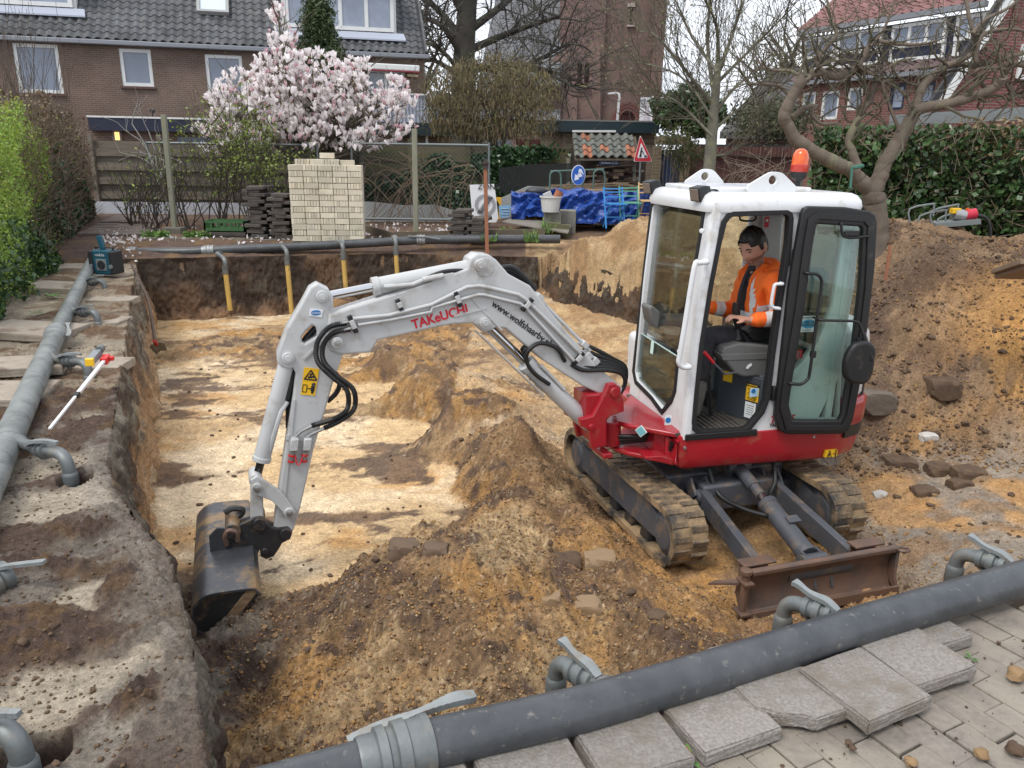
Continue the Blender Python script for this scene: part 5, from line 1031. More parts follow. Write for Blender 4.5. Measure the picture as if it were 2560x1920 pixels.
for p in bo.data.polygons:
 c = Vector(p.center)+wloc(PER)-HC; x, y, z = c.dot(hx)/HS, c.dot(hf)/HS, c.dot(hz)/HS
 if -.13 < z < -.038 and y > -.02 and abs(x) < .09 and not (y > .082 and z > -.05) and not (abs(x) < .022 and -.078 < z < -.058): p.material_index = 1
 if abs(x) > .05 and -.04 < z < .03 and -.02 < y < .012 and z < .02: p.material_index = 1 if abs(x) < .072 and y > -.005 else 0
# hair: short sides, swept-up top
hv = []; nu, nv = 48, 26
for jv in range(nv+1):
 t = math.pi*.62*jv/nv
 for i in range(nu):
  a = 2*math.pi*i/nu; x = math.sin(t)*math.cos(a); y = math.sin(t)*math.sin(a); z = math.cos(t)
  k = 1.045+.05*max(z,0)*(1+.9*max(y,0))+.02*math.sin(9*a+5*t)*math.sin(7*t)+.014*random.random()
  zz = .120*z*k+(.016*max(y,0)*max(z,0)); lim = .050+.014*math.cos(3*a) if y > .35 else (-.005 if abs(y) < .35 else -.055)
  if y > .35: lim = .078 if abs(x) < .55 else .042
  hv.append(hl(.076*x*k, .096*y*k-.004*max(y,0), max(zz, lim-.0)))
part_h = mkobj('hair', hv, [(jv*nu+i, (jv+1)*nu+i, (jv+1)*nu+(i+1)%nu, jv*nu+(i+1)%nu) for jv in range(nv) for i in range(nu)], HAIR, PER, 60)
mb = MB()
for k in range(260):
 a = rnd(0, 6.28); t = rnd(.05, 1.05); x = math.sin(t)*math.cos(a); y = math.sin(t)*math.sin(a); z = math.cos(t); b = hl(.079*x,.100*y,.125*z+.006)
 d = (hx*x*.5+hf*(.6+y*.3)+hz*(.9*z+.3)).normalized(); mb.add([b-hx*.005, b+hx*.005, b+d*rnd(.012,.026)], [(0,1,2)])
mb.build('hair_tufts', HAIR, PER)['kind'] = 'stuff'
for sx in (-1, 1):
 MB().tube([hl(sx*.014,.094,.028), hl(sx*.032,.091,.034), hl(sx*.050,.080,.028)], [.003,.004,.002], 6).build('eyebrow', HAIR, PER, 60)
 MB().ball(hl(sx*.032,.082,.008), .0075, (1.5,.7,.55), 10, 8, (hx,hf,hz)).build('eye', mat('eye_dark', (.03,.022,.02), .2), PER, 60)
MB().ball(hl(0,.096,-.067), .016, (1.25,.35,.28), 10, 6, (hx,hf,hz)).build('lips', mat('lips', (.36,.15,.12), .5), PER, 60)
# ---- clothing
def cloth(name, nodes, edges, root, mats, band=None, wr=0.):
 v, f = skin_mesh(nodes, edges, root, 3); v = np.array(v)
 n = np.stack([np.sin(v[:,2]*70+v[:,0]*40), np.sin(v[:,0]*90+v[:,2]*30), np.sin(v[:,1]*80+v[:,2]*55)], 1); v = v+n*wr
 if band:
  bm = bmesh.new(); me_ = mesh_from('t', [tuple(q) for q in v], f); bm.from_mesh(me_)
  cuts = [(Vector((0,0,UO.z+(j['belly']-UO).z+k)), UZ) for k in (-.03,.05)]
  for a_, b_, ts in (('eln','wrn',(.30,.52,.93,.10,.0)),('elf','wrf',(.45,.72)),('shn','eln',(.60,.74))):
   cuts += [(j[a_].lerp(j[b_],t_), (j[b_]-j[a_]).normalized()) for t_ in ts]
  zb_ = (j['belly']-UO).z
  for k in (-.042,.042): cuts.append((U(0,.27+k,zb_), (UA-UZ*.10).normalized()))
  for k in (-.03,.03): cuts.append((U(0,.40+k,0), UA))
  for p_, n_ in cuts: bmesh.ops.bisect_plane(bm, geom=bm.verts[:]+bm.edges[:]+bm.faces[:], plane_co=p_, plane_no=n_)
  v = np.array([q.co[:] for q in bm.verts]); bm.verts.index_update(); f = [tuple(q.index for q in p.verts) for p in bm.faces]; bm.free()
 o = mkobj(name, [tuple(q) for q in v], f, mats[0], PER, 180)
 for m in mats[1:]: o.data.materials.append(m)
 if band:
  off = wloc(PER)
  for p in o.data.polygons: p.material_index = band(Vector(p.center)+off)
 return o
def seg_t(c, a, b): d = b-a; t = (c-a).dot(d)/d.length_squared; return t, (c-(a+d*max(0,min(1,t)))).length
def jband(c):
 best = min(((seg_t(c, j['shn'], j['eln']), 'un'), (seg_t(c, j['eln'], j['wrn']), 'fn'), (seg_t(c, j['elf'], j['wrf']), 'ff'), (seg_t(c, j['belly'], j['chest']), 't')), key=lambda q: q[0][1]-(.05 if q[1] == 't' else 0))
 (t, d), k = best
 if k == 'fn': return 1 if .30 < t < .52 or .0 < t < .10 else (2 if t > .93 else 0)
 if k == 'ff': return 1 if .45 < t < .72 else 0
 if k == 'un': return 1 if .60 < t < .74 else 0
 # torso: belly band and one vertical brace on the near side
 q = c-UO; s, l, z = q.dot(UR), q.dot(UA), q.z; zb = (j['belly']-UO).z
 if zb-.03 < z < zb+.05: return 1
 if l < .43 and z > zb: 
  fr = (j['chest']-UO).dot(UR); lo = .27+.10*(z-zb)
  if abs(l-lo) < .042: return 1
 # open front shows the dark shirt
 if s < (j['belly']-UO).dot(UR)-.03 and abs(l-.40) < .030: return 2
 return 0
cloth('jacket', dict(pelvis=(j['pelvis']-UZ*.01,(.165,.15)), belly=(j['belly'],(.165,.145)), chest=(j['chest'],(.175,.14)), neck0=(j['neck0']-UZ*.005,.085), col=(j['neck0']+UZ*.035+UR*.012,.078),
shn=(j['shn'],.085), umn=(j['shn'].lerp(j['eln'],.5),.078), eln=(j['eln'],.075), mn=(j['eln'].lerp(j['wrn'],.55),.062), wrn=(j['wrn'].lerp(j['eln'],.04),.048), shf=(j['shf'],.085), elf=(j['elf'],.072), wrf=(j['wrf'].lerp(j['elf'],.05),.05)),
[('pelvis','belly'),('belly','chest'),('chest','neck0'),('neck0','col'),('chest','shn'),('shn','umn'),('umn','eln'),('eln','mn'),('mn','wrn'),('chest','shf'),('shf','elf'),('elf','wrf')], 'pelvis', [HIVIS, REFL, DARKC], jband, .0035)
# collar wings and hood
for sgn, l0 in ((-1,.33),(1,.50)):
 a = j['neck0']+UA*(l0-.42)*1.0
 MB().add([a+UR*.05+UZ*.05, a-UR*.02+UZ*.06, a-UR*.10-UZ*.02+UA*.01*sgn, a-UR*.09-UZ*.09, a+UR*.0-UZ*.02, a+UR*.06+UZ*.0], [(0,1,2,3,4,5)]).build('collar', HIVIS, PER, 60).modifiers.new('s','SOLIDIFY').thickness = .012
hood_ = MB().tube(arcpts([j['neck0']+UR*.0-UA*.11+UZ*.0, j['neck0']+UR*.07-UA*.09+UZ*.03, j['neck0']+UR*.10+UZ*.045, j['neck0']+UR*.07+UA*.10+UZ*.03, j['neck0']+UA*.12],4), [.03]*4+[.042]*9+[.03]*4, 12).build('hood', HIVIS, PER, 60)
MB().tube(arcpts([j['neck0']-UR*.05-UA*.05+UZ*.02, j['neck0']-UR*.075+UZ*.0, j['chest']-UR*.155-UA*.04, j['belly']-UR*.17-UA*.05],4), [.026]*4+[.016]*9, 8).build('shirt_front', DARKC, PER, 60)
cloth('trousers', dict(pelvis=(j['pelvis'],(.14,.12)), hpn=(j['hpn'],.098), mn=(j['hpn'].lerp(j['knn'],.5),.088), knn=(j['knn'],.080), ln=(j['knn'].lerp(j['ann'],.4),.074), cfn=(j['knn'].lerp(j['ann'],.76),.073),
hpf=(j['hpf'],.098), knf=(j['knf'],.080), cff=(j['knf'].lerp(j['anf'],.76),.068)),
[('pelvis','hpn'),('hpn','mn'),('mn','knn'),('knn','ln'),('ln','cfn'),('pelvis','hpf'),('hpf','knf'),('knf','cff')], 'pelvis', [DARKC], None, .003)
for a, t, k in (('ann','ton','knn'),('anf','tof','knf')):
 q = j[k].lerp(j[a], .70); low = Vector((j[a].x, j[a].y, UO.z+.05)); tip = low-UR*.13-UA*.03
 v, f = skin_mesh(dict(a=(q,.066), b=(q.lerp(low,.55),.063), c=(low+UZ*.05,.058), h=(low+UR*.045,.045), d=(low,.052), e=(low-UR*.08-UZ*.005,.047), g=(tip-UZ*.012,.036)), [('a','b'),('b','c'),('c','d'),('d','h'),('d','e'),('e','g')], 'a', 2)
 mkobj('boot', v, f, BOOT, PER, 180)
# ================================================================== dewatering pipes, slabs, tools
GALV = mat('galvanised', (.33,.345,.34), .45, metal=.45, col2=(.24,.255,.255), scale=9, dirt=(.28,.25,.2), dscale=6, dlo=.5, dhi=.75, bump=.15)
GALVD = mat('old_galvanised', (.19,.205,.205), .5, metal=.4, col2=(.13,.145,.145), scale=8, dirt=(.27,.24,.19), dscale=6, dlo=.5, dhi=.75, bump=.2)
PIPED = mat('dark_pipe', (.036,.040,.045), .38, col2=(.075,.08,.085), scale=7, dirt=(.26,.24,.20), dscale=26, dlo=.60, dhi=.80, bump=.2, pos=True)
PIPEL = mat('pale_pipe', (.15,.165,.16), .5, metal=.15, col2=(.29,.305,.295), scale=4, dirt=(.09,.095,.09), dscale=9, dlo=.5, dhi=.7, bump=.2, pos=True)
LEVER = mat('lever_cast', (.30,.325,.325), .5, metal=.4, col2=(.22,.24,.24), scale=20, dirt=(.24,.21,.17), dscale=14, dlo=.5, dhi=.7)
YTUBE = mat('yellow_tube', (.62,.42,.12), .5, col2=(.52,.34,.09), scale=10, dirt=(.2,.15,.1), dscale=12, dlo=.55, dhi=.75)
TANT = mat('tan_tube', (.50,.41,.24), .5, dirt=(.2,.15,.1), dscale=12, dlo=.5, dhi=.75); TEALT = mat('teal_tube', (.06,.24,.29), .45, dirt=(.2,.16,.12), dscale=12, dlo=.55, dhi=.75)
def header_pipe(name, label, pts, r, m, group, couplings=(), n=24):
 P = [Vector(p) for p in pts]; t = thing(name, label, 'pipe', tuple(P[0]-UZ*r), group)
 MB().tube(P, r, n).build('pipe_run', m, t, 60)
 return t
def coupling(t, c, d, r, m=GALV, lever=True, ls=1, w=1.0):
 d = Vector(d).normalized(); c = Vector(c); prof = [(r*1.0,-.11),(r*1.05,-.10),(r*1.05,-.06),(r*1.22,-.055),(r*1.25,-.03),(r*1.12,-.025),(r*1.10,-.008),(r*1.28,-.004),(r*1.30,.03),(r*1.18,.035),(r*1.18,.075),(r*1.24,.08),(r*1.24,.10),(r*1.04,.105)]
 cp = MB().lathe([(a, b*w) for a, b in prof], c, d, 28).build('coupling', m, t, 35)
 if lever:
  sd = d.cross(UZ).normalized()*ls
  pts = [c-d*.12*w+sd*r*1.35+UZ*r*.0, c+sd*r*1.4+UZ*r*.25, c+d*.10*w+sd*r*1.3+UZ*r*.55, c+d*.20*w+sd*r*1.2+UZ*r*.85, c+d*.27*w+sd*r*1.2+UZ*r*.75]
  lv = MB(); P = arcpts(pts, 5)
  for k in range(len(P)-1): lv.bar(P[k], P[k+1]+(P[k+1]-P[k])*.1, .02, .034+.012*math.sin(k*.5), sd)
  lv.build('lever', LEVER, cp, 40)
 return cp
def standpipe(label, base, top, foot, zfoot, r=.032, col=YTUBE, m=GALV, group=None, lever=1, colh=.09, sc=1.0, tubeh=None, lvl=1):
 """branch from the header: stub, clamp coupling with lever, swept elbow, collar, tube into the ground"""
 base, top, foot = Vector(base), Vector(top), Vector(foot); t = thing('riser_elbow', label, 'pipe elbow', (foot.x, foot.y, zfoot), group)
 d = (top-base); L = d.length; d.normalize()
 MB().lathe([(r*1.5,-.05),(r*1.45,.012),(r*1.05,.03),(r,.05)], base, d, 20).build('stub', m, t, 40)
 down = Vector((foot.x, foot.y, zfoot))
 c0 = Vector((foot.x, foot.y, top.z)); bd = .085*sc
 hd = Vector((c0.x-base.x, c0.y-base.y, (c0.z-base.z))); 
 p = [base, base.lerp(c0, .35)]; e0 = c0-(c0-base).normalized()*bd; ez = c0-UZ*bd
 arc = [e0*(1-k)**2+c0*2*k*(1-k)+ez*k*k for k in [i/7 for i in range(8)]]
 MB().tube([base, base.lerp(e0,.5)]+arc+[ez-UZ*colh*.4], r, 16).build('elbow', m, t, 60)
 q = base.lerp(e0, .62); dd = (e0-base).normalized()
 cp = MB().lathe([(r,-.06),(r*1.35,-.055),(r*1.4,-.035),(r*1.15,-.03),(r*1.15,-.02),(r*1.5,-.016),(r*1.55,.01),(r*1.2,.014),(r*1.2,.03),(r*1.42,.034),(r*1.42,.055),(r,.06)], q, dd, 22).build('clamp_coupling', m, t, 35)
 if lever:
  sd = dd.cross(UZ).normalized(); up = sd.cross(dd); up = up if up.z > 0 else -up
  pts = [q-dd*.075+up*r*.9, q-dd*.03+up*r*1.75, q+dd*.015+up*r*1.9, q+dd*.05+up*r*2.15, q+dd*.085+up*r*2.7, q+dd*.105+up*r*2.85] if lvl > 0 else [q-dd*.05+sd*r*1.5+up*r*.8, q+sd*r*1.3+up*r*1.6, q+dd*.10+sd*r*.6+up*r*1.9, q+dd*.18+up*r*1.7]
  P = arcpts(pts, 4); lv = MB()
  for k in range(len(P)-1): lv.bar(P[k], P[k+1]+(P[k+1]-P[k])*.15, .030+.008*math.sin(k*.4), .017, up)
  lv.build('lever', LEVER, cp, 40)
  lv2 = MB(); P2 = [q-dd*.05-up*r*1.3, q-up*r*1.7, q+dd*.05-up*r*1.4]
  for k in range(2): lv2.bar(P2[k], P2[k+1], .024,.012, up)
  lv2.build('latch', LEVER, cp, 40)
 z1 = ez.z-colh*.15
 MB().lathe([(r*1.02,0.01),(r*1.2,.0),(r*1.25,-.01),(r*1.25,-colh),(r*1.15,-colh-.004)], (foot.x,foot.y,z1), UZ, 20).build('collar', m, t, 40)
 MB().cyl((foot.x,foot.y,z1-colh*.9), (foot.x+ (0), foot.y, zfoot-.06), r*1.08, n=16).build('riser_tube', col, t, 60)
 return t
# --- front header pipe
d0 = (PF[0]-PF[1]).normalized()
fp = [PF[1]+d0*.9, PF[1]+d0*.04]
t = header_pipe('header_pipe', 'thick dark grey pipe lying on the slabs across the front of the pit', [PF[1]+d0*.02]+PF[2:]+[PF[5]+(PF[5]-PF[4]).normalized()*1.2], .071, PIPED, 'dewatering header pipes')
coupling(t, PF[1]+d0*.06, -d0, .068, GALVD, True, -1)
t2 = header_pipe('header_pipe', 'speckled short end of the front pipe before its clamp coupling', [PF[1]+d0*.12, PF[1]+d0*1.0], .062, PIPED, 'dewatering header pipes')
PFn = Vector((-PFd.y, PFd.x, 0))
def onpipe(px, py): return G(px, py, .12)
GRP = 'risers along the front pipe'
for bpx, tpx, fpx, lab in (((1506,1694),(1402,1626),(1390,1700),'bent riser elbow with lever beside the sandy heap'), ((2108,1528),(1985,1478),(1958,1545),'bent riser elbow with lever in front of the rusty blade'), ((2530,1402),(2405,1350),(2388,1420),'bent riser elbow with lever near the dusty ground right of the blade')):
 b = G(*bpx,.125); f_ = G(fpx[0], fpx[1], -.0); tz = .20; f_ = b+(Vector((f_.x,f_.y,0))-Vector((b.x,b.y,0))).normalized()*.27+UZ*0
 f2 = PL(fpx[0], fpx[1], (0, b.y+.17, 0), Vector((0,1,0))); b = b+(PFo+PFd*(b-PFo).dot(PFd)-b)*.75
 standpipe(lab, b, (f2.x, f2.y, f2.z+.085), f2, height_at(f2.x, f2.y)-.02, r=.030, col=TANT, m=GALVD, group=None, sc=.8, colh=.075)
# --- left header pipe
A, B = G(12,1134,.09), G(242,629,.10); dv = (B-A).normalized(); M_ = A.lerp(B, .155*1.0)
M_ = G(139,838,.09)
t = header_pipe('header_pipe', 'dark grey pipe along the muddy bank, coming from beside the leaning rod', [A-dv*3.6, M_], .08, PIPEL, 'dewatering header pipes')
coupling(t, M_, dv, .078, GALV, True, 1, .8)
header_pipe('header_pipe', 'pale grey pipe along the bank, ending at the blue radio', [M_, B+dv*.05], .074, PIPEL, 'dewatering header pipes')
def left_riser(label, bpx, fpx, r, col, zf=None, **k):
 b = G(*bpx,.10); f_ = G(*fpx,.0); standpipe(label, b, (f_.x,f_.y,.14), f_, -.12 if zf is None else zf, r=r, col=col, m=GALVD, sc=1.2, lvl=-1, **k)
left_riser('riser elbow with teal tube standing in a muddy hole', (48,1108), (176,1196), .034, TEALT, -.2, colh=.06)
left_riser('riser elbow on the bank, under the head of the white rod', (128,898), (224,948), .034, GALVD)
left_riser('riser elbow on the bank between two crumbled soil heaps', (182,780), (246,812), .034, GALVD)
left_riser('riser elbow on the bank, the one closest to the blue radio', (213,706), (264,728), .034, GALVD)
left_riser('big grey riser elbow beside the silt hole at the corner of the bank', (-80,1805), (62,1925), .034, GALVD, -.2, colh=.05)
cl = thing('pipe_clamp', 'loose cast clamp with lever lying on the mud of the bank', 'clamp', tuple(G(-5,1470,.0)))
q = G(-10,1450,.06); MB().lathe([(.05,-.05),(.062,-.04),(.062,.0),(.052,.01),(.06,.02),(.06,.05)], q, (.5,.85,.1), 22).build('clamp_ring', GALVD, cl, 40)
P = arcpts([G(-20,1425,.1),G(20,1415,.13),G(60,1410,.14),G(112,1404,.15)],4); lv = MB(); [lv.bar(P[k],P[k+1],.028,.014) for k in range(len(P)-1)]; lv.build('lever', LEVER, cl, 40)
# --- back header pipe and yellow risers on the pit wall
bp_ = [D(px,py,Y) for px,py,Y in ((250,630,12.95),(330,631,12.75),(460,630,12.72),(580,624,12.9),(720,618,13.05),(860,611,13.25),(1050,600,13.5),(1210,598,13.55),(1400,598,13.6))]
t = header_pipe('header_pipe', 'dark pipe along the far edge of the pit, above the yellow risers', bp_, .074, PIPED, 'dewatering header pipes')
for i, k in ((1,.0),(2,.5),(6,.0)): c = bp_[i].lerp(bp_[i+1],k); coupling(t, c, bp_[i+1]-bp_[i], .073, GALV, False, 1, .9)
P = [D(1020,598,13.4),D(1060,600,13.42),D(1100,605,13.4)]; lv = MB(); [lv.bar(P[k]+UZ*.06,P[k+1]+UZ*.05,.03,.014) for k in range(2)]; lv.build('lever', LEVER, t, 40)
for (px, y0, y1, lab) in ((565,640,772,'second-lowest'),(720,622,782,''),(858,612,716,''),(990,602,738,'')):
 Yb = float(np.interp(px,[250,580,860,1050],[12.9,12.9,13.2,13.45])); b = D(px-4, y0-4, Yb); Yf = float(far_y(np.array(b.x)))-.28; f_ = D(px+1, (y0+y1)/2, Yf); zf = D(px+1, y1, Yf).z
 tt = thing('yellow_riser', {565:'yellow riser tube on the pit wall, the one closest to the blue radio',720:'yellow riser tube on the pit wall, second one from the blue radio',858:'yellow riser tube on the pit wall, third one from the blue radio',990:'yellow riser tube on the pit wall, the one beside the rusty stake'}[px], 'pipe', (f_.x, f_.y, zf), 'yellow risers on the pit wall')
 el = arcpts([b, Vector((b.x,(b.y+f_.y)/2,b.z+.05)), Vector((f_.x,f_.y,b.z+.0)), Vector((f_.x,f_.y,b.z-.2))],5)
 MB().tube(el, .036, 12).build('elbow', GALVD, tt, 60); MB().lathe([(.036,.02),(.046,.015),(.046,-.1),(.04,-.105)], (f_.x,f_.y,b.z-.12), UZ, 16).build('collar', GALVD, tt, 40)
 MB().cyl((f_.x,f_.y,b.z-.2), (f_.x+.02,f_.y,zf-.02), .038, n=14).build('riser_tube', YTUBE, tt, 60)
 MB().lathe([(.05,-.03),(.06,-.02),(.06,.02),(.05,.03)], b+UZ*.01, (0,-1,.3), 16).build('clamp_ring', GALV, tt, 40)
# --- paving in front of the pipe
PAVM = mat('paver_clay', (.235,.205,.175), .9, col2=(.15,.13,.11), scale=40, rnd_amt=.14, dirt=(.27,.235,.19), dscale=3.2, dlo=.40, dhi=.58, bump=.5, bscale=60, pos=True)
SLABM = mat('slab_concrete', (.31,.285,.255), .9, col2=(.19,.17,.15), scale=85, amt=.8, rnd_amt=.1, dirt=(.19,.16,.125), dscale=6, dlo=.50, dhi=.68, bump=.9, bscale=110, pos=True)
def bev_box(sx, sy, sz, b):
 bm = bmesh.new(); bmesh.ops.create_cube(bm, size=1)
 for v in bm.verts: v.co = Vector((v.co.x*sx, v.co.y*sy, v.co.z*sz))
 bmesh.ops.bevel(bm, geom=[e for e in bm.edges if min(v.co.z for v in e.verts) > 0 or abs(e.verts[0].co.z-e.verts[1].co.z) > 1e-6], offset=b, segments=1, affect='EDGES')
 me = bpy.data.meshes.new('block'); bm.to_mesh(me); bm.free(); return me
pav = MB().prism([(-1.6,.2,-.16),(5,-.4,-.16),(5,2.4,-.16),(-.2,1.3,-.16)], (0,0,.14)).build('pavement', mat('bedding_sand', (.33,.265,.19), .95, col2=(.22,.17,.12), scale=14, bump=.8), None); structure(pav)
pm = bev_box(.207,.102,.08,.003); pm.materials.append(PAVM)
ang = math.atan2(PFd.y, PFd.x)-math.pi/2+.10; ca, sa = math.cos(ang), math.sin(ang); cnt = 0
for i in range(-14, 16):
 for k in range(-22, 28):
  u = i*.211+(k % 2)*.105; w = k*.106; x = 1.3+u*ca-w*sa; y = 1.9+u*sa+w*ca
  fd = (x-PFo.x)*(-PFd.y)+(y-PFo.y)*PFd.x
  if fd > .06 or fd < -1.35 or y < 1.0 or x < -.15 or x > 2.55: continue
  if abs(x)/(y*.96+.45) > .78: continue
  o = bpy.data.objects.new('paver', pm); place(o, pav); o.location = (x+rnd(-.003,.003), y+rnd(-.003,.003), -.046+rnd(-.005,.005)); o.rotation_euler = (rnd(-.02,.02), rnd(-.02,.02), ang+rnd(-.02,.02)); cnt += 1
print('pavers', cnt)
SLB = [([(1999,1674),(2184,1799),(2331,1738),(2137,1617)],.072,'concrete slab lying slightly askew on the paving beside the broken slab'),
([(2149,1605),(2288,1695),(2413,1654),(2272,1568)],.062,'concrete slab half under the pipe, beside the tilted leaf-free slab'),
([(1809,1716),(1965,1785),(2081,1748),(1985,1658)],.058,'concrete slab with a broken corner and a grey crack edge')]
def slab(label, c, ang, z, size=.295, th=.05, tilt=(0,0), group='concrete slabs on the paving', m=SLABM, broken=False, sy=None):
 bm = bmesh.new(); s = size/2; s2 = (sy or size)/2
 pts = [(-s,-s2),(s,-s2),(s,s2),(-s,s2)]
 if broken: pts = [(-s,-s2+.12),(-s+.06,-s2+.06),(-s+.12,-s2+.03),(-s+.15,-s2),(s,-s2),(s,s2),(-s,s2)]
 vs = [bm.verts.new((x,y,0)) for x, y in pts]; f = bm.faces.new(vs); r_ = bmesh.ops.extrude_face_region(bm, geom=[f])
 for v in [g for g in r_['geom'] if isinstance(g, bmesh.types.BMVert)]: v.co.z += th
 bmesh.ops.recalc_face_normals(bm, faces=bm.faces)
 bmesh.ops.bevel(bm, geom=bm.edges[:], offset=.006, segments=2, affect='EDGES'); bmesh.ops.subdivide_edges(bm, edges=[e for e in bm.edges if e.calc_length() > .03], cuts=4, use_grid_fill=True)
 for v in bm.verts: v.co += Vector((rnd(-1,1),rnd(-1,1),rnd(-1,1)))*.0016
 me = bpy.data.meshes.new('concrete_slab'); bm.to_mesh(me); bm.free(); me.materials.append(m)
 o = bpy.data.objects.new('concrete_slab', me); COL.objects.link(o); o.location = (c[0], c[1], z-th); o.rotation_euler = (tilt[0], tilt[1], ang)
 return tag(o, label, 'slab', group)
for i, (q, z, lab) in enumerate(SLB):
 P = [G(*p, z) for p in q]; c = sum(P, Vector())/4; e = P[2]-P[1]; slab(lab, c, math.atan2(e.y, e.x), z, broken=(i == 2))
pa_ = math.atan2(PFd.y, PFd.x)
for tt_, dd, z, lab in ((.30,-.14,.05,'concrete slab under the pipe beside the clamp coupling, stained with yellow sand'),(.62,-.15,.052,'whitish concrete slab under the pipe beside a green weed'),(.94,-.15,.05,'concrete slab under the pipe beside a dark clod'),
      (1.95,-.02,.045,'concrete slab hidden mostly beneath the pipe near the bare pavers'),(1.27,.0,.035,'concrete slab beneath the pipe behind the broken slab'),(-.02,-.13,.045,'concrete slab under the clamp coupling')):
 c = PFo+PFd*tt_+PFn*dd; slab(lab, c, pa_+rnd(-.04,.04), z)
# clods, dead leaves and weeds on the paving
for k, (px, py, r, m, lab) in enumerate(((1837,1860,.028,CL_DARK,'round dark clod beside the slab with the white crust'),(2130,1880,.012,CL_DARK,'small dark clod lying just before the reddish one'),(2540,1698,.034,CL_SAND,'sandy lump on the pavers at the side of the path'),(2452,1896,.022,CL_SAND,'pale sandy lump next to a dark clod on the pavers'),(2535,1885,.028,CL_DARK,'dark clod next to pale sandy lump on the pavers'),(2275,1915,.02,CL_SAND,'reddish sandy clod lying alone on the pavers'),(2120,1868,.014,CL_DARK,'tiny dark crumb touching the small dark clod'))):
 v, f = rock_mesh(500+k, 2); p = G(px, py, .0); o = mkobj('soil_clod', v*r*np.array([1,1,.85])+np.array([p.x,p.y,.012+r*.3]), f, m, None, 50)
 tag(o, lab, 'clod', 'clods on the paving')
tag(clods('paving_crumbs', 700, (-.2, 2.6, 1.15, 2.9, lambda x, y: front_d(x, y) < -.1), .0015, .009, CL_DARK, 21), 'dark crumbs strewn over the paving', 'crumbs').location.z = .072
LEAFD = mat('dead_leaf', (.30,.11,.045), .7, col2=(.22,.08,.03), scale=30); WEED = mat('weed_green', (.10,.22,.045), .6, col2=(.07,.16,.03), scale=20)
for px, py, lab in ((1882,1783,'brown dead leaf in front of the broken slab'),(2090,1775,'brown dead leaf between the broken slab and its neighbour'),(1725,1872,'brown dead leaf beside a green weed')):
 p = G(px,py,.01); mb = MB(); n = 9; mb.add([p+Vector((.028*math.cos(a)*(1+.2*math.sin(3*a)),.016*math.sin(a),.006+.007*math.cos(2*a))) for a in [i*2*math.pi/n for i in range(n)]]+[p+UZ*.004], [(i,(i+1)%n,n) for i in range(n)])
 o = mb.build('dead_leaf', LEAFD, None, 60); o.modifiers.new('s','SOLIDIFY').thickness = .0015; tag(o, lab, 'leaf', 'dead leaves on the paving')
def weed(px, py, z, s, n, lab, m=WEED, up=.6, cat='plant'):
 p = G(px,py,z); t = thing('weed', lab, cat, tuple(p)); mb = MB()
 for i in range(n):
  a = rnd(0,6.28); d = Vector((math.cos(a),math.sin(a),rnd(.1,up))).normalized(); sd = d.cross(UZ).normalized(); L = s*rnd(.6,1.2)
  mb.add([p, p+d*L*.4+sd*L*.12, p+d*L*.75+sd*L*.14, p+d*L-UZ*L*.12, p+d*L*.75-sd*L*.14, p+d*L*.4-sd*L*.12], [(0,1,5),(1,2,4,5),(2,3,4)])
 o = mb.build('foliage', m, t); stuff(o); return t
weed(1712,1893,.0,.06,12,'bright green weed growing beside the whitish slab'); weed(2430,1645,0,.03,9,'tiny green weed between the pavers'); weed(2375,1100,-.1,.001,2,'tiny weed') if False else None
weed(90,783,.02,.10,10,'green weed at the foot of the hedge beside the slabs'); weed(135,742,.02,.13,14,'leafy weed between hedge and pipe')
# --- stepping slabs on the left bank
for px, py, z, a, sx, sy, lab in ((185,664,.05,.1,.62,.5,'pale slab beyond the others, close to the radio'),(150,712,.06,.05,.75,.5,'pale slab in the row between hedge and pipe, second from the radio'),(78,818,.07,-.1,.85,.55,'wide pale slab level with the pipe coupling'),(35,905,.09,.35,.75,.45,'pale slab lying askew level with the second riser'),(10,975,.06,.15,.6,.5,'pale slab left of the pipe, tilted over its neighbour'),
 (262,800,.012,.05,.42,.40,'flat muddy slab right of the pipe beside a riser elbow'),(246,905,.012,.1,.45,.4,'flat muddy slab under the head of the white rod'),(283,745,.010,.05,.5,.35,'flat muddy slab near the pit edge beside the third riser')):
 p = G(px,py,z); slab(lab, p, a, z, sx, .07, (rnd(-.02,.03), rnd(-.03,.03)), 'slabs on the left bank', mat('slab_dusty', (.36,.31,.25), .9, col2=(.28,.235,.185), scale=12, rnd_amt=.08, dirt=(.17,.125,.09), dscale=4, dlo=.52, dhi=.65, bump=.5, bscale=70, pos=True), False, sy)
# --- radio
rp = G(270,690,.0); rt_ = thing('site_radio', 'blue and black site radio standing on the bank at the pipe corner', 'radio', tuple(rp)); RA = (Vector((.98,-.18,0)), Vector((.18,.98,0)), UZ)
RBL = mat('radio_blue', (.015,.10,.15), .5, col2=(.012,.08,.12), scale=20); RBK = mat('radio_black', (.02,.022,.024), .6); RGR = mat('radio_grey', (.20,.22,.23), .5)
c = rp+UZ*.2
MB().box(c,(.27,.2,.34),RA).build('radio_body', RBL, rt_, None, .02); 
for s in (-1,1):
 MB().box(c+RA[0]*.16*s,(.07,.23,.32),RA).build('side_bumper', RBK, rt_, None, .02)
 MB().lathe([(.0,0),(.03,0),(.03,.012),(0,.014)], c+RA[0]*.155*s-RA[1]*.115-UZ*.05, -RA[1], 16).build('side_grille', RGR, rt_, 40)
MB().box(c-RA[1]*.102-UZ*.03,(.16,.012,.16),RA).build('speaker_frame', RGR, rt_, None, .02); MB().lathe([(.0,.0),(.062,.0),(.055,.01),(.02,.004),(.0,.006)], c-RA[1]*.109-UZ*.03, -RA[1], 22).build('speaker_cone', RBK, rt_, 40)
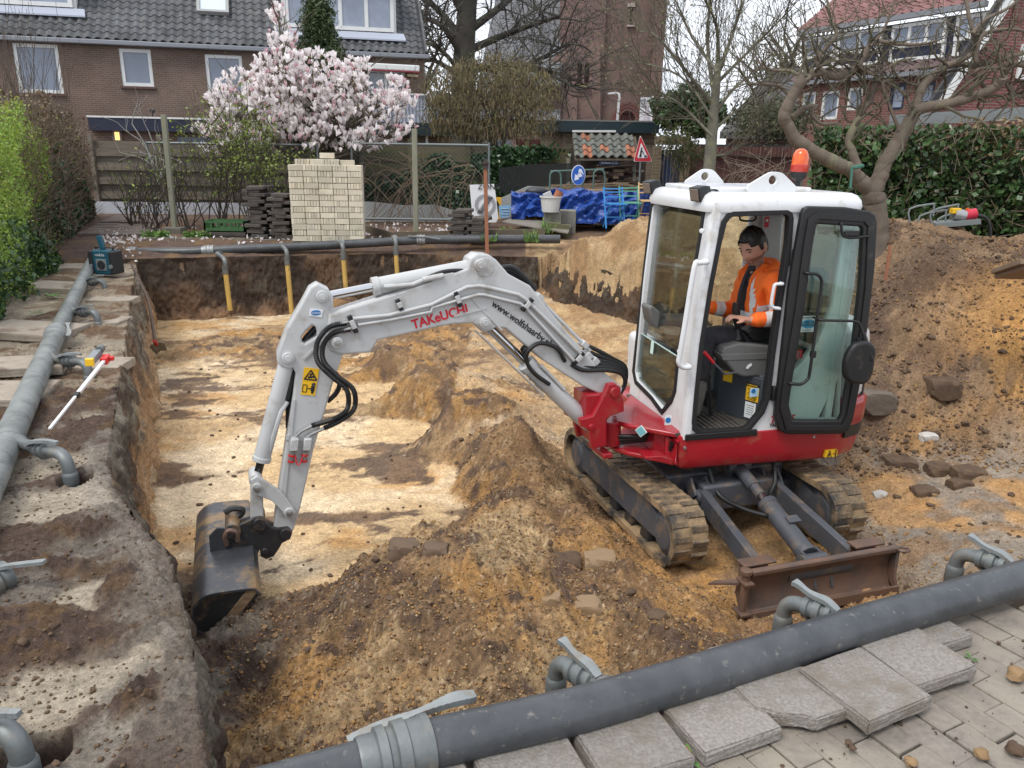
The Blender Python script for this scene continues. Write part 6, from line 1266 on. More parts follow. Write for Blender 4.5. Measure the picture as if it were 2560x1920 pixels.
text('radio_lettering', 'makita', .055, c-RA[1]*.104+UZ*.09-RA[0]*.085, RA[0], UZ, STK_W, rt_, th=.002, shear=.2)
MB().bar(c+UZ*.17-RA[0]*.02, c+UZ*.36-RA[0]*.06, .075,.05, RA[1]).build('carry_handle', RBL, rt_, None, .012)
MB().tube([c+UZ*.17+RA[0]*.13, c+UZ*.20+RA[0]*.14, c+UZ*.2-RA[0]*.14, c+UZ*.17-RA[0]*.13], .014, 8).build('guard_bar', RBK, rt_, 60)
# --- white measuring rod with red laser receiver
a, b = G(124,1072,.12), G(262,900,.26); st_ = thing('measuring_rod', 'white telescopic rod with a red clamp leaning on the pipe elbows', 'measuring rod', tuple(a)); dr = (b-a).normalized()
WROD = mat('rod_white', (.74,.74,.73), .4); 
MB().bar(a, a.lerp(b,.46), .018,.014).build('rod_lower', WROD, st_, None, .003); MB().bar(a.lerp(b,.44), b, .026,.02).build('rod_upper', WROD, st_, None, .003); MB().bar(a.lerp(b,.42), a.lerp(b,.47), .032,.026).build('rod_lock', BLACKP, st_, None, .003)
sd = dr.cross(UZ).normalized(); cc = b+dr*.01
MB().box(cc,(.09,.05,.05),(dr,sd,UZ)).box(cc+dr*.02+sd*.03,(.03,.05,.03),(dr,sd,UZ)).build('red_clamp', mat('clamp_red', (.62,.03,.03), .4), st_, None, .005)
MB().box(cc-sd*.06+UZ*.035-dr*.03,(.20,.055,.05),(dr,sd,UZ)).build('receiver', RGR, st_, None, .006); MB().box(cc-sd*.06+UZ*.035-dr*.135,(.03,.057,.052),(dr,sd,UZ)).build('receiver_cap', STK_Y, st_, None, .004); MB().cyl(cc+dr*.05-sd*.05+UZ*.05, cc+dr*.10-sd*.05+UZ*.05, .03, n=14).build('knob', GALVD, st_, 40)
# --- shovel leaning in the pit
a = G(330,662,.10); b = G(388,856,-.62); e = G(408,888,-.86); sh = thing('shovel', 'long-handled shovel leaning in the corner of the pit wall', 'shovel', tuple(e))
m1 = a.lerp(b,.5)+Vector((.10,-.05,0)); MB().tube(arcpts([a,a.lerp(m1,.5),m1,b],5), .019, 8).build('handle', mat('shovel_handle', (.13,.085,.06), .7, col2=(.09,.06,.045), scale=20), sh, 60)
dd_ = (e-b).normalized(); MB().tube([b-dd_*.05,b+dd_*.06], [.022,.026], 10).build('socket', mat('shovel_red', (.42,.04,.035), .6), sh, 60); sw = dd_.cross(Vector((.3,-1,.3))).normalized()
v_ = []; 
for i in range(6):
 for k in range(5): u = i/5; w = (k/4-.5); v_.append(b+dd_*(.06+.24*u)+sw*w*(.18-.05*u*u)+dd_.cross(sw)*(.03*(1-(2*w)**2)))
o = mkobj('shovel_blade', v_, [(i*5+k,i*5+k+1,(i+1)*5+k+1,(i+1)*5+k) for i in range(5) for k in range(4)], STEEL, sh, 60); o.modifiers.new('s','SOLIDIFY').thickness = .004
# ================================================================== houses, church, sheds
def brickmat(name, X, c1, c2, mortar, bw=.22, bh=.065, mo=.010, bump=.5, dirt=None):
 if name in MATS: return MATS[name]
 m = bpy.data.materials.new(name); m.use_nodes = True; N, L = m.node_tree.nodes, m.node_tree.links; b = N['Principled BSDF']; b.inputs['Roughness'].default_value = .9; b.inputs['Specular IOR Level'].default_value = .2
 g = N.new('ShaderNodeNewGeometry'); dt = N.new('ShaderNodeVectorMath'); dt.operation = 'DOT_PRODUCT'; dt.inputs[1].default_value = tuple(X); sp = N.new('ShaderNodeSeparateXYZ'); cb = N.new('ShaderNodeCombineXYZ')
 L.new(g.outputs['Position'], dt.inputs[0]); L.new(g.outputs['Position'], sp.inputs[0]); L.new(dt.outputs['Value'], cb.inputs[0]); L.new(sp.outputs[2], cb.inputs[1])
 br = N.new('ShaderNodeTexBrick'); br.inputs['Scale'].default_value = 1; br.inputs['Brick Width'].default_value = bw; br.inputs['Row Height'].default_value = bh; br.inputs['Mortar Size'].default_value = mo; br.inputs['Mortar Smooth'].default_value = .2; br.inputs['Bias'].default_value = 0
 br.inputs['Color1'].default_value = lin(c1); br.inputs['Color2'].default_value = lin(c2); br.inputs['Mortar'].default_value = lin(mortar); L.new(cb.outputs[0], br.inputs['Vector'])
 n = N.new('ShaderNodeTexNoise'); n.inputs['Scale'].default_value = .8; n.inputs['Detail'].default_value = 6; L.new(g.outputs['Position'], n.inputs['Vector'])
 r = N.new('ShaderNodeMapRange'); r.inputs[1].default_value = .3; r.inputs[2].default_value = .7; r.inputs[3].default_value = .78; r.inputs[4].default_value = 1.2; L.new(n.outputs['Fac'], r.inputs[0])
 sc = N.new('ShaderNodeVectorMath'); sc.operation = 'SCALE'; L.new(br.outputs['Color'], sc.inputs[0]); L.new(r.outputs[0], sc.inputs['Scale']); L.new(sc.outputs[0], b.inputs['Base Color'])
 bp = N.new('ShaderNodeBump'); bp.inputs['Strength'].default_value = bump; bp.inputs['Distance'].default_value = .01; bp.invert = True; L.new(br.outputs['Fac'], bp.inputs['Height']); L.new(bp.outputs[0], b.inputs['Normal'])
 MATS[name] = m; return m
PWHITE = mat('paint_frame', (.70,.71,.69), .5, col2=(.62,.63,.61), scale=3); PANE = mat('window_pane', (.10,.125,.17), .08, spec=.8, col2=(.22,.26,.33), scale=.35, amt=1.4, pos=True); PANEL_ = mat('pane_light', (.34,.39,.48), .08, spec=.8, col2=(.16,.19,.25), scale=.7, pos=True)
NAVY = mat('navy_board', (.010,.013,.035), .45); GUT = mat('gutter_zinc', (.22,.23,.25), .5, metal=.3); ROOFT = mat('roof_tile_grey', (.105,.108,.112), .8, col2=(.07,.072,.076), scale=1.5, rnd_amt=.28, dirt=(.16,.16,.15), dscale=2.5, dlo=.55, dhi=.75, bump=.3, pos=True); LEAD = mat('lead_flashing', (.36,.39,.46), .5)
class Wall:
 def __init__(s, px, py, Y, ang):
  s.O = D(px, py, Y); s.X = Vector((math.cos(ang), math.sin(ang), 0)); s.N = Vector((math.sin(ang), -math.cos(ang), 0))   # N faces the camera
 def uv(s, px, py, off=0): q = PL(px, py, s.O+s.N*off, s.N)-s.O; return (q.dot(s.X), q.z)
 def at(s, u, z, off=0): return s.O+s.X*u+UZ*z+s.N*off
 def P(s, px, py, off=0): return s.at(*s.uv(px, py, off), off)
 def quad(s, pts, off=0): return [s.uv(*p, off) for p in pts]
 def rect(s, x0, y0, x1, y1, off=0):
  a = [s.uv(*p, off) for p in ((x0,y0),(x1,y0),(x1,y1),(x0,y1))]; u0 = (a[0][0]+a[3][0])/2; u1 = (a[1][0]+a[2][0])/2; z1 = (a[0][1]+a[1][1])/2; z0 = (a[2][1]+a[3][1])/2; return u0, z0, u1, z1
 def plate(s, name, outer, holes, th, m, parent, off=0, bevel=0): return plate(name, outer, holes, s.at(0,0,off-th/2), s.X, UZ, th, m, parent, bevel=bevel)
def R4(u0, z0, u1, z1): return [(u0,z0),(u1,z0),(u1,z1),(u0,z1)]
def window(w, rc, parent, off=.0, fr=.09, cols=1, pane=PANE, sill=True, frm=PWHITE, rows=None):
 u0, z0, u1, z1 = rc; hs = []; cw = (u1-u0-fr)/cols
 for i in range(cols): hs.append(R4(u0+fr+cw*i, z0+fr, u0+cw*(i+1), z1-fr))
 f = w.plate('window', R4(*rc), hs, .10, frm, parent, off+.03)
 for h in hs: w.plate('pane', R4(h[0][0]-.01,h[0][1]-.01,h[2][0]+.01,h[2][1]+.01), [], .02, pane, f, off-.025)
 if sill: MB().box(w.at((u0+u1)/2, z0-.035, off+.06), (u1-u0+.1,.16,.06), (w.X, w.N, UZ)).build('sill', mat('sill_tile', (.10,.045,.035), .7), f)
 return f
def tile_mesh(pitch, row, th=.05):
 n = 7; vs = []; 
 for k, y in enumerate((0, row*1.12)):
  for i in range(n):
   t = i/(n-1); z = .045*math.sin(t*2*math.pi)+(.03 if k == 0 else 0.0); vs.append((t*pitch*1.04, y, z))
 for i in range(n): vs.append((vs[i][0], 0, vs[i][2]-.035))
 fs = [(i,i+1,n+i+1,n+i) for i in range(n-1)]+[(2*n+i,2*n+i+1,i+1,i) for i in range(n-1)]
 me = mesh_from('roof_tile', vs, fs); me.polygons.foreach_set('use_smooth', np.ones(len(fs), bool)); me.set_sharp_from_angle(angle=.9); return me
def tiled(parent, O, X, Yv, cols, rows, pitch, row, m, keep=None, limit=300, name='roof_tile', mats=None):
 """roof covering: separate tiles, the rows that show largest first; the rest joined"""
 X = Vector(X).normalized(); Yv = Vector(Yv).normalized(); Nn = X.cross(Yv); base = tile_mesh(pitch, row); ms = mats or [m]; meshes = []
 for mm in ms: q = base.copy(); q.materials.append(mm); meshes.append(q)
 off = wloc(parent); jv = []; jf = []; bv = [v.co.copy() for v in base.vertices]; bf = [tuple(p.vertices) for p in base.polygons]; cnt = 0
 for r in range(rows):
  for c in range(cols):
   p = Vector(O)+X*(c*pitch)+Yv*(r*row)
   if keep and not keep(p): continue
   a = rnd(-.012,.012)
   if cnt < limit:
    me = meshes[random.randrange(len(ms))] if len(ms) > 1 else meshes[0]
    o = bpy.data.objects.new(name, me); place(o, parent); q = p-off+Nn*rnd(0,.008); x2 = (X+Yv*a).normalized(); y2 = Nn.cross(x2)
    o.matrix_local = Matrix(((x2.x,y2.x,Nn.x,q.x),(x2.y,y2.y,Nn.y,q.y),(x2.z,y2.z,Nn.z,q.z),(0,0,0,1))); cnt += 1
   else:
    o_ = len(jv); jv += [tuple(p+X*v.x+Yv*v.y+Nn*v.z) for v in bv]; jf += [tuple(i+o_ for i in f) for f in bf]
 if jv: o = mkobj(name+'s', jv, jf, m, parent, 50); stuff(o)
# ---------------- terraced house
H = Wall(400, 200, 29, math.radians(15.5))
BRK = brickmat('brick_brown', H.X, (.165,.108,.082), (.13,.086,.067), (.19,.155,.13), .22,.068,.011)
ho = thing('terraced_house', 'brown brick terraced house with grey tiled roof and white windows', 'house', tuple(H.at(0,-3)))
gz = H.uv(320,118)[1]; u0 = H.uv(-260,200)[0]; u1 = H.uv(1063,200)[0]
wins = [H.rect(37,108,153,234), H.rect(300,121,382,217), H.rect(515,136,610,255), H.rect(917,174,1012,236)]
H.plate('wall', R4(u0,-4.2,u1,gz+.1), [R4(a+.02,b+.02,c-.02,d-.02) for a,b,c,d in wins], .3, BRK, ho)
for i, r in enumerate(wins): window(H, r, ho, -.06, .13 if i < 3 else .10, 1 if i != 3 else 2, sill=(i != 3))
MB().box(H.at((u0+u1)/2, (gz-4.3)/2, -4.2), (u1-u0-.02, 7.6, gz+4.1), (H.X,H.N,UZ)).build('house_core', mat('plain_dark', (.05,.045,.04), .9), ho)
MB().box(H.at((u0+u1)/2, gz+.1, .22), (u1-u0+.3,.18,.16), (H.X,H.N,UZ)).build('gutter', GUT, ho, None, .03)
RS = math.radians(50); RY = (-H.N*math.cos(RS)+UZ*math.sin(RS)).normalized(); RO = H.at(u0,gz+.2,.26)
RN = H.X.cross(RY)
def roof_uv(px, py): q = PL(px, py, RO, RN)-RO; return q.dot(H.X), q.dot(RY)
rw = roof_uv(1069,166)[0]
MB().prism([RO-RN*.12, RO-RN*.12+H.X*rw, RO-RN*.12+H.X*rw+RY*6.6, RO-RN*.12+RY*6.6], RN*.06).build('roof_deck', ROOFT, ho)
tiled(ho, RO, H.X, RY, int(rw/.29), 17, .29, .29, ROOFT)
for k in range(20): 
 if k*.33 < 6: MB().box(RO+H.X*(rw+.02)+RY*(k*.33+.16)+RN*.03, (.09,.35,.16), (H.X,RY,RN)).build('verge_tile', ROOFT, ho, None, .02)
# skylight
sv = [roof_uv(*p) for p in ((498,38),(579,36),(566,-10),(488,-8))]; su0, su1 = (sv[0][0]+sv[3][0])/2, (sv[1][0]+sv[2][0])/2; sy0, sy1 = sv[0][1], sv[2][1]+.3
plate('skylight', R4(su0,sy0,su1,sy1), [R4(su0+.1,sy0+.1,su1-.1,sy1-.1)], RO+RN*.12, H.X, RY, .16, mat('skylight_frame', (.30,.30,.29), .5), ho); plate('skylight_pane', R4(su0+.08,sy0+.08,su1-.08,sy1-.08), [], RO+RN*.12, H.X, RY, .04, mat('skylight_glass', (.55,.62,.68), .12, spec=.8), ho)
# dormers
def dormer(px0, px1, pyb, pyt, off, nwin, cheek=True):
 W2 = Wall(400,200,29,math.radians(15.5)); bp0 = PL((px0+px1)/2, pyb, RO, RN); W2.O = H.O+H.N*((bp0-H.O).dot(H.N)+.05)
 a = W2.uv(px0,pyb); b = W2.uv(px1,pyb); t = W2.uv((px0+px1)/2,pyt); z0 = (a[1]+b[1])/2; z1 = t[1]
 d_ = MB().box(W2.at((a[0]+b[0])/2,(z0+z1)/2,-1.6), (b[0]-a[0],3.0,z1-z0), (H.X,H.N,UZ)).build('dormer', PWHITE, ho)
 window(W2, (a[0]+.1,z0+.1,b[0]-.1,z1-.25), d_, .02, .13, nwin, pane=PANEL_, sill=False)
 MB().box(W2.at((a[0]+b[0])/2,z1+.12,-1.4), (b[0]-a[0]+.4,3.4,.3), (H.X,H.N,UZ)).build('dormer_roof', PWHITE, ho, None, .03)
 MB().prism([W2.at(a[0]-.25,z0+.02,.03),W2.at(b[0]+.25,z0+.02,.03),W2.at(b[0]+.3,z0-.22,.28),W2.at(a[0]-.3,z0-.22,.28)], UZ*.05).build('flashing', LEAD, ho)
dormer(708,992,82,-40,1.1,4); dormer(-250,190,16,-90,1.5,3)
# awning cassette and lamp over the balcony door
a, b = H.P(878,163,.3), H.P(1048,172,.3); MB().bar(a,b,.24,.22).build('awning_box', PWHITE, ho, None, .04); MB().bar(a-UZ*.13,b-UZ*.13,.26,.03).build('awning_stripe', mat('awning_red', (.3,.03,.05), .7), ho)
MB().bar(H.P(1018,188,.1),H.P(1045,190,.1),.1,.1).build('wall_lamp', mat('lamp_cream', (.62,.54,.36), .5), ho, None, .03)
# extension with navy fascia, lit lamp
X1 = Wall(400,320,25.5,math.radians(15.5)); e0 = X1.uv(225,300)[0]; e1 = X1.uv(640,300)[0]; zt_ = X1.uv(400,299)[1]
ex = thing('house_extension', 'low flat-roofed brick extension with a navy fascia and a lit window', 'extension', tuple(X1.at(0,-2.5)))
X1.plate('wall', R4(e0,-3,e1,zt_-.1), [], .3, BRK, ex); MB().box(X1.at((e0+e1)/2,zt_-.17,.15),(e1-e0,.3,.38),(X1.X,X1.N,UZ)).build('fascia', NAVY, ex); MB().box(X1.at((e0+e1)/2,zt_+.04,.15),(e1-e0+.05,.34,.05),(X1.X,X1.N,UZ)).build('roof_trim', PWHITE, ex)
MB().box(X1.at((e0+e1)/2,zt_-.1,-1.8),(e1-e0-.05,3.4,.2),(X1.X,X1.N,UZ)).build('flat_roof', NAVY, ex)
lw = X1.rect(282,325,305,352); f = X1.plate('small_window', R4(*lw), [R4(lw[0]+.06,lw[1]+.02,lw[2]-.06,lw[3]-.06)], .08, mat('frame_taupe', (.22,.18,.15), .6), ex, .06); X1.plate('lit_pane', R4(lw[0]+.05,lw[1]+.02,lw[2]-.05,lw[3]-.05), [], .02, mat('lamp_glow', (.95,.62,.22), .5, emit=.8), f, .04)
fl = X1.P(381,278,.0); fl2 = thing('flood_lamp', 'small black flood lamp on the extension roof edge', 'lamp', tuple(X1.P(383,292,0))); MB().box(fl,(.14,.08,.10),(X1.X,X1.N,UZ)).build('lamp_head', BLACKP, fl2, None, .01); MB().bar(X1.P(382,292,0),X1.P(381,280,0),.03,.03).build('lamp_stem', BLACKP, fl2)
bw0 = X1.rect(440,336,560,420); X1.plate('door_frame', R4(*bw0), [R4(bw0[0]+.08,bw0[1],bw0[2]-.08,bw0[3]-.08)], .08, mat('wood_brown', (.11,.075,.05), .7), ex, .05); X1.plate('dark_glass', R4(bw0[0]+.06,bw0[1],bw0[2]-.06,bw0[3]-.06), [], .02, PANE, ex, .02)
nh = thing('neighbour_house', 'continuation of the brown brick terrace beyond the hedge', 'house', tuple(H.at(u0-6,-3)))
H.plate('wall', R4(u0-12,-4.2,u0-.02,gz+.1), [], .3, BRK, nh)
window(H, (u0-3,gz-2.1,u0-1.2,gz-.4), nh, .04, .13, 1)
MB().prism([RO-H.X*12-RN*.05, RO-RN*.05-H.X*.02, RO+RY*6.6-RN*.05-H.X*.02, RO+RY*6.6-H.X*12-RN*.05], RN*.06).build('roof', ROOFT, nh)
MB().box(H.at(u0-6,(gz-4.3)/2,-4.2),(11.9,7.6,gz+4.1),(H.X,H.N,UZ)).build('house_core', MATS['plain_dark'], nh)
# second extension with balcony
X2 = Wall(1000,330,25.5,math.radians(15.5)); e0 = X2.uv(820,330)[0]; e1 = X2.uv(1130,330)[0]; zt_ = X2.uv(1000,309)[1]
ex = thing('house_extension', 'low brick extension with a dark green fascia below the corrugated balcony', 'extension', tuple(X2.at(0,-2.5)))
X2.plate('wall', R4(e0,-3,e1,zt_-.1), [], .3, brickmat('brick_taupe', H.X, (.16,.115,.085), (.13,.092,.07), (.19,.165,.135), .22,.068,.011), ex); MB().box(X2.at((e0+e1)/2,zt_-.15,.15),(e1-e0,.3,.36),(X2.X,X2.N,UZ)).build('fascia', mat('fascia_green', (.012,.025,.028), .5), ex)
window(X2, X2.rect(985,330,1070,364), ex, .02, .08, 2)
CORR = mat('corrugated_zinc', (.36,.39,.46), .5, metal=.15, col2=(.31,.34,.40), scale=2); ba = thing('balcony_screen', 'pale corrugated balcony screen beside the magnolia blossom', 'balcony', tuple(X2.P(1070,305)))
ua, za = X2.uv(905,306); ub, zb = X2.uv(1155,243); vs = []; n = 120
for i in range(n):
 o_ = .02*math.sin(i*2*math.pi/4); vs += [X2.at(ua+(ub-ua)*i/(n-1), za, .25+o_), X2.at(ua+(ub-ua)*i/(n-1), zb, .25+o_)]
mkobj('corrugated_sheet', vs, [(2*i,2*i+2,2*i+3,2*i+1) for i in range(n-1)], CORR, ba).modifiers.new('s','SOLIDIFY').thickness = .02
MB().bar(X2.at(ua,zb+.02,.25),X2.at(ub,zb+.02,.25),.08,.05).build('top_rail', PWHITE, ba); MB().lathe([(.10,0),(.14,.26),(.15,.28),(.12,.28)], X2.P(1083,253,.35), UZ, 14).build('hanging_pot', mat('pot_pale', (.5,.48,.42), .7), ba, 40)
# ---------------- church
CH = Wall(1500, 150, 75, math.radians(-4)); CBR = brickmat('brick_church', CH.X, (.155,.092,.078), (.125,.075,.064), (.18,.14,.125), .26,.085,.014, .3)
ch = thing('church', 'tall brick church tower with nave and slate roofs', 'church', tuple(CH.P(1500,420)))
def cr(x0,y0,x1,y1,off,dep,m,name,par=ch):
 u0,z0,u1,z1 = CH.rect(x0,y0,x1,y1,off); return MB().box(CH.at((u0+u1)/2,(z0+z1)/2,off-dep/2),(u1-u0,dep,z1-z0),(CH.X,CH.N,UZ)).build(name, m, par)
tw = [CH.uv(*p) for p in ((1440,500),(1640,500),(1658,-160),(1440,-160))]; u0_, u1_ = tw[0][0], (tw[1][0]+tw[2][0])/2; zt = tw[2][1]; zb = tw[0][1]
sl = CH.rect(1575,17,1581,62); do = CH.rect(1548,282,1588,330); gw = CH.rect(1440,160,1456,215); 
arch = lambda u0,z0,u1,z1: [(u0,z0),(u1,z0)]+[((u0+u1)/2+(u1-u0)/2*math.cos(a),z1-(u1-u0)*.5+(u1-u0)*.62*math.sin(a)) for a in [i*math.pi/8 for i in range(9)]]
CH.plate('tower_front', R4(u0_,zb,u1_,zt), [R4(*sl), arch(*do)], .8, CBR, ch); MB().box(CH.at((u0_+u1_)/2,(zb+zt)/2,-4.6),(u1_-u0_-.02,7.4,zt-zb-.1),(CH.X,CH.N,UZ)).build('tower_core', CBR, ch)
for off_, dk in ((.12,(.12,.045,.04)),(.25,(.16,.06,.05))): pass
CH.plate('slit_pane', R4(sl[0]-.1,sl[1]-.1,sl[2]+.1,sl[3]+.1), [], .1, mat('dark_void', (.015,.013,.013), .9), ch, -.5); CH.plate('door_recess', arch(do[0]-.2,do[1],do[2]+.2,do[3]), [], .1, mat('door_red', (.10,.03,.028), .8), ch, -.5)
for k in range(3):
 g_ = .22*k; CH.plate('door_arch', arch(do[0]-.25-g_,do[1],do[2]+.25+g_,do[3]+.2+g_), [arch(do[0]-.05-g_,do[1],do[2]+.05+g_,do[3]+g_)], .2, mat('arch_brick', (.14,.05,.045), .85), ch, .04+.05*k)
MB().box(CH.at((sl[0]+sl[2])/2,sl[1]-.12,.1),(.7,.5,.15),(CH.X,CH.N,UZ)).build('slit_sill', mat('stone_pale', (.32,.27,.24), .8), ch)
MB().box(CH.at((sl[0]+sl[2])/2,sl[3]+.12,.06),(.7,.3,.3),(CH.X,CH.N,UZ)).build('slit_lintel', mat('stone_pale', (.32,.27,.24), .8), ch)
bt = cr(1634,-160,1662,330,1.2,2.2,CBR,'buttress'); cr(1500,-160,1512,330,.5,.6,CBR,'buttress')
# nave / transept left of the tower
NBR = brickmat('brick_church_pale', CH.X, (.185,.11,.095), (.15,.09,.078), (.19,.15,.13), .26,.085,.014, .3)
cr(1398,-160,1500,330,.4,6,NBR,'stair_turret'); 
CH.plate('transept_wall', CH.quad([(1250,420),(1500,420),(1500,120),(1435,100),(1330,200),(1250,200)]), [arch(*CH.rect(1443,160,1455,213)), arch(*CH.rect(1461,160,1473,210))], .8, NBR, ch, .9)
for x in (1443,1461): r_ = CH.rect(x,160,x+12,213); CH.plate('lancet_pane', arch(r_[0]-.1,r_[1]-.1,r_[2]+.1,r_[3]), [], .1, mat('lead_glass', (.05,.05,.055), .3), ch, .4); MB().box(CH.at((r_[0]+r_[2])/2,r_[1]-.15,1.0),(.6,.6,.3),(CH.X,CH.N,UZ)).build('lancet_sill', mat('sill_moss', (.30,.25,.10), .8), ch)
SLATE = mat('slate_roof', (.15,.155,.165), .7, col2=(.115,.12,.13), scale=.8, bump=.3, bscale=3)
nr = [CH.P(1175,300,2.0), CH.P(1400,300,2.0), CH.P(1420,-150,-9), CH.P(1270,-150,-9)]
MB().add(nr+[p-CH.N*3 for p in nr], [(0,1,2,3),(7,6,5,4),(0,4,5,1),(1,5,6,2),(2,6,7,3),(3,7,4,0)]).build('nave_roof', SLATE, ch)
nr = [CH.P(1330,215,2.6), CH.P(1402,215,2.6), CH.P(1410,60,-2), CH.P(1386,60,-2)]; MB().add(nr+[p-CH.N*2 for p in nr], [(0,1,2,3),(7,6,5,4),(0,4,5,1),(1,5,6,2),(2,6,7,3),(3,7,4,0)]).build('transept_roof', SLATE, ch)
cr(1160,235,1440,420,1.4,3,NBR,'nave_wall'); MB().bar(CH.P(1300,165,3),CH.P(1345,145,3),.3,.25).build('roof_edge', mat('stone_pale', (.32,.27,.24), .8), ch)
# street lamp and banner
SL = Wall(1540,270,45,0); t = thing('street_lamp', 'white street lamp with a curved arm in front of the church tower', 'street lamp', tuple(SL.P(1543,420))); LW = mat('lamp_white', (.72,.73,.73), .4)
MB().tube([SL.P(1541,420),SL.P(1543,300),SL.P(1547,255)]+arcpts([SL.P(1548,245),SL.P(1547,236),SL.P(1541,233),SL.P(1533,233)],4), .07, 8).build('lamp_post', LW, t, 60); MB().bar(SL.P(1536,233),SL.P(1519,235),.22,.10).build('lamp_head', LW, t, None, .03)
hl_ = thing('hanging_lamp', 'small pale street lamp hanging among the bare oak branches', 'street lamp', tuple(SL.P(1396,133))); MB().lathe([(.04,.5),(.10,.42),(.10,.30),(.30,.0),(.28,-.03),(.0,-.05)], SL.P(1396,131), UZ, 14).build('lamp_shade', mat('lamp_grey', (.42,.46,.52), .5), hl_, 50)
BN = Wall(1612,270,40,0); t = thing('banner', 'white vertical banner with a heart outline in front of the church', 'banner', tuple(BN.P(1612,420))); r_ = BN.rect(1599,243,1627,330); BN.plate('banner_cloth', R4(*r_), [], .03, mat('banner_white', (.62,.62,.64), .7), t); MB().cyl(BN.at(r_[2]+.04,r_[1]-3,0),BN.at(r_[2]+.04,r_[3]+.1,0),.04,n=8).build('banner_pole', LW, t)
BG_ = mat('banner_grey', (.22,.23,.26), .7); hp_ = [BN.P(1608+6.5*p[0],254-6.5*p[1],.03) for p in ((0,-1),(-.8,-.2),(-.85,.4),(-.5,.8),(-.1,.55),(.3,.9),(.8,.7),(.9,.2),(.4,-.5),(0,-1))]; MB().tube(hp_, .03, 5).build('heart_outline', BG_, t)
text('banner_lettering', 'SUNI', .28, BN.P(1607,300,.03), -UZ, BN.X, BG_, t, th=.01); MB().box(BN.P(1612,265,.03),(.40,.02,.03),(BN.X,BN.N,UZ)).build('banner_line', BG_, t); MB().lathe([(.18,-.5),(.12,-.1),(.03,.4),(.0,.5)], BN.P(1617,283,.02), UZ, 8).build('banner_tower', mat('banner_mauve', (.42,.38,.42), .7), t)
# ---------------- flat-roofed shed behind the garden
S = Wall(1500,330,22,math.radians(4)); sh = thing('garden_shed', 'brick shed with a flat roof and dark teal fascia', 'shed', tuple(S.P(1500,420))); su0, sz1 = S.uv(1400,303); su1 = S.uv(1645,303)[0]
SBR = brickmat('brick_shed', S.X, (.19,.145,.10), (.16,.12,.085), (.22,.20,.165), .22,.068,.011)
S.plate('wall', R4(su0+.1,-3,su1-.02,sz1-.2), [], .2, SBR, sh); u2 = S.uv(1370,330)[0]
MB().prism([S.at(su0+.1,-3,0),S.at(su0+.1,-3,-.2),S.at(u2,-3,-2.6),S.at(u2,-3,-2.4)], UZ*(3+sz1-.2)).build('side_wall', SBR, sh)
FT = mat('fascia_teal', (.012,.028,.036), .45); MB().box(S.at((su0+su1)/2,sz1-.14,.12),(su1-su0,.14,.27),(S.X,S.N,UZ)).build('fascia', FT, sh); MB().prism([S.at(su0,sz1-.27,.19),S.at(su0,sz1-.27,.05),S.at(u2-.1,sz1-.27,-2.4),S.at(u2-.1,sz1-.27,-2.26)], UZ*.27).build('side_fascia', FT, sh); MB().prism([S.at(su0,sz1,.2),S.at(su1,sz1,.2),S.at(su1,sz1,-3),S.at(u2-.1,sz1,-3)], UZ*.04).build('roof_edge', mat('roof_felt', (.16,.16,.155), .9), sh)
# bricks one can pick out along the top of the shed wall
def brickwork(parent, w, u0, u1, z0, z1, m, bl=.22, bh=.068, off=.012, limit=300, name='brick', skip=None):
 me = bev_box(bl-.012, .05, bh-.012, .004); me.materials.append(m); pl = wloc(parent); c = 0; R = Matrix.Rotation(math.atan2(w.X.y, w.X.x), 4, 'Z')
 for r in range(int((z1-z0)/bh)):
  z = z1-bh*(r+.5)
  for i in range(int((u1-u0)/bl)+1):
   u = u0+bl*(i+.5*(r % 2)+.25)
   if u > u1-bl*.4 or c >= limit or (skip and skip(u, z)): continue
   o = bpy.data.objects.new(name, me); place(o, parent); o.matrix_local = Matrix.Translation(w.at(u, z, off-.025+rnd(-.003,.003))-pl) @ R; c += 1
BKS = mat('brick_tan', (.175,.132,.092), .9, col2=(.14,.10,.072), scale=3, rnd_amt=.18, pos=True)
brickwork(sh, S, su0+.12, su1-.05, sz1-.62, sz1-.29, BKS)
# ---------------- garden wall with blue gate
GW = Wall(1850,420,17.5,math.radians(-3)); gw_ = thing('garden_wall', 'red-brown brick garden wall with a rounded coping behind the bare young tree', 'wall', tuple(GW.P(1850,480))); ua, zt2 = GW.uv(1718,366); ub = GW.uv(2020,352)[0]
WBM = mat('brick_wine', (.135,.060,.050), .9, col2=(.105,.047,.040), scale=3, rnd_amt=.22, dirt=(.20,.16,.12), dscale=3, dlo=.6, dhi=.8, pos=True)
GW.plate('wall_core', R4(ua,-2.2,ub,zt2), [], .2, mat('mortar', (.17,.145,.125), .95), gw_, -.01)
brickwork(gw_, GW, ua, ub, zt2-1.25, zt2-.22, WBM, limit=299)
for i in range(int((ub-ua)/.075)): 
 if i < 80: MB().box(GW.at(ua+.075*(i+.5),zt2-.09,.0),(.064,.22,.2),(GW.X,GW.N,UZ)).build('coping_brick', WBM, gw_)
MB().box(GW.at((ua+ub)/2,zt2+.03,-.02),(ub-ua,.24,.035),(GW.X,GW.N,UZ)).build('coping_cap', mat('cap_dark', (.03,.03,.032), .8), gw_)
gp = thing('gate_pier', 'yellowish brick gate piers with a lintel around the blue gate', 'gate', tuple(GW.P(1680,470)))
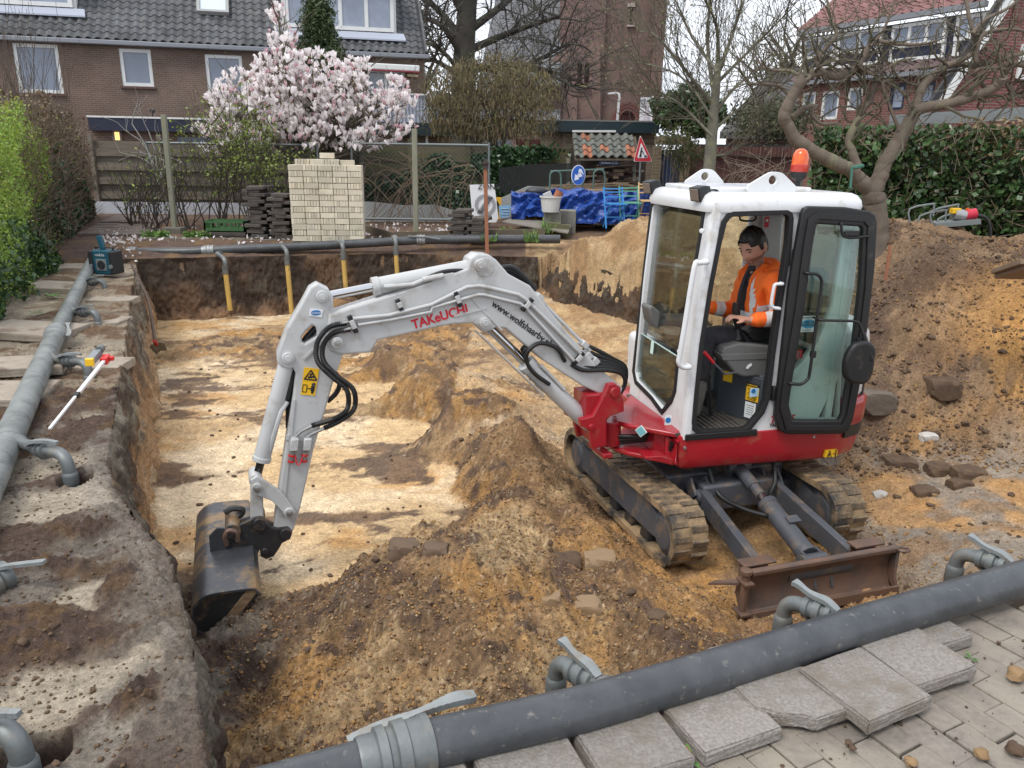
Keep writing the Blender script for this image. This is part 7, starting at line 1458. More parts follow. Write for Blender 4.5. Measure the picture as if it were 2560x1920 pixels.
for x0, x1 in ((1700,1722),(1632,1650)):
 r_ = GW.rect(x0,365,x1,480,.12); MB().box(GW.at((r_[0]+r_[2])/2,(r_[1]+r_[3])/2,.05),(r_[2]-r_[0],.35,r_[3]-r_[1]),(GW.X,GW.N,UZ)).build('pier', brickmat('brick_yellowish', GW.X, (.20,.155,.075), (.16,.10,.065), (.2,.18,.14), .21,.065,.011), gp)
r_ = GW.rect(1640,341,1724,362,.12); MB().box(GW.at((r_[0]+r_[2])/2,(r_[1]+r_[3])/2,.05),(r_[2]-r_[0],.4,r_[3]-r_[1]),(GW.X,GW.N,UZ)).build('lintel', brickmat('brick_soldier', GW.X, (.24,.18,.10), (.19,.14,.08), (.2,.18,.14), .065,.3,.008), gp)
r_ = GW.rect(1650,374,1702,480,.05); g2 = thing('blue_gate', 'tall dark blue wooden gate between brick piers', 'gate', tuple(GW.at((r_[0]+r_[2])/2,r_[1],.05))); n = 6; w_ = (r_[2]-r_[0])/n
for i in range(n): MB().box(GW.at(r_[0]+w_*(i+.5),(r_[1]+r_[3])/2,.05),(w_-.008,.03,r_[3]-r_[1]),(GW.X,GW.N,UZ)).build('gate_board', mat('gate_blue', (.012,.03,.075), .6, col2=(.01,.022,.055), scale=4), g2)
# ---------------- right-hand house
RA_ = math.atan2(.885, -.465)-math.pi; RH = Wall(2230, 240, 24, RA_)
RBR = brickmat('brick_red', RH.X, (.20,.075,.058), (.16,.06,.048), (.20,.165,.15), .22,.068,.011); RROOF = mat('roof_tile_red', (.22,.11,.10), .8, col2=(.17,.085,.08), scale=1.5, rnd_amt=.2, bump=.3, pos=True); RROOFD = mat('roof_tile_plum', (.13,.085,.085), .8, col2=(.10,.07,.07), scale=1.5, rnd_amt=.25, pos=True)
rh = thing('brick_house', 'red brick house with red tiled roof and a long strip of dormer windows', 'house', tuple(RH.P(2230,420)))
wr_ = [RH.rect(*q) for q in ((2003,229,2038,292),(2052,226,2097,300),(2117,217,2157,277),(2222,207,2263,277),(2285,203,2337,262))]
ua, ub = RH.uv(1995,250)[0], RH.uv(2600,250)[0]; zg = RH.uv(2230,192)[1]
RH.plate('wall', R4(ua,-3.5,ub,zg), [R4(a+.02,b+.02,c-.02,d-.02) for a,b,c,d in wr_], .3, RBR, rh)
for i, r_ in enumerate(wr_): window(RH, r_, rh, -.05, .10, 1, pane=PANEL_, frm=PWHITE if i < 3 else NAVY, sill=False)
MB().box(RH.at((ua+ub)/2,(zg-3.6)/2,-4.2),(ub-ua-.05,7.6,zg+3.4),(RH.X,RH.N,UZ)).build('house_core', mat('plain_dark', (.05,.045,.04), .9), rh)
MB().bar(RH.at(ua-.2,zg+.02,.2),RH.at(RH.uv(2420,170)[0],zg+.02,.2),.14,.12).build('gutter', GUT, rh)
rs_ = math.radians(42); RY2 = (-RH.N*math.cos(rs_)+UZ*math.sin(rs_)).normalized(); RO2 = RH.at(ua-.2,zg+.08,.25); u_ = RH.uv(2425,170)[0]-ua
tiled(rh, RO2, RH.X, RY2, int(u_/.29), 4, .29, .29, RROOFD, limit=140); MB().prism([RO2-UZ*.12, RO2+RH.X*u_-UZ*.12, RO2+RH.X*u_+RY2*1.3-UZ*.12, RO2+RY2*1.3-UZ*.12], UZ*.05).build('roof_deck', RROOFD, rh)
# dormer strip
DM = Wall(2230,240,24,RA_); bp0 = PL(2200,160,RO2,RH.X.cross(RY2)); DM.O = RH.O+RH.N*((bp0-RH.O).dot(RH.N)+.05); z0 = (DM.uv(2012,182)[1]+DM.uv(2380,138)[1])/2; z1 = (DM.uv(2016,92)[1]+DM.uv(2380,40)[1])/2; xs = [2010,2093,2206,2224,2365,2380,2460]
us_ = [DM.uv(x,120)[0] for x in xs]; MB().box(DM.at((us_[0]+us_[-1])/2,(z0+z1)/2,-1.55),(us_[-1]-us_[0],3.0,z1-z0),(RH.X,RH.N,UZ)).build('dormer_body', NAVY, rh)
for i in range(6):
 a, b = us_[i]+.04, us_[i+1]-.04
 if i in (0,1,3,5):
  f_ = window(DM, (a,z0+(z1-z0)*.36,b,z1-.05), rh, .03, .09, 3 if i == 3 else 2, pane=PANEL_, sill=False); DM.plate('parapet_frame', R4(a,z0,b,z0+(z1-z0)*.36), [R4(a+.09,z0+.09,b-.09,z0+(z1-z0)*.36-.02)], .08, PWHITE, f_, .03); DM.plate('parapet_panel', R4(a+.08,z0+.08,b-.08,z0+(z1-z0)*.36), [], .03, NAVY, f_, .0)
MB().bar(DM.at(us_[0]-.1,z1+.12,.2),DM.at(us_[-1],z1+.12,.2),.16,.14).build('upper_gutter', GUT, rh)
RO3 = DM.at(us_[0]-.15,z1+.16,.25); RY3 = (-RH.N*math.cos(math.radians(36))+UZ*math.sin(math.radians(36))).normalized(); tiled(rh, RO3, RH.X, RY3, int((us_[-1]-us_[0])/.29), 9, .29, .29, RROOF, limit=160)
MB().prism([RO3-UZ*.12,RO3+RH.X*(us_[-1]-us_[0])-UZ*.12,RO3+RH.X*(us_[-1]-us_[0])+RY3*2.6-UZ*.12,RO3+RY3*2.6-UZ*.12], UZ*.05).build('upper_deck', RROOF, rh)
# projecting gable of the neighbour with pale bargeboard
GB = Wall(2480,200,20.5,math.radians(12)); gb = thing('gable_house', 'red brick gable wall with a broad white bargeboard', 'house', tuple(GB.P(2480,420)))
GBR = brickmat('brick_gable', GB.X, (.19,.06,.052), (.15,.05,.045), (.20,.15,.14), .22,.068,.011)
GB.plate('gable_wall', GB.quad([(2350,420),(2700,420),(2700,-200),(2560,-60),(2345,265)]), [], .25, GBR, gb)
for a, b, w_, m_, nm in (((2345,262),(2600,-120),.26,PWHITE,'bargeboard'),((2330,258),(2585,-124),.16,mat('board_dark', (.02,.02,.024), .6),'verge_trim')): 
 pa_, pb_ = GB.P(*a,.2), GB.P(*b,.2); MB().bar(pa_, pb_, .1, w_, GB.N.cross((pb_-pa_).normalized())).build(nm, m_, gb)
wr2 = GB.rect(2545,112,2640,200); window(GB, wr2, gb, .02, .1, 1, pane=PANEL_, sill=False)
pg = thing('grey_pergola', 'weathered grey timber beam on posts above the ivy hedge', 'pergola', tuple(D(2400,420,15.5)))
bm0, bm1 = D(2225,302,15.2), D(2640,280,13.6); MB().bar(bm0, bm1, .12,.20).build('beam', mat('timber_grey', (.20,.215,.215), .8, col2=(.15,.16,.16), scale=5, stretch=(1,1,6)), pg); q_ = D(2520,320,14.4); MB().bar(q_, q_-UZ*1.6, .12,.12).build('post', MATS['timber_grey'], pg)
# dark tiled roof of a farther house, behind the young tree
FR = Wall(1930,240,38,math.radians(-25)); fh = thing('far_house', 'dark tiled roof of a low house behind bare trees', 'house', tuple(FR.P(1930,420)))
p_ = [FR.P(1800,330,0),FR.P(2080,330,0),FR.P(2080,160,-4),FR.P(1930,170,-4)]; MB().add(p_+[q-UZ*.3 for q in p_],[(0,1,2,3),(7,6,5,4),(0,4,5,1),(1,5,6,2),(2,6,7,3),(3,7,4,0)]).build('roof', mat('far_tiles', (.085,.08,.078), .85, col2=(.06,.057,.056), scale=3, bump=.6, bscale=6), fh); a = FR.uv(1810,340); b = FR.uv(2080,340); FR.plate('wall', R4(a[0],-4,b[0],a[1]), [], .3, brickmat('brick_far', FR.X, (.13,.07,.055), (.11,.06,.05), (.16,.13,.12)), fh, -.6)
# ================================================================== garden: fences, stacks, stored things
def Yp(px, py, Y): return D(px, py, Y)
FW = mat('fence_wood', (.165,.138,.106), .9, col2=(.10,.085,.068), scale=5, stretch=(.3,1,3), rnd_amt=.22, dirt=(.10,.105,.065), dscale=3, dlo=.5, dhi=.7, bump=.4, pos=True)
POSTW = mat('post_wood', (.25,.245,.19), .9, col2=(.18,.185,.13), scale=6, stretch=(1,1,.3), dirt=(.22,.21,.07), dscale=3, dlo=.5, dhi=.7, bump=.3)
F = Wall(450,450,19.5,math.radians(3)); GZ0 = .28
fe = thing('board_fence', 'weathered grey board fence with overlapping horizontal boards behind the shrubs', 'fence', tuple(F.P(450,560)))
ua, ub = F.uv(236,400)[0], F.uv(905,400)[0]; zt0 = F.uv(450,354)[1]; zb0 = F.uv(450,500)[1]-.5
for i in range(12):
 z = zt0-.1-i*.165
 if z < zb0: break
 for k in range(4): a = ua+(ub-ua)*k/4; b = ua+(ub-ua)*(k+1)/4; MB().box(F.at((a+b)/2, z+rnd(-.01,.01), .075*(i % 2)-.03), (b-a-.01,.025,.17), (F.X,F.N,UZ)).build('fence_board', FW, fe)
for k in range(5): a = ua+(ub-ua)*k/4; MB().box(F.at(a, (zt0+zb0)/2+.05, .07), (.09,.09,zt0-zb0+.2), (F.X,F.N,UZ)).build('fence_post', FW, fe)
WS = mat('white_plank', (.50,.52,.57), .6, col2=(.42,.44,.48), scale=2, dirt=(.3,.29,.27), dscale=2, dlo=.6, dhi=.8); W_ = Wall(400,530,18.6,math.radians(3)); ws_ = thing('white_plinth', 'row of white horizontal planks along the foot of the board fence', 'planks', tuple(W_.P(400,562)))
a, b = W_.uv(237,530)[0], W_.uv(735,530)[0]
for i in range(4): MB().box(W_.at((a+b)/2, W_.uv(400,512+13.2*i)[1], 0), (b-a,.03,.118), (W_.X,W_.N,UZ)).build('plank', WS, ws_)
# fence to the right, overgrown with ivy
F2 = Wall(1150,450,20.5,math.radians(2)); f2 = thing('mossy_fence', 'mossy brown board fence overgrown with ivy behind the wire mesh', 'fence', tuple(F2.P(1150,550))); a, b = F2.uv(880,400)[0], F2.uv(1460,400)[0]; zt1 = F2.uv(1150,365)[1]
FW2 = mat('fence_moss', (.12,.10,.055), .9, col2=(.075,.062,.042), scale=4, stretch=(.3,1,3), rnd_amt=.25, dirt=(.10,.11,.035), dscale=3, dlo=.45, dhi=.65, pos=True)
for i in range(12):
 z = zt1-.1-i*.185
 for k in range(4): u0 = a+(b-a)*k/4; u1 = a+(b-a)*(k+1)/4; MB().box(F2.at((u0+u1)/2, z, .03*(i % 2)), (u1-u0-.01,.025,.17+.05*(i % 2)), (F2.X,F2.N,UZ)).build('fence_board', FW2, f2)
for k in range(5): MB().box(F2.at(a+(b-a)*k/4, zt1-1.0, .07), (.1,.09,2.3), (F2.X,F2.N,UZ)).build('fence_post', FW2, f2)
# wire-mesh panels
MESHM = mat('mesh_wire', (.16,.175,.17), .5, metal=.5); FRM = mat('mesh_frame', (.17,.19,.19), .5, metal=.4)
def mesh_panel(px0, px1, pyt, pyb, Y, lab, ang=0.):
 w = Wall((px0+px1)/2, (pyt+pyb)/2, Y, ang); u0, z0, u1, z1 = w.rect(px0, pyt, px1, pyb); t = thing('mesh_panel', lab, 'fence', tuple(w.at((u0+u1)/2, z0)), 'wire mesh panels')
 for p, q in (((u0,z1),(u1,z1)),((u0,z0),(u0,z1+.05)),((u1,z0),(u1,z1+.05)),((u0,z0),(u1,z0))): MB().tube([w.at(*p),w.at(*q)], .024, 8).build('frame_tube', FRM, t, 60)
 V = []; Fc = []; st = .09; r = .0019
 def strip(p, q):
  d = (q-p).normalized(); n = d.cross(w.N).normalized()*r; o = len(V); V.extend([tuple(p-n),tuple(p+n),tuple(q+n),tuple(q-n)]); V.extend([tuple(p-w.N*r),tuple(p+w.N*r),tuple(q+w.N*r),tuple(q-w.N*r)]); Fc.extend([(o,o+1,o+2,o+3),(o+4,o+5,o+6,o+7)])
 W_, H_ = u1-u0, z1-z0; k = -H_
 while k < W_:
  a0 = max(k,0); b0 = min(k+H_, W_); strip(w.at(u0+a0, z0+(a0-k)), w.at(u0+b0, z0+(b0-k))); strip(w.at(u1-a0, z0+(a0-k)), w.at(u1-b0, z0+(b0-k))); k += st
 o = mkobj('wire_mesh', V, Fc, MESHM, t); stuff(o); return t
mesh_panel(378,798,360,560,16.6,'wire mesh panel in front of the board fence and shrubs'); mesh_panel(882,1222,361,548,16.4,'wire mesh panel in front of the ivy and the mossy fence', math.radians(2))
def post(px0,py0,px1,py1,Y,w,lab,m=POSTW,base=True):
 a, b = D(px0,py0,Y), D(px1,py1,Y); t = thing('wooden_post', lab, 'post', tuple(b)); MB().bar(a, b-UZ*.3, w, w, (0,1,0)).build('shaft', m, t, None, .008)
 if base: MB().box(b+UZ*.06,(.34,.3,.32)).build('concrete_foot', mat('kerb_concrete', (.17,.155,.125), .95, col2=(.12,.11,.09), scale=8, bump=.4, pos=True), t, None, .01)
post(409,287,439,598,14.6,.085,'tall leaning wooden post with a concrete foot'); post(1036,322,1040,592,14.4,.09,'straight grey-green wooden post behind the far pipe',base=False)
sk_ = thing('rusty_stake', 'thin rust-brown stake with a tiny bird-house cap at the far pit edge', 'stake', tuple(D(1217,655,12.95))); MB().bar(D(1213,418,12.95), D(1219,660,12.95)-UZ*.1, .06,.05,(0,1,0)).build('stake_shaft', mat('stake_rust', (.30,.13,.07), .8, col2=(.24,.10,.055), scale=8, stretch=(1,1,.3)), sk_)
c = D(1214,412,12.95); MB().add([c+Vector(v)*.075 for v in ((-.6,-.6,-.8),(.6,-.6,-.8),(.6,.6,-.8),(-.6,.6,-.8),(-.6,-.6,.4),(.6,-.6,.4),(.6,.6,.4),(-.6,.6,.4),(0,-.9,1.3),(0,.9,1.3),(-.95,-.9,.2),(.95,-.9,.2),(-.95,.9,.2),(.95,.9,.2))],[(0,1,5,4),(1,2,6,5),(2,3,7,6),(3,0,4,7),(10,8,9,12),(8,11,13,9),(10,11,8),(12,9,13)]).build('birdhouse_cap', mat('wood_dark', (.05,.04,.035), .8), sk_)
# brick stack (cross-bonded, six bricks to a block face)
BST = D(820,604,13.6); bs = thing('brick_stack', 'tall stack of cream bricks laid in alternating blocks', 'bricks', tuple(BST)); CRM = mat('brick_cream', (.62,.57,.46), .85, col2=(.52,.46,.34), scale=4, rnd_amt=.2, dirt=(.36,.35,.27), dscale=3, dlo=.55, dhi=.75, bump=.3, pos=True)
blh, bd_, bl_ = .098, .0475, .245; bang = math.radians(5); RB = Matrix.Rotation(bang,4,'Z'); ml = bev_box(bl_-.008,.10,blh-.01,.004); ml.materials.append(CRM); mh = bev_box(bd_-.004,.10,blh-.01,.003); mh.materials.append(CRM); md = bev_box(.10,bl_-.008,blh-.01,.004); md.materials.append(CRM)
z0 = BST.z; L0 = (-.60, 0); nb = 0
def putb(me, u, v, z, jit=.006):
 global nb
 o = bpy.data.objects.new('brick', me); place(o, bs); p = RB @ Vector((u+rnd(-jit,jit), v+rnd(-jit,jit), z)); o.matrix_local = Matrix.Translation(p) @ RB; nb += 1
for r in range(14):
 for c in range(5 if r < 13 else 4):
  u = -.60+c*bl_+bl_/2+(.0 if r < 13 else .12)
  if r >= 13 and c == 3: continue
  if (r+c) % 2 == 0: putb(ml, u, .05, blh*(r+.5))
  else:
   for k in range(5): putb(mh, u-bl_/2+bd_*(k+.55), .05+rnd(-.004,.004), blh*(r+.5), .002)
 for c in range(3):                                                # left-hand side face
  putb(md, -.60+.05-.012, .10+bl_*(c+.5), blh*(r+.5)) if r < 13 else None
MB().box(BST+RB.to_3x3() @ Vector((.02,.42,blh*6.5)),(1.1,.66,blh*13-.02),(RB.to_3x3() @ Vector((1,0,0)), RB.to_3x3() @ Vector((0,1,0)), UZ)).build('stack_core', CRM, bs)
putb(ml, .05, .1, blh*14.55); putb(ml, .38, .1, blh*13.4); print('bricks', nb)
# dark paver stacks
PVD = mat('paver_dark', (.085,.072,.063), .9, col2=(.06,.052,.047), scale=8, rnd_amt=.25, dirt=(.14,.125,.10), dscale=5, dlo=.55, dhi=.75, bump=.4, pos=True); pvm = bev_box(.30,.24,.055,.01); pvm.materials.append(PVD)
for (px, py, Y, n, lab) in ((648,600,14.0,16,'tall stack of dark pavers beside the green crate'),(706,603,13.9,14,'stack of dark pavers touching the cream brick stack'),(1150,592,13.9,8,'stack of dark pavers inside the timber bed edging'),(1196,594,13.8,6,'low stack of dark pavers next to the rusty stake')):
 p = D(px,py,Y); t = thing('paver_stack', lab, 'pavers', tuple(p), 'stacks of dark pavers')
 for i in range(n):
  for k in (0,1):
   o = bpy.data.objects.new('paver', pvm); place(o, t); o.location = (rnd(-.03,.03)+(.05 if i % 2 else -.05), .25*k+rnd(-.02,.02), .03+i*.0585+(rnd(-.006,.006))); o.rotation_euler = (rnd(-.04,.04), rnd(-.05,.05), rnd(-.12,.12))
# green crate on two dark slabs
p = D(572,574,14.2); t = thing('green_crate', 'low green plastic crate resting on dark slabs', 'crate', tuple(p)); GRN = mat('crate_green', (.055,.14,.05), .5, col2=(.045,.11,.04), scale=6)
for dx, dy, sx, sy in ((0,-.2,.72,.02),(0,.2,.72,.02),(-.35,0,.02,.42),(.35,0,.02,.42)):
 MB().box(p+Vector((dx,dy,.15)),(sx,sy,.04)).build('crate_rim', GRN, t)
 for k in range(7): 
  q = p+Vector((dx+(sx-.02)*(k/6-.5) if sx > .1 else dx, dy+(sy-.02)*(k/6-.5) if sy > .1 else dy, .07)); MB().box(q,(.025,.025,.13)).build('crate_rib', GRN, t)
 MB().box(p+Vector((dx,dy,.02)),(sx,sy,.05)).build('crate_base_rim', GRN, t)
MB().box(p+Vector((0,0,.005)),(.70,.4,.02)).build('crate_floor', GRN, t)
for i in range(2): o = MB().box(p+Vector((rnd(-.02,.02),0,-.06-i*.075)),(.76,.46,.065)).build('dark_slab', PVD, None, None, .01); tag(o, ('dark slab directly under the green crate','lower dark slab of the pair under the green crate')[i], 'slab')
# bed edging: kerb stones left, timber right
KM = mat('kerb_concrete', (.17,.155,.125), .95); kb = thing('kerb_edging', 'row of weathered kerb stones bordering the planting bed', 'kerb', tuple(D(540,606,13.75)))
for i in range(9): a = D(352+44*i,600+.6*i,13.8); b = D(352+44*(i+1)-2,600+.6*(i+1),13.8); MB().bar(a-UZ*.05,b-UZ*.05,.10,.19).build('kerb_stone', KM, kb, None, .01)
tb_ = thing('timber_edging', 'low timber boards edging the bare bed below the mesh panel', 'edging', tuple(D(1100,592,14.2))); TBM = mat('timber_brown', (.12,.095,.065), .9, col2=(.085,.07,.05), scale=5, stretch=(.3,1,2), rnd_amt=.15, pos=True)
for a, b in (((905,572),(985,596)),((985,594),(1180,590)),((1180,590),(1362,586))):
 ya = 15.6 if a[0] == 905 else 14.0; MB().bar(D(*a,ya),D(*b,14.0),.05,.2).build('edge_board', TBM, tb_)
# path tiles with fallen petals
pth = thing('garden_path', 'garden path of small dark tiles strewn with white petals', 'path', tuple(G(290,600,.28))); PT = mat('path_tile', (.16,.125,.105), .9, col2=(.125,.10,.085), scale=5, rnd_amt=.15, bump=.4, pos=True); ptm = bev_box(.385,.385,.05,.006); ptm.materials.append(PT)
for i in range(3):
 for k in range(9): 
  o = bpy.data.objects.new('path_tile', ptm); place(o, pth); q = Vector((-7.62-.42*0+i*.4+(-.30)*k*.4, 14.2+k*.4, height_at(-7.2+i*.4-.12*k, 14.2+k*.4)+.02)); o.location = q-wloc(pth); o.rotation_euler = (rnd(-.02,.02),rnd(-.02,.02),.30)
# stored things on the right of the garden -----------------------------------------------------------------
CONC = mat('concrete_grey', (.23,.22,.19), .9, col2=(.17,.165,.145), scale=5, dirt=(.12,.125,.09), dscale=3, dlo=.5, dhi=.7, bump=.3)
t = thing('white_sheet', 'large dirty white sheet leaning against the ivy behind the mesh panel', 'sheet', tuple(D(950,556,17.2))); sx_ = Wall(950,530,17.2,math.radians(2))
sx_.plate('sheet_board', sx_.quad([(795,556),(1142,553),(1148,530),(1085,512),(1010,514),(935,505),(790,501)]), [], .05, mat('sheet_white', (.50,.51,.50), .7, col2=(.42,.43,.42), scale=2, dirt=(.2,.2,.16), dscale=3, dlo=.58, dhi=.75), t)
zs = Wall(1205,510,16.1,math.radians(4)); t = thing('zone_sign', 'white zone sign plate with a grey ring leaning on the mesh panel', 'sign', tuple(zs.P(1205,560))); zq = zs.quad([(1174,462),(1236,460),(1246,545),(1240,556),(1182,556)]); zs.plate('sign_plate', zq, [], .02, mat('sign_white', (.70,.71,.72), .45), t)
text('sign_lettering', 'ZONE', .16, zs.P(1194,473,.015), zs.X, UZ, STK_K, t, th=.006); cu_, cz_ = zs.uv(1213,512); GRY = mat('sign_grey', (.30,.30,.31), .5); zs.plate('grey_ring', circ((cu_,cz_),.21,24), [circ((cu_,cz_),.15,24)], .008, GRY, t, .016)
for k in range(4): MB().bar(zs.at(cu_-.16+.03*k,cz_-.17,.02),zs.at(cu_+.06+.03*k,cz_+.16,.02),.012,.006,zs.N).build('diagonal_line', STK_K, t)
ys_ = Wall(1245,520,17.5,0); t = thing('arrow_sign', 'yellow sign with a black upward arrow standing on the path', 'sign', tuple(ys_.P(1245,550))); r_ = ys_.rect(1233,493,1253,548); ys_.plate('sign_plate', R4(*r_), [], .02, mat('sign_amber', (.72,.40,.03), .5), t); cu_ = (r_[0]+r_[2])/2
ys_.plate('black_arrow', [(cu_-.025,r_[1]+.06),(cu_+.025,r_[1]+.06),(cu_+.025,r_[3]-.2),(cu_+.075,r_[3]-.2),(cu_,r_[3]-.07),(cu_-.075,r_[3]-.2),(cu_-.025,r_[3]-.2)], [], .006, STK_K, t, .012)
t = thing('blue_board', 'small light blue notice board leaning beside the arrow sign', 'sign', tuple(ys_.P(1262,548))); q_ = ys_.quad([(1247,514),(1277,513),(1272,546),(1250,545)]); ys_.plate('board', q_, [], .02, mat('board_blue', (.22,.45,.70), .5), t, .05)
cu_, cz_ = ys_.uv(1262,530); [MB().box(ys_.at(cu_+.02*(i%2),cz_+.08-.06*i,.065),(.17-.03*(i%2),.006,.014),(ys_.X,ys_.N,UZ)).build('text_line', mat('line_white', (.6,.68,.75), .5), t) for i in range(4)]
# timber pile under blue tarpaulin
TARP = mat('tarp_blue', (.02,.075,.33), .45, col2=(.012,.05,.24), scale=4, bump=.8, bscale=7, spec=.6)
tp = thing('tarpaulin', 'crumpled blue tarpaulin thrown over a timber pile', 'tarpaulin', tuple(D(1440,560,16.0)))
nu_, nv_ = 90, 34; vs = []
for jv in range(nv_):
 for i in range(nu_):
  u = i/(nu_-1); v = jv/(nv_-1); px = 1278+370*u; top = 478+6*math.sin(u*11)+3*math.sin(u*37); bot = 552-10*abs(math.sin(u*9))-(0 if u > .12 else 40*(.12-u)/.12); bot = bot if u > .1 else 548
  if u > .28: bot = 560
  py = top+(bot-top)*max(0,(v-.3)/.7); Y = 16.9-.9*min(1,v/.3) if v < .3 else 16.0-.25*(v-.3)
  w_ = float(vn(np.array(u*26+v*5),np.array(v*9.+u*8),7)-.5)*.22+float(vn(np.array(u*60.),np.array(v*22.+u*20),9)-.5)*.1
  q = D(px, py, Y); vs.append(q+Vector((0,-w_,w_*.3)))
mkobj('tarp_sheet', vs, [(jv*nu_+i,jv*nu_+i+1,(jv+1)*nu_+i+1,(jv+1)*nu_+i) for jv in range(nv_-1) for i in range(nu_-1)], TARP, tp, 50)
tpile = thing('timber_pile', 'pile of reddish planks showing under the edge of the blue tarpaulin', 'timber', tuple(D(1400,562,16.3)))
for i in range(7): a = D(1290+2*i,520+6*i,16.25); b = D(1480,524+6.5*i,16.3); MB().bar(a,b,.5,.035).build('plank', mat('plank_red', (.17,.085,.05), .85, col2=(.12,.065,.04), scale=4, rnd_amt=.25, pos=True), tpile)
o = MB().box(D(1530,520,16.9),(2.4,.9,.5)).build('stacked_core', TBM, tpile)
bmz = thing('timber_beam', 'thick dark beam and loose laths lying behind the blue tarpaulin', 'timber', tuple(D(1480,485,17.4))); MB().bar(D(1320,486,17.4),D(1660,476,17.6),.25,.16).build('beam', mat('beam_dark', (.085,.07,.05), .9, col2=(.06,.05,.038), scale=4), bmz)
LTH = mat('lath_wood', (.26,.19,.12), .85, col2=(.17,.12,.08), scale=5, rnd_amt=.3, pos=True)
for i in range(16): a = D(1340+rnd(0,90),rnd(462,476),17.5+rnd(-.2,.3)); b = D(1480+rnd(0,150),rnd(456,476),17.6+rnd(-.3,.3)); MB().bar(a,b,.05,.022).build('lath', LTH, bmz)
for px, py, w in ((1348,482,.28),(1318,482,.3),(1295,488,.3),(1490,478,.32)): o = MB().box(D(px,py,16.8),(w,.12,.07)).build('wood_block', LTH, None, None, .01); tag(o, {1348:'short wood block beside the black lump on the tarpaulin',1318:'short wood block near the corner of the tarpaulin',1295:'short wood block at the outer corner of the tarpaulin',1490:'single wood block on the dark beam below the round sign'}[px], 'wood block', 'blocks weighing down the tarpaulin')
o = MB().ball(D(1342,478,16.6),.17,(1.4,.8,.55),16,10).build('black_bag', mat('bag_black', (.03,.032,.035), .5), None, 60); tag(o, 'rounded black bag lying on the tarpaulin', 'bag')
t = thing('white_tub', 'dirty white tub filled with pots and scrap standing on a concrete block', 'tub', tuple(D(1376,530,15.2))); c = D(1376,530,15.2); WTB = mat('tub_white', (.60,.60,.58), .55, col2=(.54,.54,.52), scale=4, dirt=(.15,.14,.13), dscale=5, dlo=.62, dhi=.72)
MB().lathe([(.155,0),(.16,.005),(.195,.26),(.215,.27),(.215,.295),(.19,.295),(.185,.2),(.15,.02),(.0,.02)], c, UZ, 24).build('tub_body', WTB, t, 35)
o = MB().lathe([(.06,0),(.085,.13),(.095,.14),(.0,.14)], c+Vector((.10,0,.27)), (.5,0,.8), 16).build('clay_pot', mat('pot_clay', (.42,.17,.09), .8), None, 40); tag(o, 'orange clay pot tipped over in the white tub', 'pot')
o = MB().box(c+Vector((-.06,-.03,.31)),(.16,.12,.12),((Vector((.9,.1,.4))).normalized(),Vector((0,1,0)),Vector((-.4,0,.9)).normalized())).build('grey_box', mat('box_grey', (.42,.42,.42), .5), None, None, .01); tag(o, 'tilted grey metal box sticking out of the white tub', 'box')
for (px0,py0,px1,py1,Y,lab) in ((1361,531,1403,566,15.2,'concrete block carrying the white tub'),(1402,527,1440,564,15.4,'taller concrete block beside the one carrying the tub')):
 w = Wall((px0+px1)/2,(py0+py1)/2,Y,0); r_ = w.rect(px0,py0,px1,py1); o = MB().box(w.at((r_[0]+r_[2])/2,(r_[1]+r_[3])/2-.1,-.22),(r_[2]-r_[0],.45,r_[3]-r_[1]+.2),(w.X,w.N,UZ)).build('concrete_block', CONC, None, None, .015); tag(o, lab, 'concrete block')
for i, (px,py) in enumerate(((1375,572),(1386,573),(1397,574),(1408,577),(1418,578))): o = MB().box(D(px,py,14.7),(.09,.1,.24)).build('edging_stone', mat('stone_moss', (.13,.125,.06), .95, col2=(.09,.085,.05), scale=6), None, None, .012); tag(o, 'small mossy upright stone in the row below the concrete blocks', 'stone', 'mossy edging stones')
PTI = MB().prism([D(1255,556,15.3),D(1275,560,15.0),D(1420,585,14.2),D(1430,560,15.6),D(1300,540,17.0)], UZ*.02).build('paved_strip', mat('strip_paving', (.20,.18,.15), .95, col2=(.15,.135,.115), scale=4, bump=.3), None); structure(PTI)
# folding chairs
def chair(px, py, Y, h, m, lab, ang):
 b = D(px,py,Y); t = thing('folding_chair', lab, 'chair', tuple(b), 'folding chairs by the tarpaulin'); X = Vector((math.cos(ang),math.sin(ang),0)); Nn = Vector((math.sin(ang),-math.cos(ang),0)); w = .36
 for s in (-1,1):
  MB().bar(b+X*s*w/2+Nn*.1, b+X*s*w/2-Nn*.22+UZ*h, .03,.022,X).build('back_leg', m, t); MB().bar(b+X*s*(w/2-.04)-Nn*.25, b+X*s*(w/2-.04)+Nn*.22+UZ*.44, .03,.022,X).build('front_leg', m, t)
 for z in (.80,.68,.88): MB().bar(b-X*w/2-Nn*(.1+.12*z)+UZ*h*z+UZ*.06, b+X*w/2-Nn*(.1+.12*z)+UZ*h*z+UZ*.06, .02,.065,Nn).build('back_slat', m, t)
 for k in range(5): MB().bar(b-X*w/2+Nn*(.2-.09*k)+UZ*.45, b+X*w/2+Nn*(.2-.09*k)+UZ*.45, .06,.018).build('seat_slat', m, t)
 MB().bar(b-X*w/2+UZ*.2, b+X*w/2+UZ*.2, .03,.02).build('stretcher', m, t)
chair(1535,570,15.0,.74,mat('chair_blue', (.03,.22,.55), .5),'blue folding chair in front of the tarpaulin',.15); chair(1572,566,15.3,.74,mat('chair_green', (.10,.33,.24), .5),'sea-green folding chair beside the blue one',.1); chair(1618,560,15.6,.78,mat('chair_wood', (.62,.42,.19), .6),'bare wooden folding chair at the end of the tarpaulin',.0)
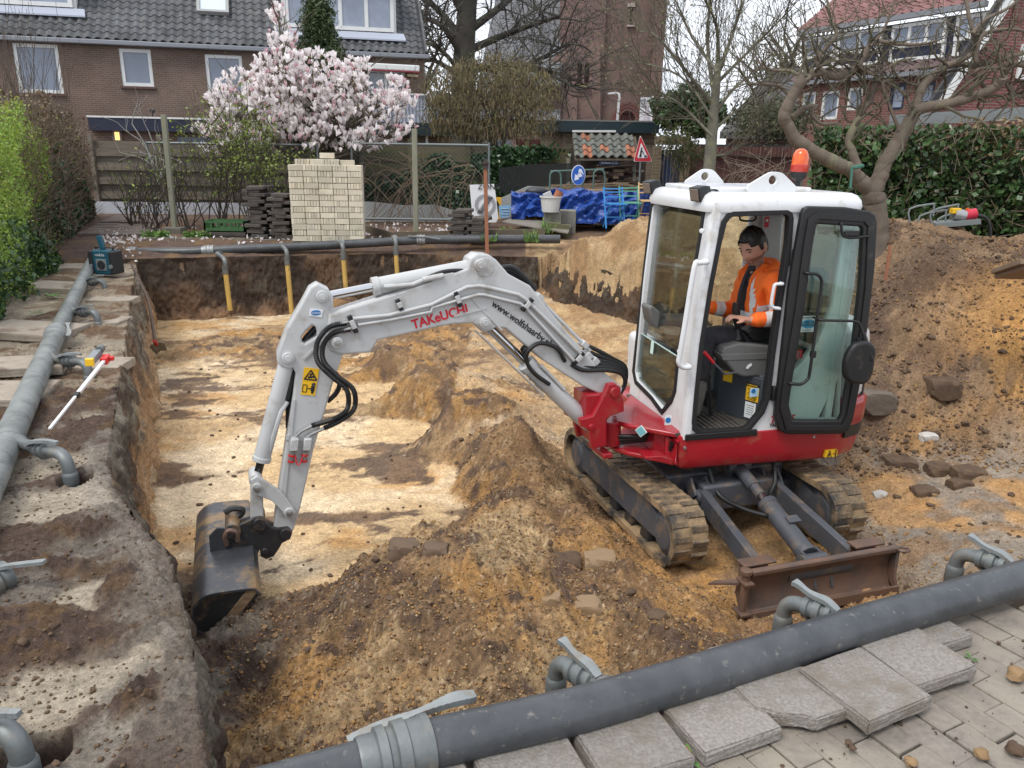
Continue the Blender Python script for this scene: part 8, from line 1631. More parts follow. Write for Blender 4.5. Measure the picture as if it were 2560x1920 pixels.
# bicycle-rack hoops and round sign
hr = Wall(1440,450,17.0,math.radians(4)); t = thing('hoop_rack', 'green metal hoop rack standing among the laths', 'rack', tuple(hr.P(1440,475))); RKM = mat('rack_green', (.09,.16,.13), .5)
for x0, x1, pt in ((1374,1402,427),(1430,1457,428),(1483,1512,424)):
 P = [hr.P(x0,474),hr.P(x0+1,445),hr.P(x0+3,pt+6),hr.P((x0+x1)/2,pt),hr.P(x1-3,pt+5),hr.P(x1,445),hr.P(x1,476)]; MB().tube(arcpts(P,4), .018, 6).build('hoop', RKM, t, 60)
MB().tube([hr.P(1376,428),hr.P(1510,423)], .016, 6).build('top_bar', RKM, t)
rs2 = Wall(1446,438,16.8,math.radians(8)); cu_, cz_ = rs2.uv(1446,438); t = thing('round_sign', 'round blue road sign with a white downward arrow on the hoop rack', 'sign', tuple(rs2.at(cu_,cz_-.25))); el = [(cu_+.135*math.cos(a),cz_+.19*math.sin(a)) for a in [i*2*math.pi/28 for i in range(28)]]
rs2.plate('sign_rim', [(cu_+.15*math.cos(a),cz_+.205*math.sin(a)) for a in [i*2*math.pi/28 for i in range(28)]], [], .02, mat('sign_white', (.70,.71,.72), .45), t); rs2.plate('sign_face', el, [], .02, mat('sign_blue', (.012,.10,.40), .4), t, .012)
rs2.plate('white_arrow', [(cu_-.085,cz_-.11),(cu_-.075,cz_+.03),(cu_-.045,cz_-.005),(cu_+.03,cz_+.075),(cu_+.085,cz_-.02),(cu_+.085,cz_-.09),(cu_+.115,cz_+.0),(cu_+.06,cz_+.12),(cu_+.02,cz_+.13),(cu_-.0,cz_+.11),(cu_-.01,cz_-.05),(cu_+.02,cz_-.075)], [], .008, mat('sign_white', (.70,.71,.72), .45), t, .022)
# lean-to with old pantiles and firewood
lt = Wall(1500,400,19.5,math.radians(2)); t = thing('log_shelter', 'lean-to shelter with grey and orange pantiles over firewood', 'shelter', tuple(lt.P(1500,470))); a = lt.P(1437,393,.0); b = lt.P(1600,393,.0); LX = (b-a).normalized(); LY = (UZ*.62+Vector((0,1,0))*.78).normalized(); LY = (LY-LX*LY.dot(LX)).normalized()
tg = mat('pantile_grey', (.13,.135,.12), .85, col2=(.10,.105,.09), scale=5, rnd_amt=.2, pos=True); to_ = mat('pantile_orange', (.34,.13,.07), .85, col2=(.24,.10,.06), scale=5, rnd_amt=.25, pos=True)
nC = int((b-a).length/.21); tiled(t, a, LX, LY, nC, 4, .21, .21, tg, mats=[tg,tg,to_,tg,tg])
MB().prism([a-UZ*.08,b-UZ*.08,b-UZ*.08+LY*.86,a-UZ*.08+LY*.86], UZ*.03).build('roof_boarding', TBM, t); MB().bar(a+LY*.9-LX*.0+UZ*.05, b+LY*.9-LX*.5+UZ*.05, .1,.05).build('ridge_strip', mat('strip_white', (.55,.55,.53), .6), t)
for px in (1420,1447,1585): MB().bar(lt.P(px,395,-.3),lt.P(px,475,-.3),.08,.08).build('post', mat('post_grey', (.19,.185,.15), .9), t)
MB().box(lt.P(1520,435,-1.0),(1.9,.05,1.3),(lt.X,lt.N,UZ)).build('back_panel', mat('wood_dark', (.05,.04,.035), .8), t)
fw = thing('firewood', 'untidy stack of firewood and planks under the lean-to', 'firewood', tuple(lt.P(1520,468)))
for i in range(70):
 px = rnd(1468,1586); py = rnd(416,464); q = lt.P(px,py,-.35+rnd(-.2,.15)); m_ = LTH if random.random() < .3 else mat('log_dark', (.085,.055,.042), .9, col2=(.055,.038,.03), scale=6, rnd_amt=.35, pos=True); L = rnd(.12,.5); d = Vector((math.cos(rnd(-.3,.3)),rnd(-.5,.5),rnd(-.12,.12))).normalized(); MB().bar(q-d*L/2,q+d*L/2,rnd(.05,.11),rnd(.04,.08)).build('log', m_, fw)
for y0 in (404,410): MB().bar(lt.P(1490,y0+10,-.2),lt.P(1590,y0,-.2),.2,.03).build('plank', LTH, fw)
nb_ = thing('blue_nameboard', 'dark blue board with white script under the lean-to roof', 'sign', tuple(lt.P(1520,412,-.1))); r_ = lt.rect(1497,400,1548,413,-.1); MB().box(lt.at((r_[0]+r_[2])/2,(r_[1]+r_[3])/2,-.1),(r_[2]-r_[0],.04,r_[3]-r_[1]),(lt.X,lt.N,UZ)).build('board', mat('board_navy', (.012,.04,.12), .5), nb_); text('board_lettering', 'Hofmann & Co', .09, lt.at(r_[0]+.04,r_[1]+.03,-.07), lt.X, UZ, STK_W, nb_, shear=.3, sx=.75)
# roadworks triangle
tr = Wall(1605,375,17.6,math.radians(-6)); t = thing('warning_sign', 'red-bordered triangular roadworks sign on a thin pole', 'sign', tuple(tr.P(1600,470))); A_ = [tr.uv(*p) for p in ((1585,403),(1630,403),(1601,340))]; ct = (sum(p[0] for p in A_)/3, sum(p[1] for p in A_)/3); tri = roundpoly(A_, .05); sc_ = lambda k: roundpoly([(ct[0]+(p[0]-ct[0])*k, ct[1]+(p[1]-ct[1])*k) for p in A_], .04)
tr.plate('sign_border', tri, [], .02, mat('sign_red', (.48,.015,.025), .45), t); tr.plate('sign_face', sc_(.62), [], .02, mat('sign_white', (.70,.71,.72), .45), t, .006); tr.plate('sign_edge', sc_(1.06), [], .012, mat('sign_white', (.70,.71,.72), .45), t, -.012)
mb = MB(); c0 = tr.at(*ct,.012); f_ = lambda x, z: c0+tr.X*x+UZ*z
for p, q, w in (((-.05,-.09),(-.03,.0),.022),((-.02,-.09),(-.025,.0),.022),((-.03,.0),(-.02,.07),.03),((-.02,.06),(.03,.0),.016),((.0,.03),(.06,-.06),.012)): mb.bar(f_(*p),f_(*q),w,.006,tr.N)
mb.cyl(f_(-.018,.095)-tr.N*.003,f_(-.018,.095)+tr.N*.003,.018,n=10); mb.prism([f_(.04,-.09),f_(.12,-.09),f_(.085,-.04)],tr.N*.005); mb.build('digging_figure', STK_K, t)
MB().cyl(tr.at(ct[0]-.02,ct[1]-1.3,-.04),tr.at(ct[0]-.02,ct[1]-.1,-.04),.025,n=8).build('sign_pole', FRM, t)
# dark shade cloth and grey slabs by the fence
sc2 = Wall(1340,445,18.5,0); t = thing('shade_cloth', 'torn black shade netting hanging on the mossy fence', 'netting', tuple(sc2.P(1340,490))); nm_ = bpy.data.materials.new('net_black'); nm_.use_nodes = True; nb2 = nm_.node_tree.nodes['Principled BSDF']; nb2.inputs['Base Color'].default_value = (.02,.022,.022,1); nb2.inputs['Alpha'].default_value = .62; nb2.inputs['Roughness'].default_value = .9
sc2.plate('net_sheet', sc2.quad([(1247,420),(1330,410),(1432,408),(1428,450),(1400,470),(1300,490),(1247,480)]), [], .01, nm_, t)
sw_ = Wall(1310,500,18.2,0); t = thing('grey_screen', 'pale grey concrete panel standing behind the tarpaulin', 'screen', tuple(sw_.P(1310,520))); sw_.plate('panel', sw_.quad([(1252,545),(1400,530),(1400,470),(1320,465),(1252,495)]), [], .06, mat('panel_pale', (.34,.35,.35), .8, col2=(.26,.27,.27), scale=3), t)
# white bits of furniture seen beneath the hazel
for x0,x1,y0,y1,m_,lab in ((1200,1228,352,366,PWHITE,'white window frame leaning beyond the fence'),(1235,1280,350,368,PANEL_,'pale glazed panel leaning beyond the fence'),(1290,1350,348,366,mat('crate_red', (.16,.05,.04), .7),'reddish boards leaning beyond the fence')):
 w = Wall(1250,360,21.5,0); o = w.plate('leaning_panel', R4(*w.rect(x0,y0,x1,y1+30)), [], .05, m_, None); tag(o, lab, 'panel')
o = Wall(845,412,18.2,0); r_ = o.rect(796,403,884,440); q = o.plate('red_plank_crate', R4(*r_), [], .05, mat('crate_red', (.16,.05,.04), .7), None); tag(q, 'red-brown crate behind the cream brick stack', 'crate')
# machine parts beyond the right-hand heap
mc = D(2400,560,10.3); t = thing('plate_trailer', 'grey steel frame with hoops and a red and chrome motor behind the heap', 'machine', tuple(mc-UZ*.25)); FRG = mat('frame_grey', (.20,.225,.22), .5, metal=.3)
mw = Wall(2380,545,10.3,math.radians(-8))
for x0,y0,x1,y1 in ((2275,522,2335,510),(2300,540,2365,525),(2330,528,2395,512),(2345,548,2400,530)):
 P = [mw.P(x0,y0+34),mw.P(x0,y0),mw.P(x1-4,y1),mw.P(x1,y1+3),mw.P(x1-2,y1+30)]; MB().tube(arcpts(P,3), .013, 6).build('hoop_bar', FRG, t, 60)
MB().bar(mw.P(2330,562),mw.P(2440,552),.3,.06).build('chassis', FRG, t); MB().cyl(mw.P(2385,535),mw.P(2412,540),.075,n=16).build('motor', STEEL, t, 40); MB().cyl(mw.P(2412,538),mw.P(2440,533),.065,n=16).build('red_cap', mat('cap_red', (.55,.02,.05), .4), t, 40); MB().box(mw.P(2388,527),(.11,.1,.07)).build('yellow_box', STK_Y, t, None, .01)
MB().cyl(mw.P(2419,530),mw.P(2419,520),.025,n=10).build('orange_cap', ORANGE_L, t); hose('drain_hose', [mw.P(2440,538),mw.P(2465,545),mw.P(2475,570),mw.P(2474,595)], .022, t)
# planks and plates on the heap's shoulder
hz0 = D(2535,665,6.4)
for i, (p, q, m_, lab) in enumerate((((2512,680),(2590,655),LTH,'pale plank lying on the heap'),((2520,692),(2600,668),mat('plate_rust', (.19,.12,.08), .7),'rust-brown plate lying under the pale plank'))): o = MB().bar(D(*p,6.6),D(*q,6.1),.22,.04).build('plank', m_, None, None, .006); tag(o, lab, 'plank')
stk2 = thing('marker_stake', 'short orange-brown stake beside the apple trunk', 'stake', tuple(D(2215,690,7.8))); MB().bar(D(2226,612,7.8),D(2214,700,7.8),.035,.02).build('stake_shaft', mat('stake_rust', (.30,.13,.07), .8), stk2)
# boulders embedded in the right-hand heap
for k, (px, py, Y, r, m_, lab) in enumerate(((2186,1000,6.1,.17,mat('boulder_grey', (.15,.12,.095), .95, col2=(.10,.08,.062), scale=7, bump=1.0, bscale=14),'large flat grey-brown boulder beside the machine tail'),(2355,968,6.2,.15,CL_DARK,'dark mossy clod half-way up the heap'),(2320,1095,5.9,.07,mat('stone_white', (.45,.43,.39), .9),'whitish stone low on the heap'),(2245,1165,5.7,.13,CL_DARK,'dark lump at the foot of the heap nearest the machine'),(2345,1178,5.6,.11,CL_DARK,'dark lump at the foot of the heap below the whitish stone'),(2420,1190,5.4,.12,CL_DARK,'dark lump among pale crumbs at the foot of the heap'),(2400,1215,5.2,.09,CL_DARK,'flat dark lump in front of the heap'),(2310,1235,5.0,.10,CL_DARK,'broken dark lump on the dusty ground'),(2200,1240,5.1,.06,mat('stone_white', (.45,.43,.39), .9),'pale stone on the dusty ground near the track'),
 (1500,1405,4.6,.10,mat('clod_tan', (.27,.185,.105), .95, col2=(.25,.17,.10), scale=9, bump=.5),'big tan clod in front of the near track'),(1415,1410,4.5,.10,CL_DARK,'pointed dark clod on the sandy heap'),(1375,1500,3.9,.06,mat('clod_tan', (.27,.185,.105), .95),'tan clod on the slope behind the front riser'),(1470,1520,3.8,.08,mat('clod_tan', (.27,.185,.105), .95),'flat tan clod low on the slope'),(1015,1375,4.3,.10,mat('clod_brown', (.15,.10,.065), .95, col2=(.11,.075,.05), scale=9),'brown slab of clay on the crest of the front heap'),(1090,1378,4.3,.07,mat('clod_brown', (.15,.10,.065), .95),'smaller brown clod on the crest of the front heap'),(1640,1545,3.9,.06,CL_DARK,'dark clod on the sand before the blade'))):
 Q_ = np.array([D(px,py,y_) for y_ in np.linspace(3,10,260)]); hz_ = terrain(Q_[None,:,0],Q_[None,:,1])[0][0]; hit = np.nonzero(Q_[:,2] < hz_)[0]; q = Vector(Q_[hit[0] if len(hit) else 100]); v, f = boulder(90+k); v = v*r
 o = mkobj('boulder' if r > .1 else 'soil_clod', v+np.array(q), f, m_, None, 28); tag(o, lab, 'boulder' if r > .1 else 'clod', 'lumps and boulders on the heaps')
# ================================================================== trees, hedges, shrubs
RG = np.random.default_rng(5)
def leafquads(P, S, asp=.55, up=0., rg=RG, fold=True):
 """P (n,3) centres, S (n,) lengths -> vertices and faces of little folded leaves"""
 P = np.asarray(P, float); n = len(P); S = np.asarray(S, float)
 d = rg.normal(size=(n,3)); d[:,2] += up; d /= np.linalg.norm(d,axis=1)[:,None]; r = rg.normal(size=(n,3)); s = np.cross(d,r); s /= np.linalg.norm(s,axis=1)[:,None]+1e-9; nn = np.cross(d,s)
 L = S[:,None]; a = P-d*L*.5; b = P+s*L*asp*.5+nn*L*.08; c = P+d*L*.5; e = P-s*L*asp*.5+nn*L*.08
 V = np.stack([a,b,c,e],1).reshape(-1,3); i = np.arange(n)*4
 F = np.stack([i,i+1,i+2,i+3],1); return V, F
def leafobj(name, P, S, m, parent, **k):
 V, F = leafquads(P, S, **k); o = mkobj(name, V, F, m, parent); stuff(o); return o
def leafmat(name, c1, c2, sc=1.2, trans=.25, rough=.55, v=(.62,1.4)):
 if name in MATS: return MATS[name]
 m = mat(name, c1, rough, col2=c2, scale=sc, pos=True); N, L = m.node_tree.nodes, m.node_tree.links; b = N['Principled BSDF']
 src = b.inputs['Base Color'].links[0].from_socket
 # leaf to leaf variation
 g = N.new('ShaderNodeNewGeometry'); hs = N.new('ShaderNodeHueSaturation'); mr = N.new('ShaderNodeMapRange'); mr.inputs[3].default_value = v[0]; mr.inputs[4].default_value = v[1]
 L.new(g.outputs['Random Per Island'], mr.inputs[0]); L.new(mr.outputs[0], hs.inputs['Value']); L.new(src, hs.inputs['Color']); L.new(hs.outputs[0], b.inputs['Base Color'])
 t = N.new('ShaderNodeBsdfTranslucent'); L.new(hs.outputs[0], t.inputs[0]); x = N.new('ShaderNodeMixShader'); x.inputs[0].default_value = trans; o = N['Material Output']
 L.new(b.outputs[0], x.inputs[1]); L.new(t.outputs[0], x.inputs[2]); L.new(x.outputs[0], o.inputs['Surface']); return m
BARK = mat('bark_grey', (.125,.105,.08), .95, col2=(.085,.072,.056), scale=8, stretch=(1,1,.35), dirt=(.15,.155,.09), dscale=3, dlo=.52, dhi=.7, bump=.8, bscale=18, pos=True)
BARKO = mat('bark_oak', (.07,.062,.052), .95, col2=(.05,.045,.04), scale=3, dirt=(.085,.09,.055), dscale=1, dlo=.5, dhi=.7, bump=.5, bscale=8, pos=True)
BARKP = mat('bark_pale', (.19,.18,.14), .95, col2=(.13,.125,.095), scale=10, dirt=(.21,.21,.13), dscale=4, dlo=.5, dhi=.65, bump=.5, pos=True); TWIG = mat('twig_brown', (.075,.055,.042), .9, col2=(.11,.085,.06), scale=4, pos=True); TWIGL = mat('twig_lichen', (.105,.095,.06), .9, col2=(.075,.064,.046), scale=5, pos=True)
class Tree:
 def __init__(s, rg): s.big = MB(); s.tw = MB(); s.tips = []; s.r = rg; s.n = 0
 def limb(s, pts, rs, n=10): s.big.tube(pts, rs, n)
 def grow(s, p, d, L, r, lv, wig=.25, up=.1, spread=.7, kids=3, shrink=.62, seg=4, gnarl=0., minr=.003, maxn=9000, tiplv=0):
  rg = s.r
  if s.n > maxn: return
  P = [Vector(p)]; d = Vector(d).normalized(); R = [r]; k0 = P[0]
  for i in range(seg):
   d = (d+Vector((rg.gauss(0,1),rg.gauss(0,1),rg.gauss(0,1)))*wig*(.6+gnarl)+UZ*up*.3).normalized(); P.append(P[-1]+d*L/seg); R.append(max(minr, r*(1-.55*(i+1)/seg)))
  (s.big if r > .03 else s.tw).tube(P, R, 8 if r > .06 else (5 if r > .012 else 3), caps=False); s.n += seg
  if lv <= 0: s.tips.append((P[-1], d)); s.tips.append((P[len(P)//2], d)); return
  nk = max(1, int(round(kids+rg.uniform(-.6,.6))))
  for k in range(nk):
   t = rg.uniform(.25,1.0) if k else 1.0; i = min(int(t*seg), seg-1); q = P[i].lerp(P[i+1], t*seg-i if t < 1 else 1)
   a = Vector((rg.gauss(0,1),rg.gauss(0,1),rg.gauss(0,1))); a = (a-d*a.dot(d)).normalized(); nd = (d*(1-spread*.55)+a*spread*rg.uniform(.6,1.1)+UZ*up*.5).normalized()
   s.grow(q, nd, L*shrink*rg.uniform(.75,1.2), max(minr, R[i]*.62), lv-1, wig, up, spread, kids, shrink, seg, gnarl, minr, maxn)
 def build(s, t, mb, mt, nm='crown'):
  a = s.big.build('trunk', mb, t, 60)
  if s.tw.v: s.tw.build(nm, mt, t, 60)
# ---------------- left hedge
HG = [(-4.6,6.0),(-5.5,8.3),(-6.85,11.6),(-8.0,14.2),(-9.4,17.6)]
def hedge_pts(n, t0, t1, depth, z0, z1, lump=.35, face=.6):
 t = t0+(t1-t0)*RG.random(n); xs = np.interp(t, np.linspace(0,1,len(HG)), [p[0] for p in HG]); ys = np.interp(t, np.linspace(0,1,len(HG)), [p[1] for p in HG])
 w = RG.random(n)**(1.8 if face else 1)*depth; z = z0+(z1(t)-z0)*RG.random(n); nx, ny = -.91, -.41
 lum = (fbm(ys*1.3, z*1.6, 4, 77)-.5)*lump*2
 return np.stack([xs+nx*(w-lum), ys+ny*(w-lum), z], 1), t
hd = thing('green_hedge', 'bright green leafy hedge along the edge of the garden beside the pipe', 'hedge', (-5.9,8.6,0)); LG1 = leafmat('leaf_fresh', (.25,.35,.045), (.14,.24,.035), 2.0); LG2 = leafmat('leaf_ivy', (.048,.098,.036), (.028,.064,.026), 2.5, .1, .35); LGY = leafmat('leaf_yellow', (.30,.30,.05), (.20,.24,.05), 3); LBR = leafmat('leaf_brown', (.17,.115,.06), (.10,.07,.045), 2.5, .1)
P, t = hedge_pts(34000, .12, .60, .9, .02, lambda t: 2.25+.25*np.sin(t*19)-.5*t); leafobj('foliage', P, .022+.03*RG.random(len(P)), LG1, hd)
P, t = hedge_pts(9000, 0., .98, .8, .0, lambda t: .55+.35*np.sin(t*14)**2); leafobj('ivy_leaves', P, .05+.05*RG.random(len(P)), LG2, hd, asp=.85)
hb = thing('twiggy_hedge', 'brown twiggy hedge with few leaves, behind the green one', 'hedge', (-8.0,13.5,0)); P, t = hedge_pts(12000, .52, 1., 1.1, .05, lambda t: 2.6-.2*t, .45); leafobj('old_leaves', P, .04+.045*RG.random(len(P)), LBR, hb)
P, t = hedge_pts(9000, .40, 1., .8, .05, lambda t: 1.3+.5*np.sin(t*11)); leafobj('green_leaves', P, .05+.05*RG.random(len(P)), LG2, hb, asp=.8); P, t = hedge_pts(1800, .3, 1., .6, .8, lambda t: 2.4-.2*t); leafobj('buds', P, .03+.04*RG.random(len(P)), LGY, hb)
P, t = hedge_pts(4000, .45, 1., 1.2, .15, lambda t: 2.2+.0*t); mb = MB(); rr = random.Random(3)
for q in P:
 d = Vector((rr.gauss(0,.5),rr.gauss(0,.5),rr.uniform(.2,1))).normalized(); L = rr.uniform(.2,.6); q = Vector(q); mb.tube([q, q+d*L*.5+Vector((rr.gauss(0,.04),rr.gauss(0,.04),0)), q+d*L], [.006,.005,.003], 3, False)
stuff(mb.build('twigs', mat('twig_dry', (.19,.145,.10), .9, col2=(.12,.09,.065), scale=3, pos=True), hb))
bs_ = thing('bare_shrub', 'tall bare purplish-brown shrub rising above the hedge in front of the house', 'shrub', (-9.2,13.6,.2)); T_ = Tree(random.Random(8))
for i in range(46):
 px = T_.r.uniform(-40,165); b = D(px, 560, 15.0+T_.r.uniform(-1,1)); b.z = .3; T_.grow(b, Vector((T_.r.gauss(0,.12),T_.r.gauss(0,.15),1)), T_.r.uniform(1.5,2.2), .016, 2, .10, .35, .38, 3, .55, 5, 0, .0035, 20000)
T_.build(bs_, TWIG, TWIG)
# ---------------- magnolia
MG = thing('magnolia', 'magnolia tree covered in pale pink blossom', 'tree', tuple(D(738,470,17.2))); PETW = leafmat('petal_pale', (.94,.92,.91), (.92,.84,.84), 3, .4, .55, (.88,1.06)); PETP = leafmat('petal_pink', (.78,.50,.55), (.84,.66,.68), 3, .4, .55, (.85,1.1))
BL = [(695,36,24,30),(705,105,38,45),(700,185,78,58),(600,232,72,52),(790,195,78,66),(860,238,68,58),(650,298,108,48),(565,318,60,40),(760,298,108,58),(880,300,98,48),(955,268,62,44),(985,232,38,38),(1000,310,40,32),(535,372,34,18),(820,350,118,32),(930,358,82,26),(640,350,80,28),(720,250,118,78),(560,255,45,40),(500,330,24,16),(1020,250,24,30),(890,180,36,40)]
wt = np.array([b[2]*b[3] for b in BL], float); wt /= wt.sum(); rr = random.Random(21); T_ = Tree(random.Random(5)); base = D(738,470,17.2); crotch = D(742,395,17.2)
T_.limb([base-UZ*.4, base, crotch], [.15,.13,.11])
def mpt():
 b = BL[RG.choice(len(BL), p=wt)]; a = RG.uniform(0,6.283); q = math.sqrt(RG.random()); px = b[0]+b[2]*q*math.cos(a); py = b[1]+b[3]*q*math.sin(a); Y = 17.2+RG.normal()*.55*min(1.2,(b[2]+b[3])/90); return D(px, py, Y)
# main limbs to blob centres, twigs to blossoms
for b in BL:
 e = D(b[0],b[1]+b[3]*.3,17.2+rr.uniform(-.7,.7)); m1 = crotch.lerp(e,.45)+Vector((rr.uniform(-.1,.1),rr.uniform(-.2,.2),-.12 if b[1] > 280 else .05)); T_.limb(arcpts([crotch-UZ*.1, m1, e],5), [.06-.0045*i for i in range(11)], 6)
 for k in range(9): q = m1.lerp(e, rr.uniform(.2,1)); T_.grow(q, Vector((rr.gauss(0,.7),rr.gauss(0,.5),rr.uniform(.1,1))), rr.uniform(.4,.9), .014, 1, .15, .3, .6, 3, .6, 3, 0, .004, 6000)
T_.build(MG, BARK, mat('magnolia_twig', (.13,.115,.075), .9, col2=(.09,.078,.055), scale=6, pos=True))
def flowers(n, m, name, s0, s1):
 V = []; Fc = []; 
 for i in range(n):
  c = np.array(mpt()); s = RG.uniform(s0,s1); ax = np.array([RG.normal()*.45,RG.normal()*.45,1.]); ax /= np.linalg.norm(ax); u = np.cross(ax,[.3,.9,.1]); u /= np.linalg.norm(u); w = np.cross(ax,u); op = RG.uniform(.25,.95)
  for k in range(6):
   a = k*1.047+RG.uniform(-.2,.2); o = u*math.cos(a)+w*math.sin(a); sd = np.cross(ax,o); L = s*RG.uniform(.85,1.15); oo = op*(1.0 if k % 2 else .75); j = len(V)
   p0 = c; p1 = c+ax*L*.45+o*L*.30*oo; p2 = c+ax*L*(1.0-.35*oo)+o*L*.62*oo
   V += [p0-sd*s*.05, p0+sd*s*.05, p1+sd*s*.21, p1-sd*s*.21, p2+sd*s*.10, p2-sd*s*.10]; Fc += [(j,j+1,j+2,j+3),(j+3,j+2,j+4,j+5)]
 o = mkobj(name, np.array(V), np.array(Fc), m, MG); stuff(o)
flowers(2150, PETW, 'blossom', .10, .17); flowers(330, PETP, 'pink_blossom', .09, .13)
P = np.array([mpt() for _ in range(1100)]); leafobj('young_leaves', P, .04+.03*RG.random(len(P)), leafmat('leaf_bronze', (.20,.17,.04), (.15,.11,.03), 3), MG)
# fallen petals
pp_ = []
for i in range(420):
 px, py = (RG.uniform(250,350), RG.uniform(566,612)) if i < 120 else ((RG.uniform(350,740), RG.uniform(560,596)) if i < 260 else (RG.uniform(790,1150), RG.uniform(556,590)))
 q = G(px,py,.3); q.z = height_at(q.x,q.y)+.035; pp_.append(q)
o = leafobj('fallen_petals', np.array(pp_), .06+.03*RG.random(len(pp_)), PETW, None, asp=.6); tag(o, 'pale petals strewn over the beds and the path', 'petals')
# ---------------- conifer
cf = thing('conifer', 'dark green conifer standing behind the magnolia', 'tree', tuple(D(810,470,19.2))); P = []; rr = random.Random(4); mb = MB(); b0 = D(808,470,19.2); tp_ = D(788,-40,19.2); mb.tube([b0-UZ*.2,tp_],[.12,.02],8,False)
for i in range(620):
 f = rr.random()**.8; py = -30+390*f; hw = (10+78*f**.8); px = 790+20*f+rr.uniform(-1,1)*hw; c = D(px,py,19.2+rr.uniform(-1,1)*hw/95); root = b0.lerp(tp_, 1-f); dd = (c-root)
 for k in range(36): t = rr.random(); P.append(c+Vector((rr.gauss(0,.09),rr.gauss(0,.10),rr.gauss(0,.06)-.12*abs(rr.gauss(0,.6)))))
 if i % 3 == 0: mb.tube([root+UZ*.1,c],[.012,.006],3,False)
mb.build('trunk', BARK, cf); P = np.array(P); V, F_ = leafquads(P, .07+.07*RG.random(len(P)), .3, -.4); stuff(mkobj('crown', V, F_, leafmat('needle_dark', (.055,.085,.022), (.028,.05,.016), 1.6, .1), cf))
# ---------------- budding shrubs behind the beds
LNEW = leafmat('leaf_new', (.22,.27,.05), (.13,.18,.035), 3)
for k, (px, py, Y, hgt, sp, lf, lab) in enumerate(((395,592,15.0,1.5,.45,60,'bare rose bush beside the tall leaning post'),(340,575,15.8,1.2,.4,50,'low bare bush at the end of the white planks'),(460,588,15.4,1.4,.4,90,'budding bush between the leaning post and the crate'),(545,560,16.0,1.9,.6,420,'leafy budding bush in front of the mesh panel'),(620,560,15.6,2.0,.75,620,'largest leafy bush beside the magnolia trunk'),(690,560,15.2,1.6,.5,380,'leafy bush tucked behind the dark paver stacks'))):
 b = D(px,py,Y); t = thing('bush', lab, 'shrub', tuple(b), 'budding bushes'); T_ = Tree(random.Random(30+k))
 for i in range(13): T_.grow(b+Vector((T_.r.gauss(0,.13),T_.r.gauss(0,.1),-.1)), Vector((T_.r.gauss(0,.28),T_.r.gauss(0,.25),1)), hgt*T_.r.uniform(.45,.75), .014, 2, .13, .2, .5, 3, .6, 4, 0, .0045, 3500)
 (T_.big if T_.big.v else T_.tw).build('stems', mat('stem_dark', (.05,.04,.034), .9, col2=(.08,.062,.045), scale=5, pos=True), t, 60)
 tips = [np.array(q[0]) for q in T_.tips]
 if tips:
  P = np.array([tips[RG.integers(len(tips))]+RG.normal(size=3)*.06 for _ in range(lf*2)]); leafobj('leaves', P, .035+.05*RG.random(len(P)), LNEW, t)
# spalier branch above the fence
T_ = Tree(random.Random(77)); q = D(395,455,16.2); t = thing('bare_branches', 'bare pale fruit branches spread in front of the board fence', 'branches', tuple(q))
for e in ((330,310),(372,330),(410,400),(362,400),(430,380),(455,405),(350,350)): T_.limb(arcpts([q, q.lerp(D(*e,16.2),.5)+Vector((.05,0,.08)), D(*e,16.2)],4), [.02]*4+[.012]*5, 6); T_.grow(D(*e,16.2), Vector((T_.r.gauss(0,1),0,.6)), .5, .010, 1, .2, .1, .7, 3, .6, 3, 0, .004)
T_.big.build('branch', mat('branch_pale', (.30,.29,.27), .9), t, 60); T_.tw.build('twigs', mat('branch_pale', (.30,.29,.27), .9), t) if T_.tw.v else None
# low green plants at the kerbs
LBR2 = leafmat('leaf_bright', (.14,.25,.05), (.10,.19,.04), 3); P = []
for i in range(1500): 
 px = RG.choice([RG.uniform(355,425),RG.uniform(460,530),RG.uniform(735,740)]); q = D(px, 600+RG.uniform(-6,4), 13.95+RG.uniform(-.05,.35)); P.append(q+Vector((0,0,RG.uniform(0,.12))))
o = leafobj('bedding_plants', np.array(P), .05+.05*RG.random(len(P)), LBR2, None, up=.5); tag(o, 'low bright green plants along the kerb stones', 'plants')
for px, py, Y, s, n, lab in ((1222,600,13.4,.2,26,'tuft of grass at the pit edge near the rusty stake'),(1330,602,13.3,.28,40,'tuft of grass where the far pipe meets the sand heap'),(1366,580,14.4,.35,30,'grass tuft beside the mossy stones'),(1265,575,14.3,.12,18,'single seedling in the bare bed'),(1190,480,18.0,.4,30,'small plant behind the zone sign')):
 p = D(px,py,Y); t = thing('grass_tuft', lab, 'grass', tuple(p)); mb = MB()
 for i in range(n): a = rnd(0,6.28); d = Vector((math.cos(a)*.5,math.sin(a)*.5,1)).normalized(); q = p+Vector((rnd(-.12,.12),rnd(-.1,.1),-.02)); L = s*rnd(.5,1); w = Vector((-d.y,d.x,0)).normalized()*.012; mb.add([q-w,q+w,q+d*L*.6+w*.7,q+d*L*.6-w*.7,q+d*L+Vector((d.x,d.y,-.2))*L*.3],[(0,1,2,3),(3,2,4)])
 stuff(mb.build('blades', LBR2, t))
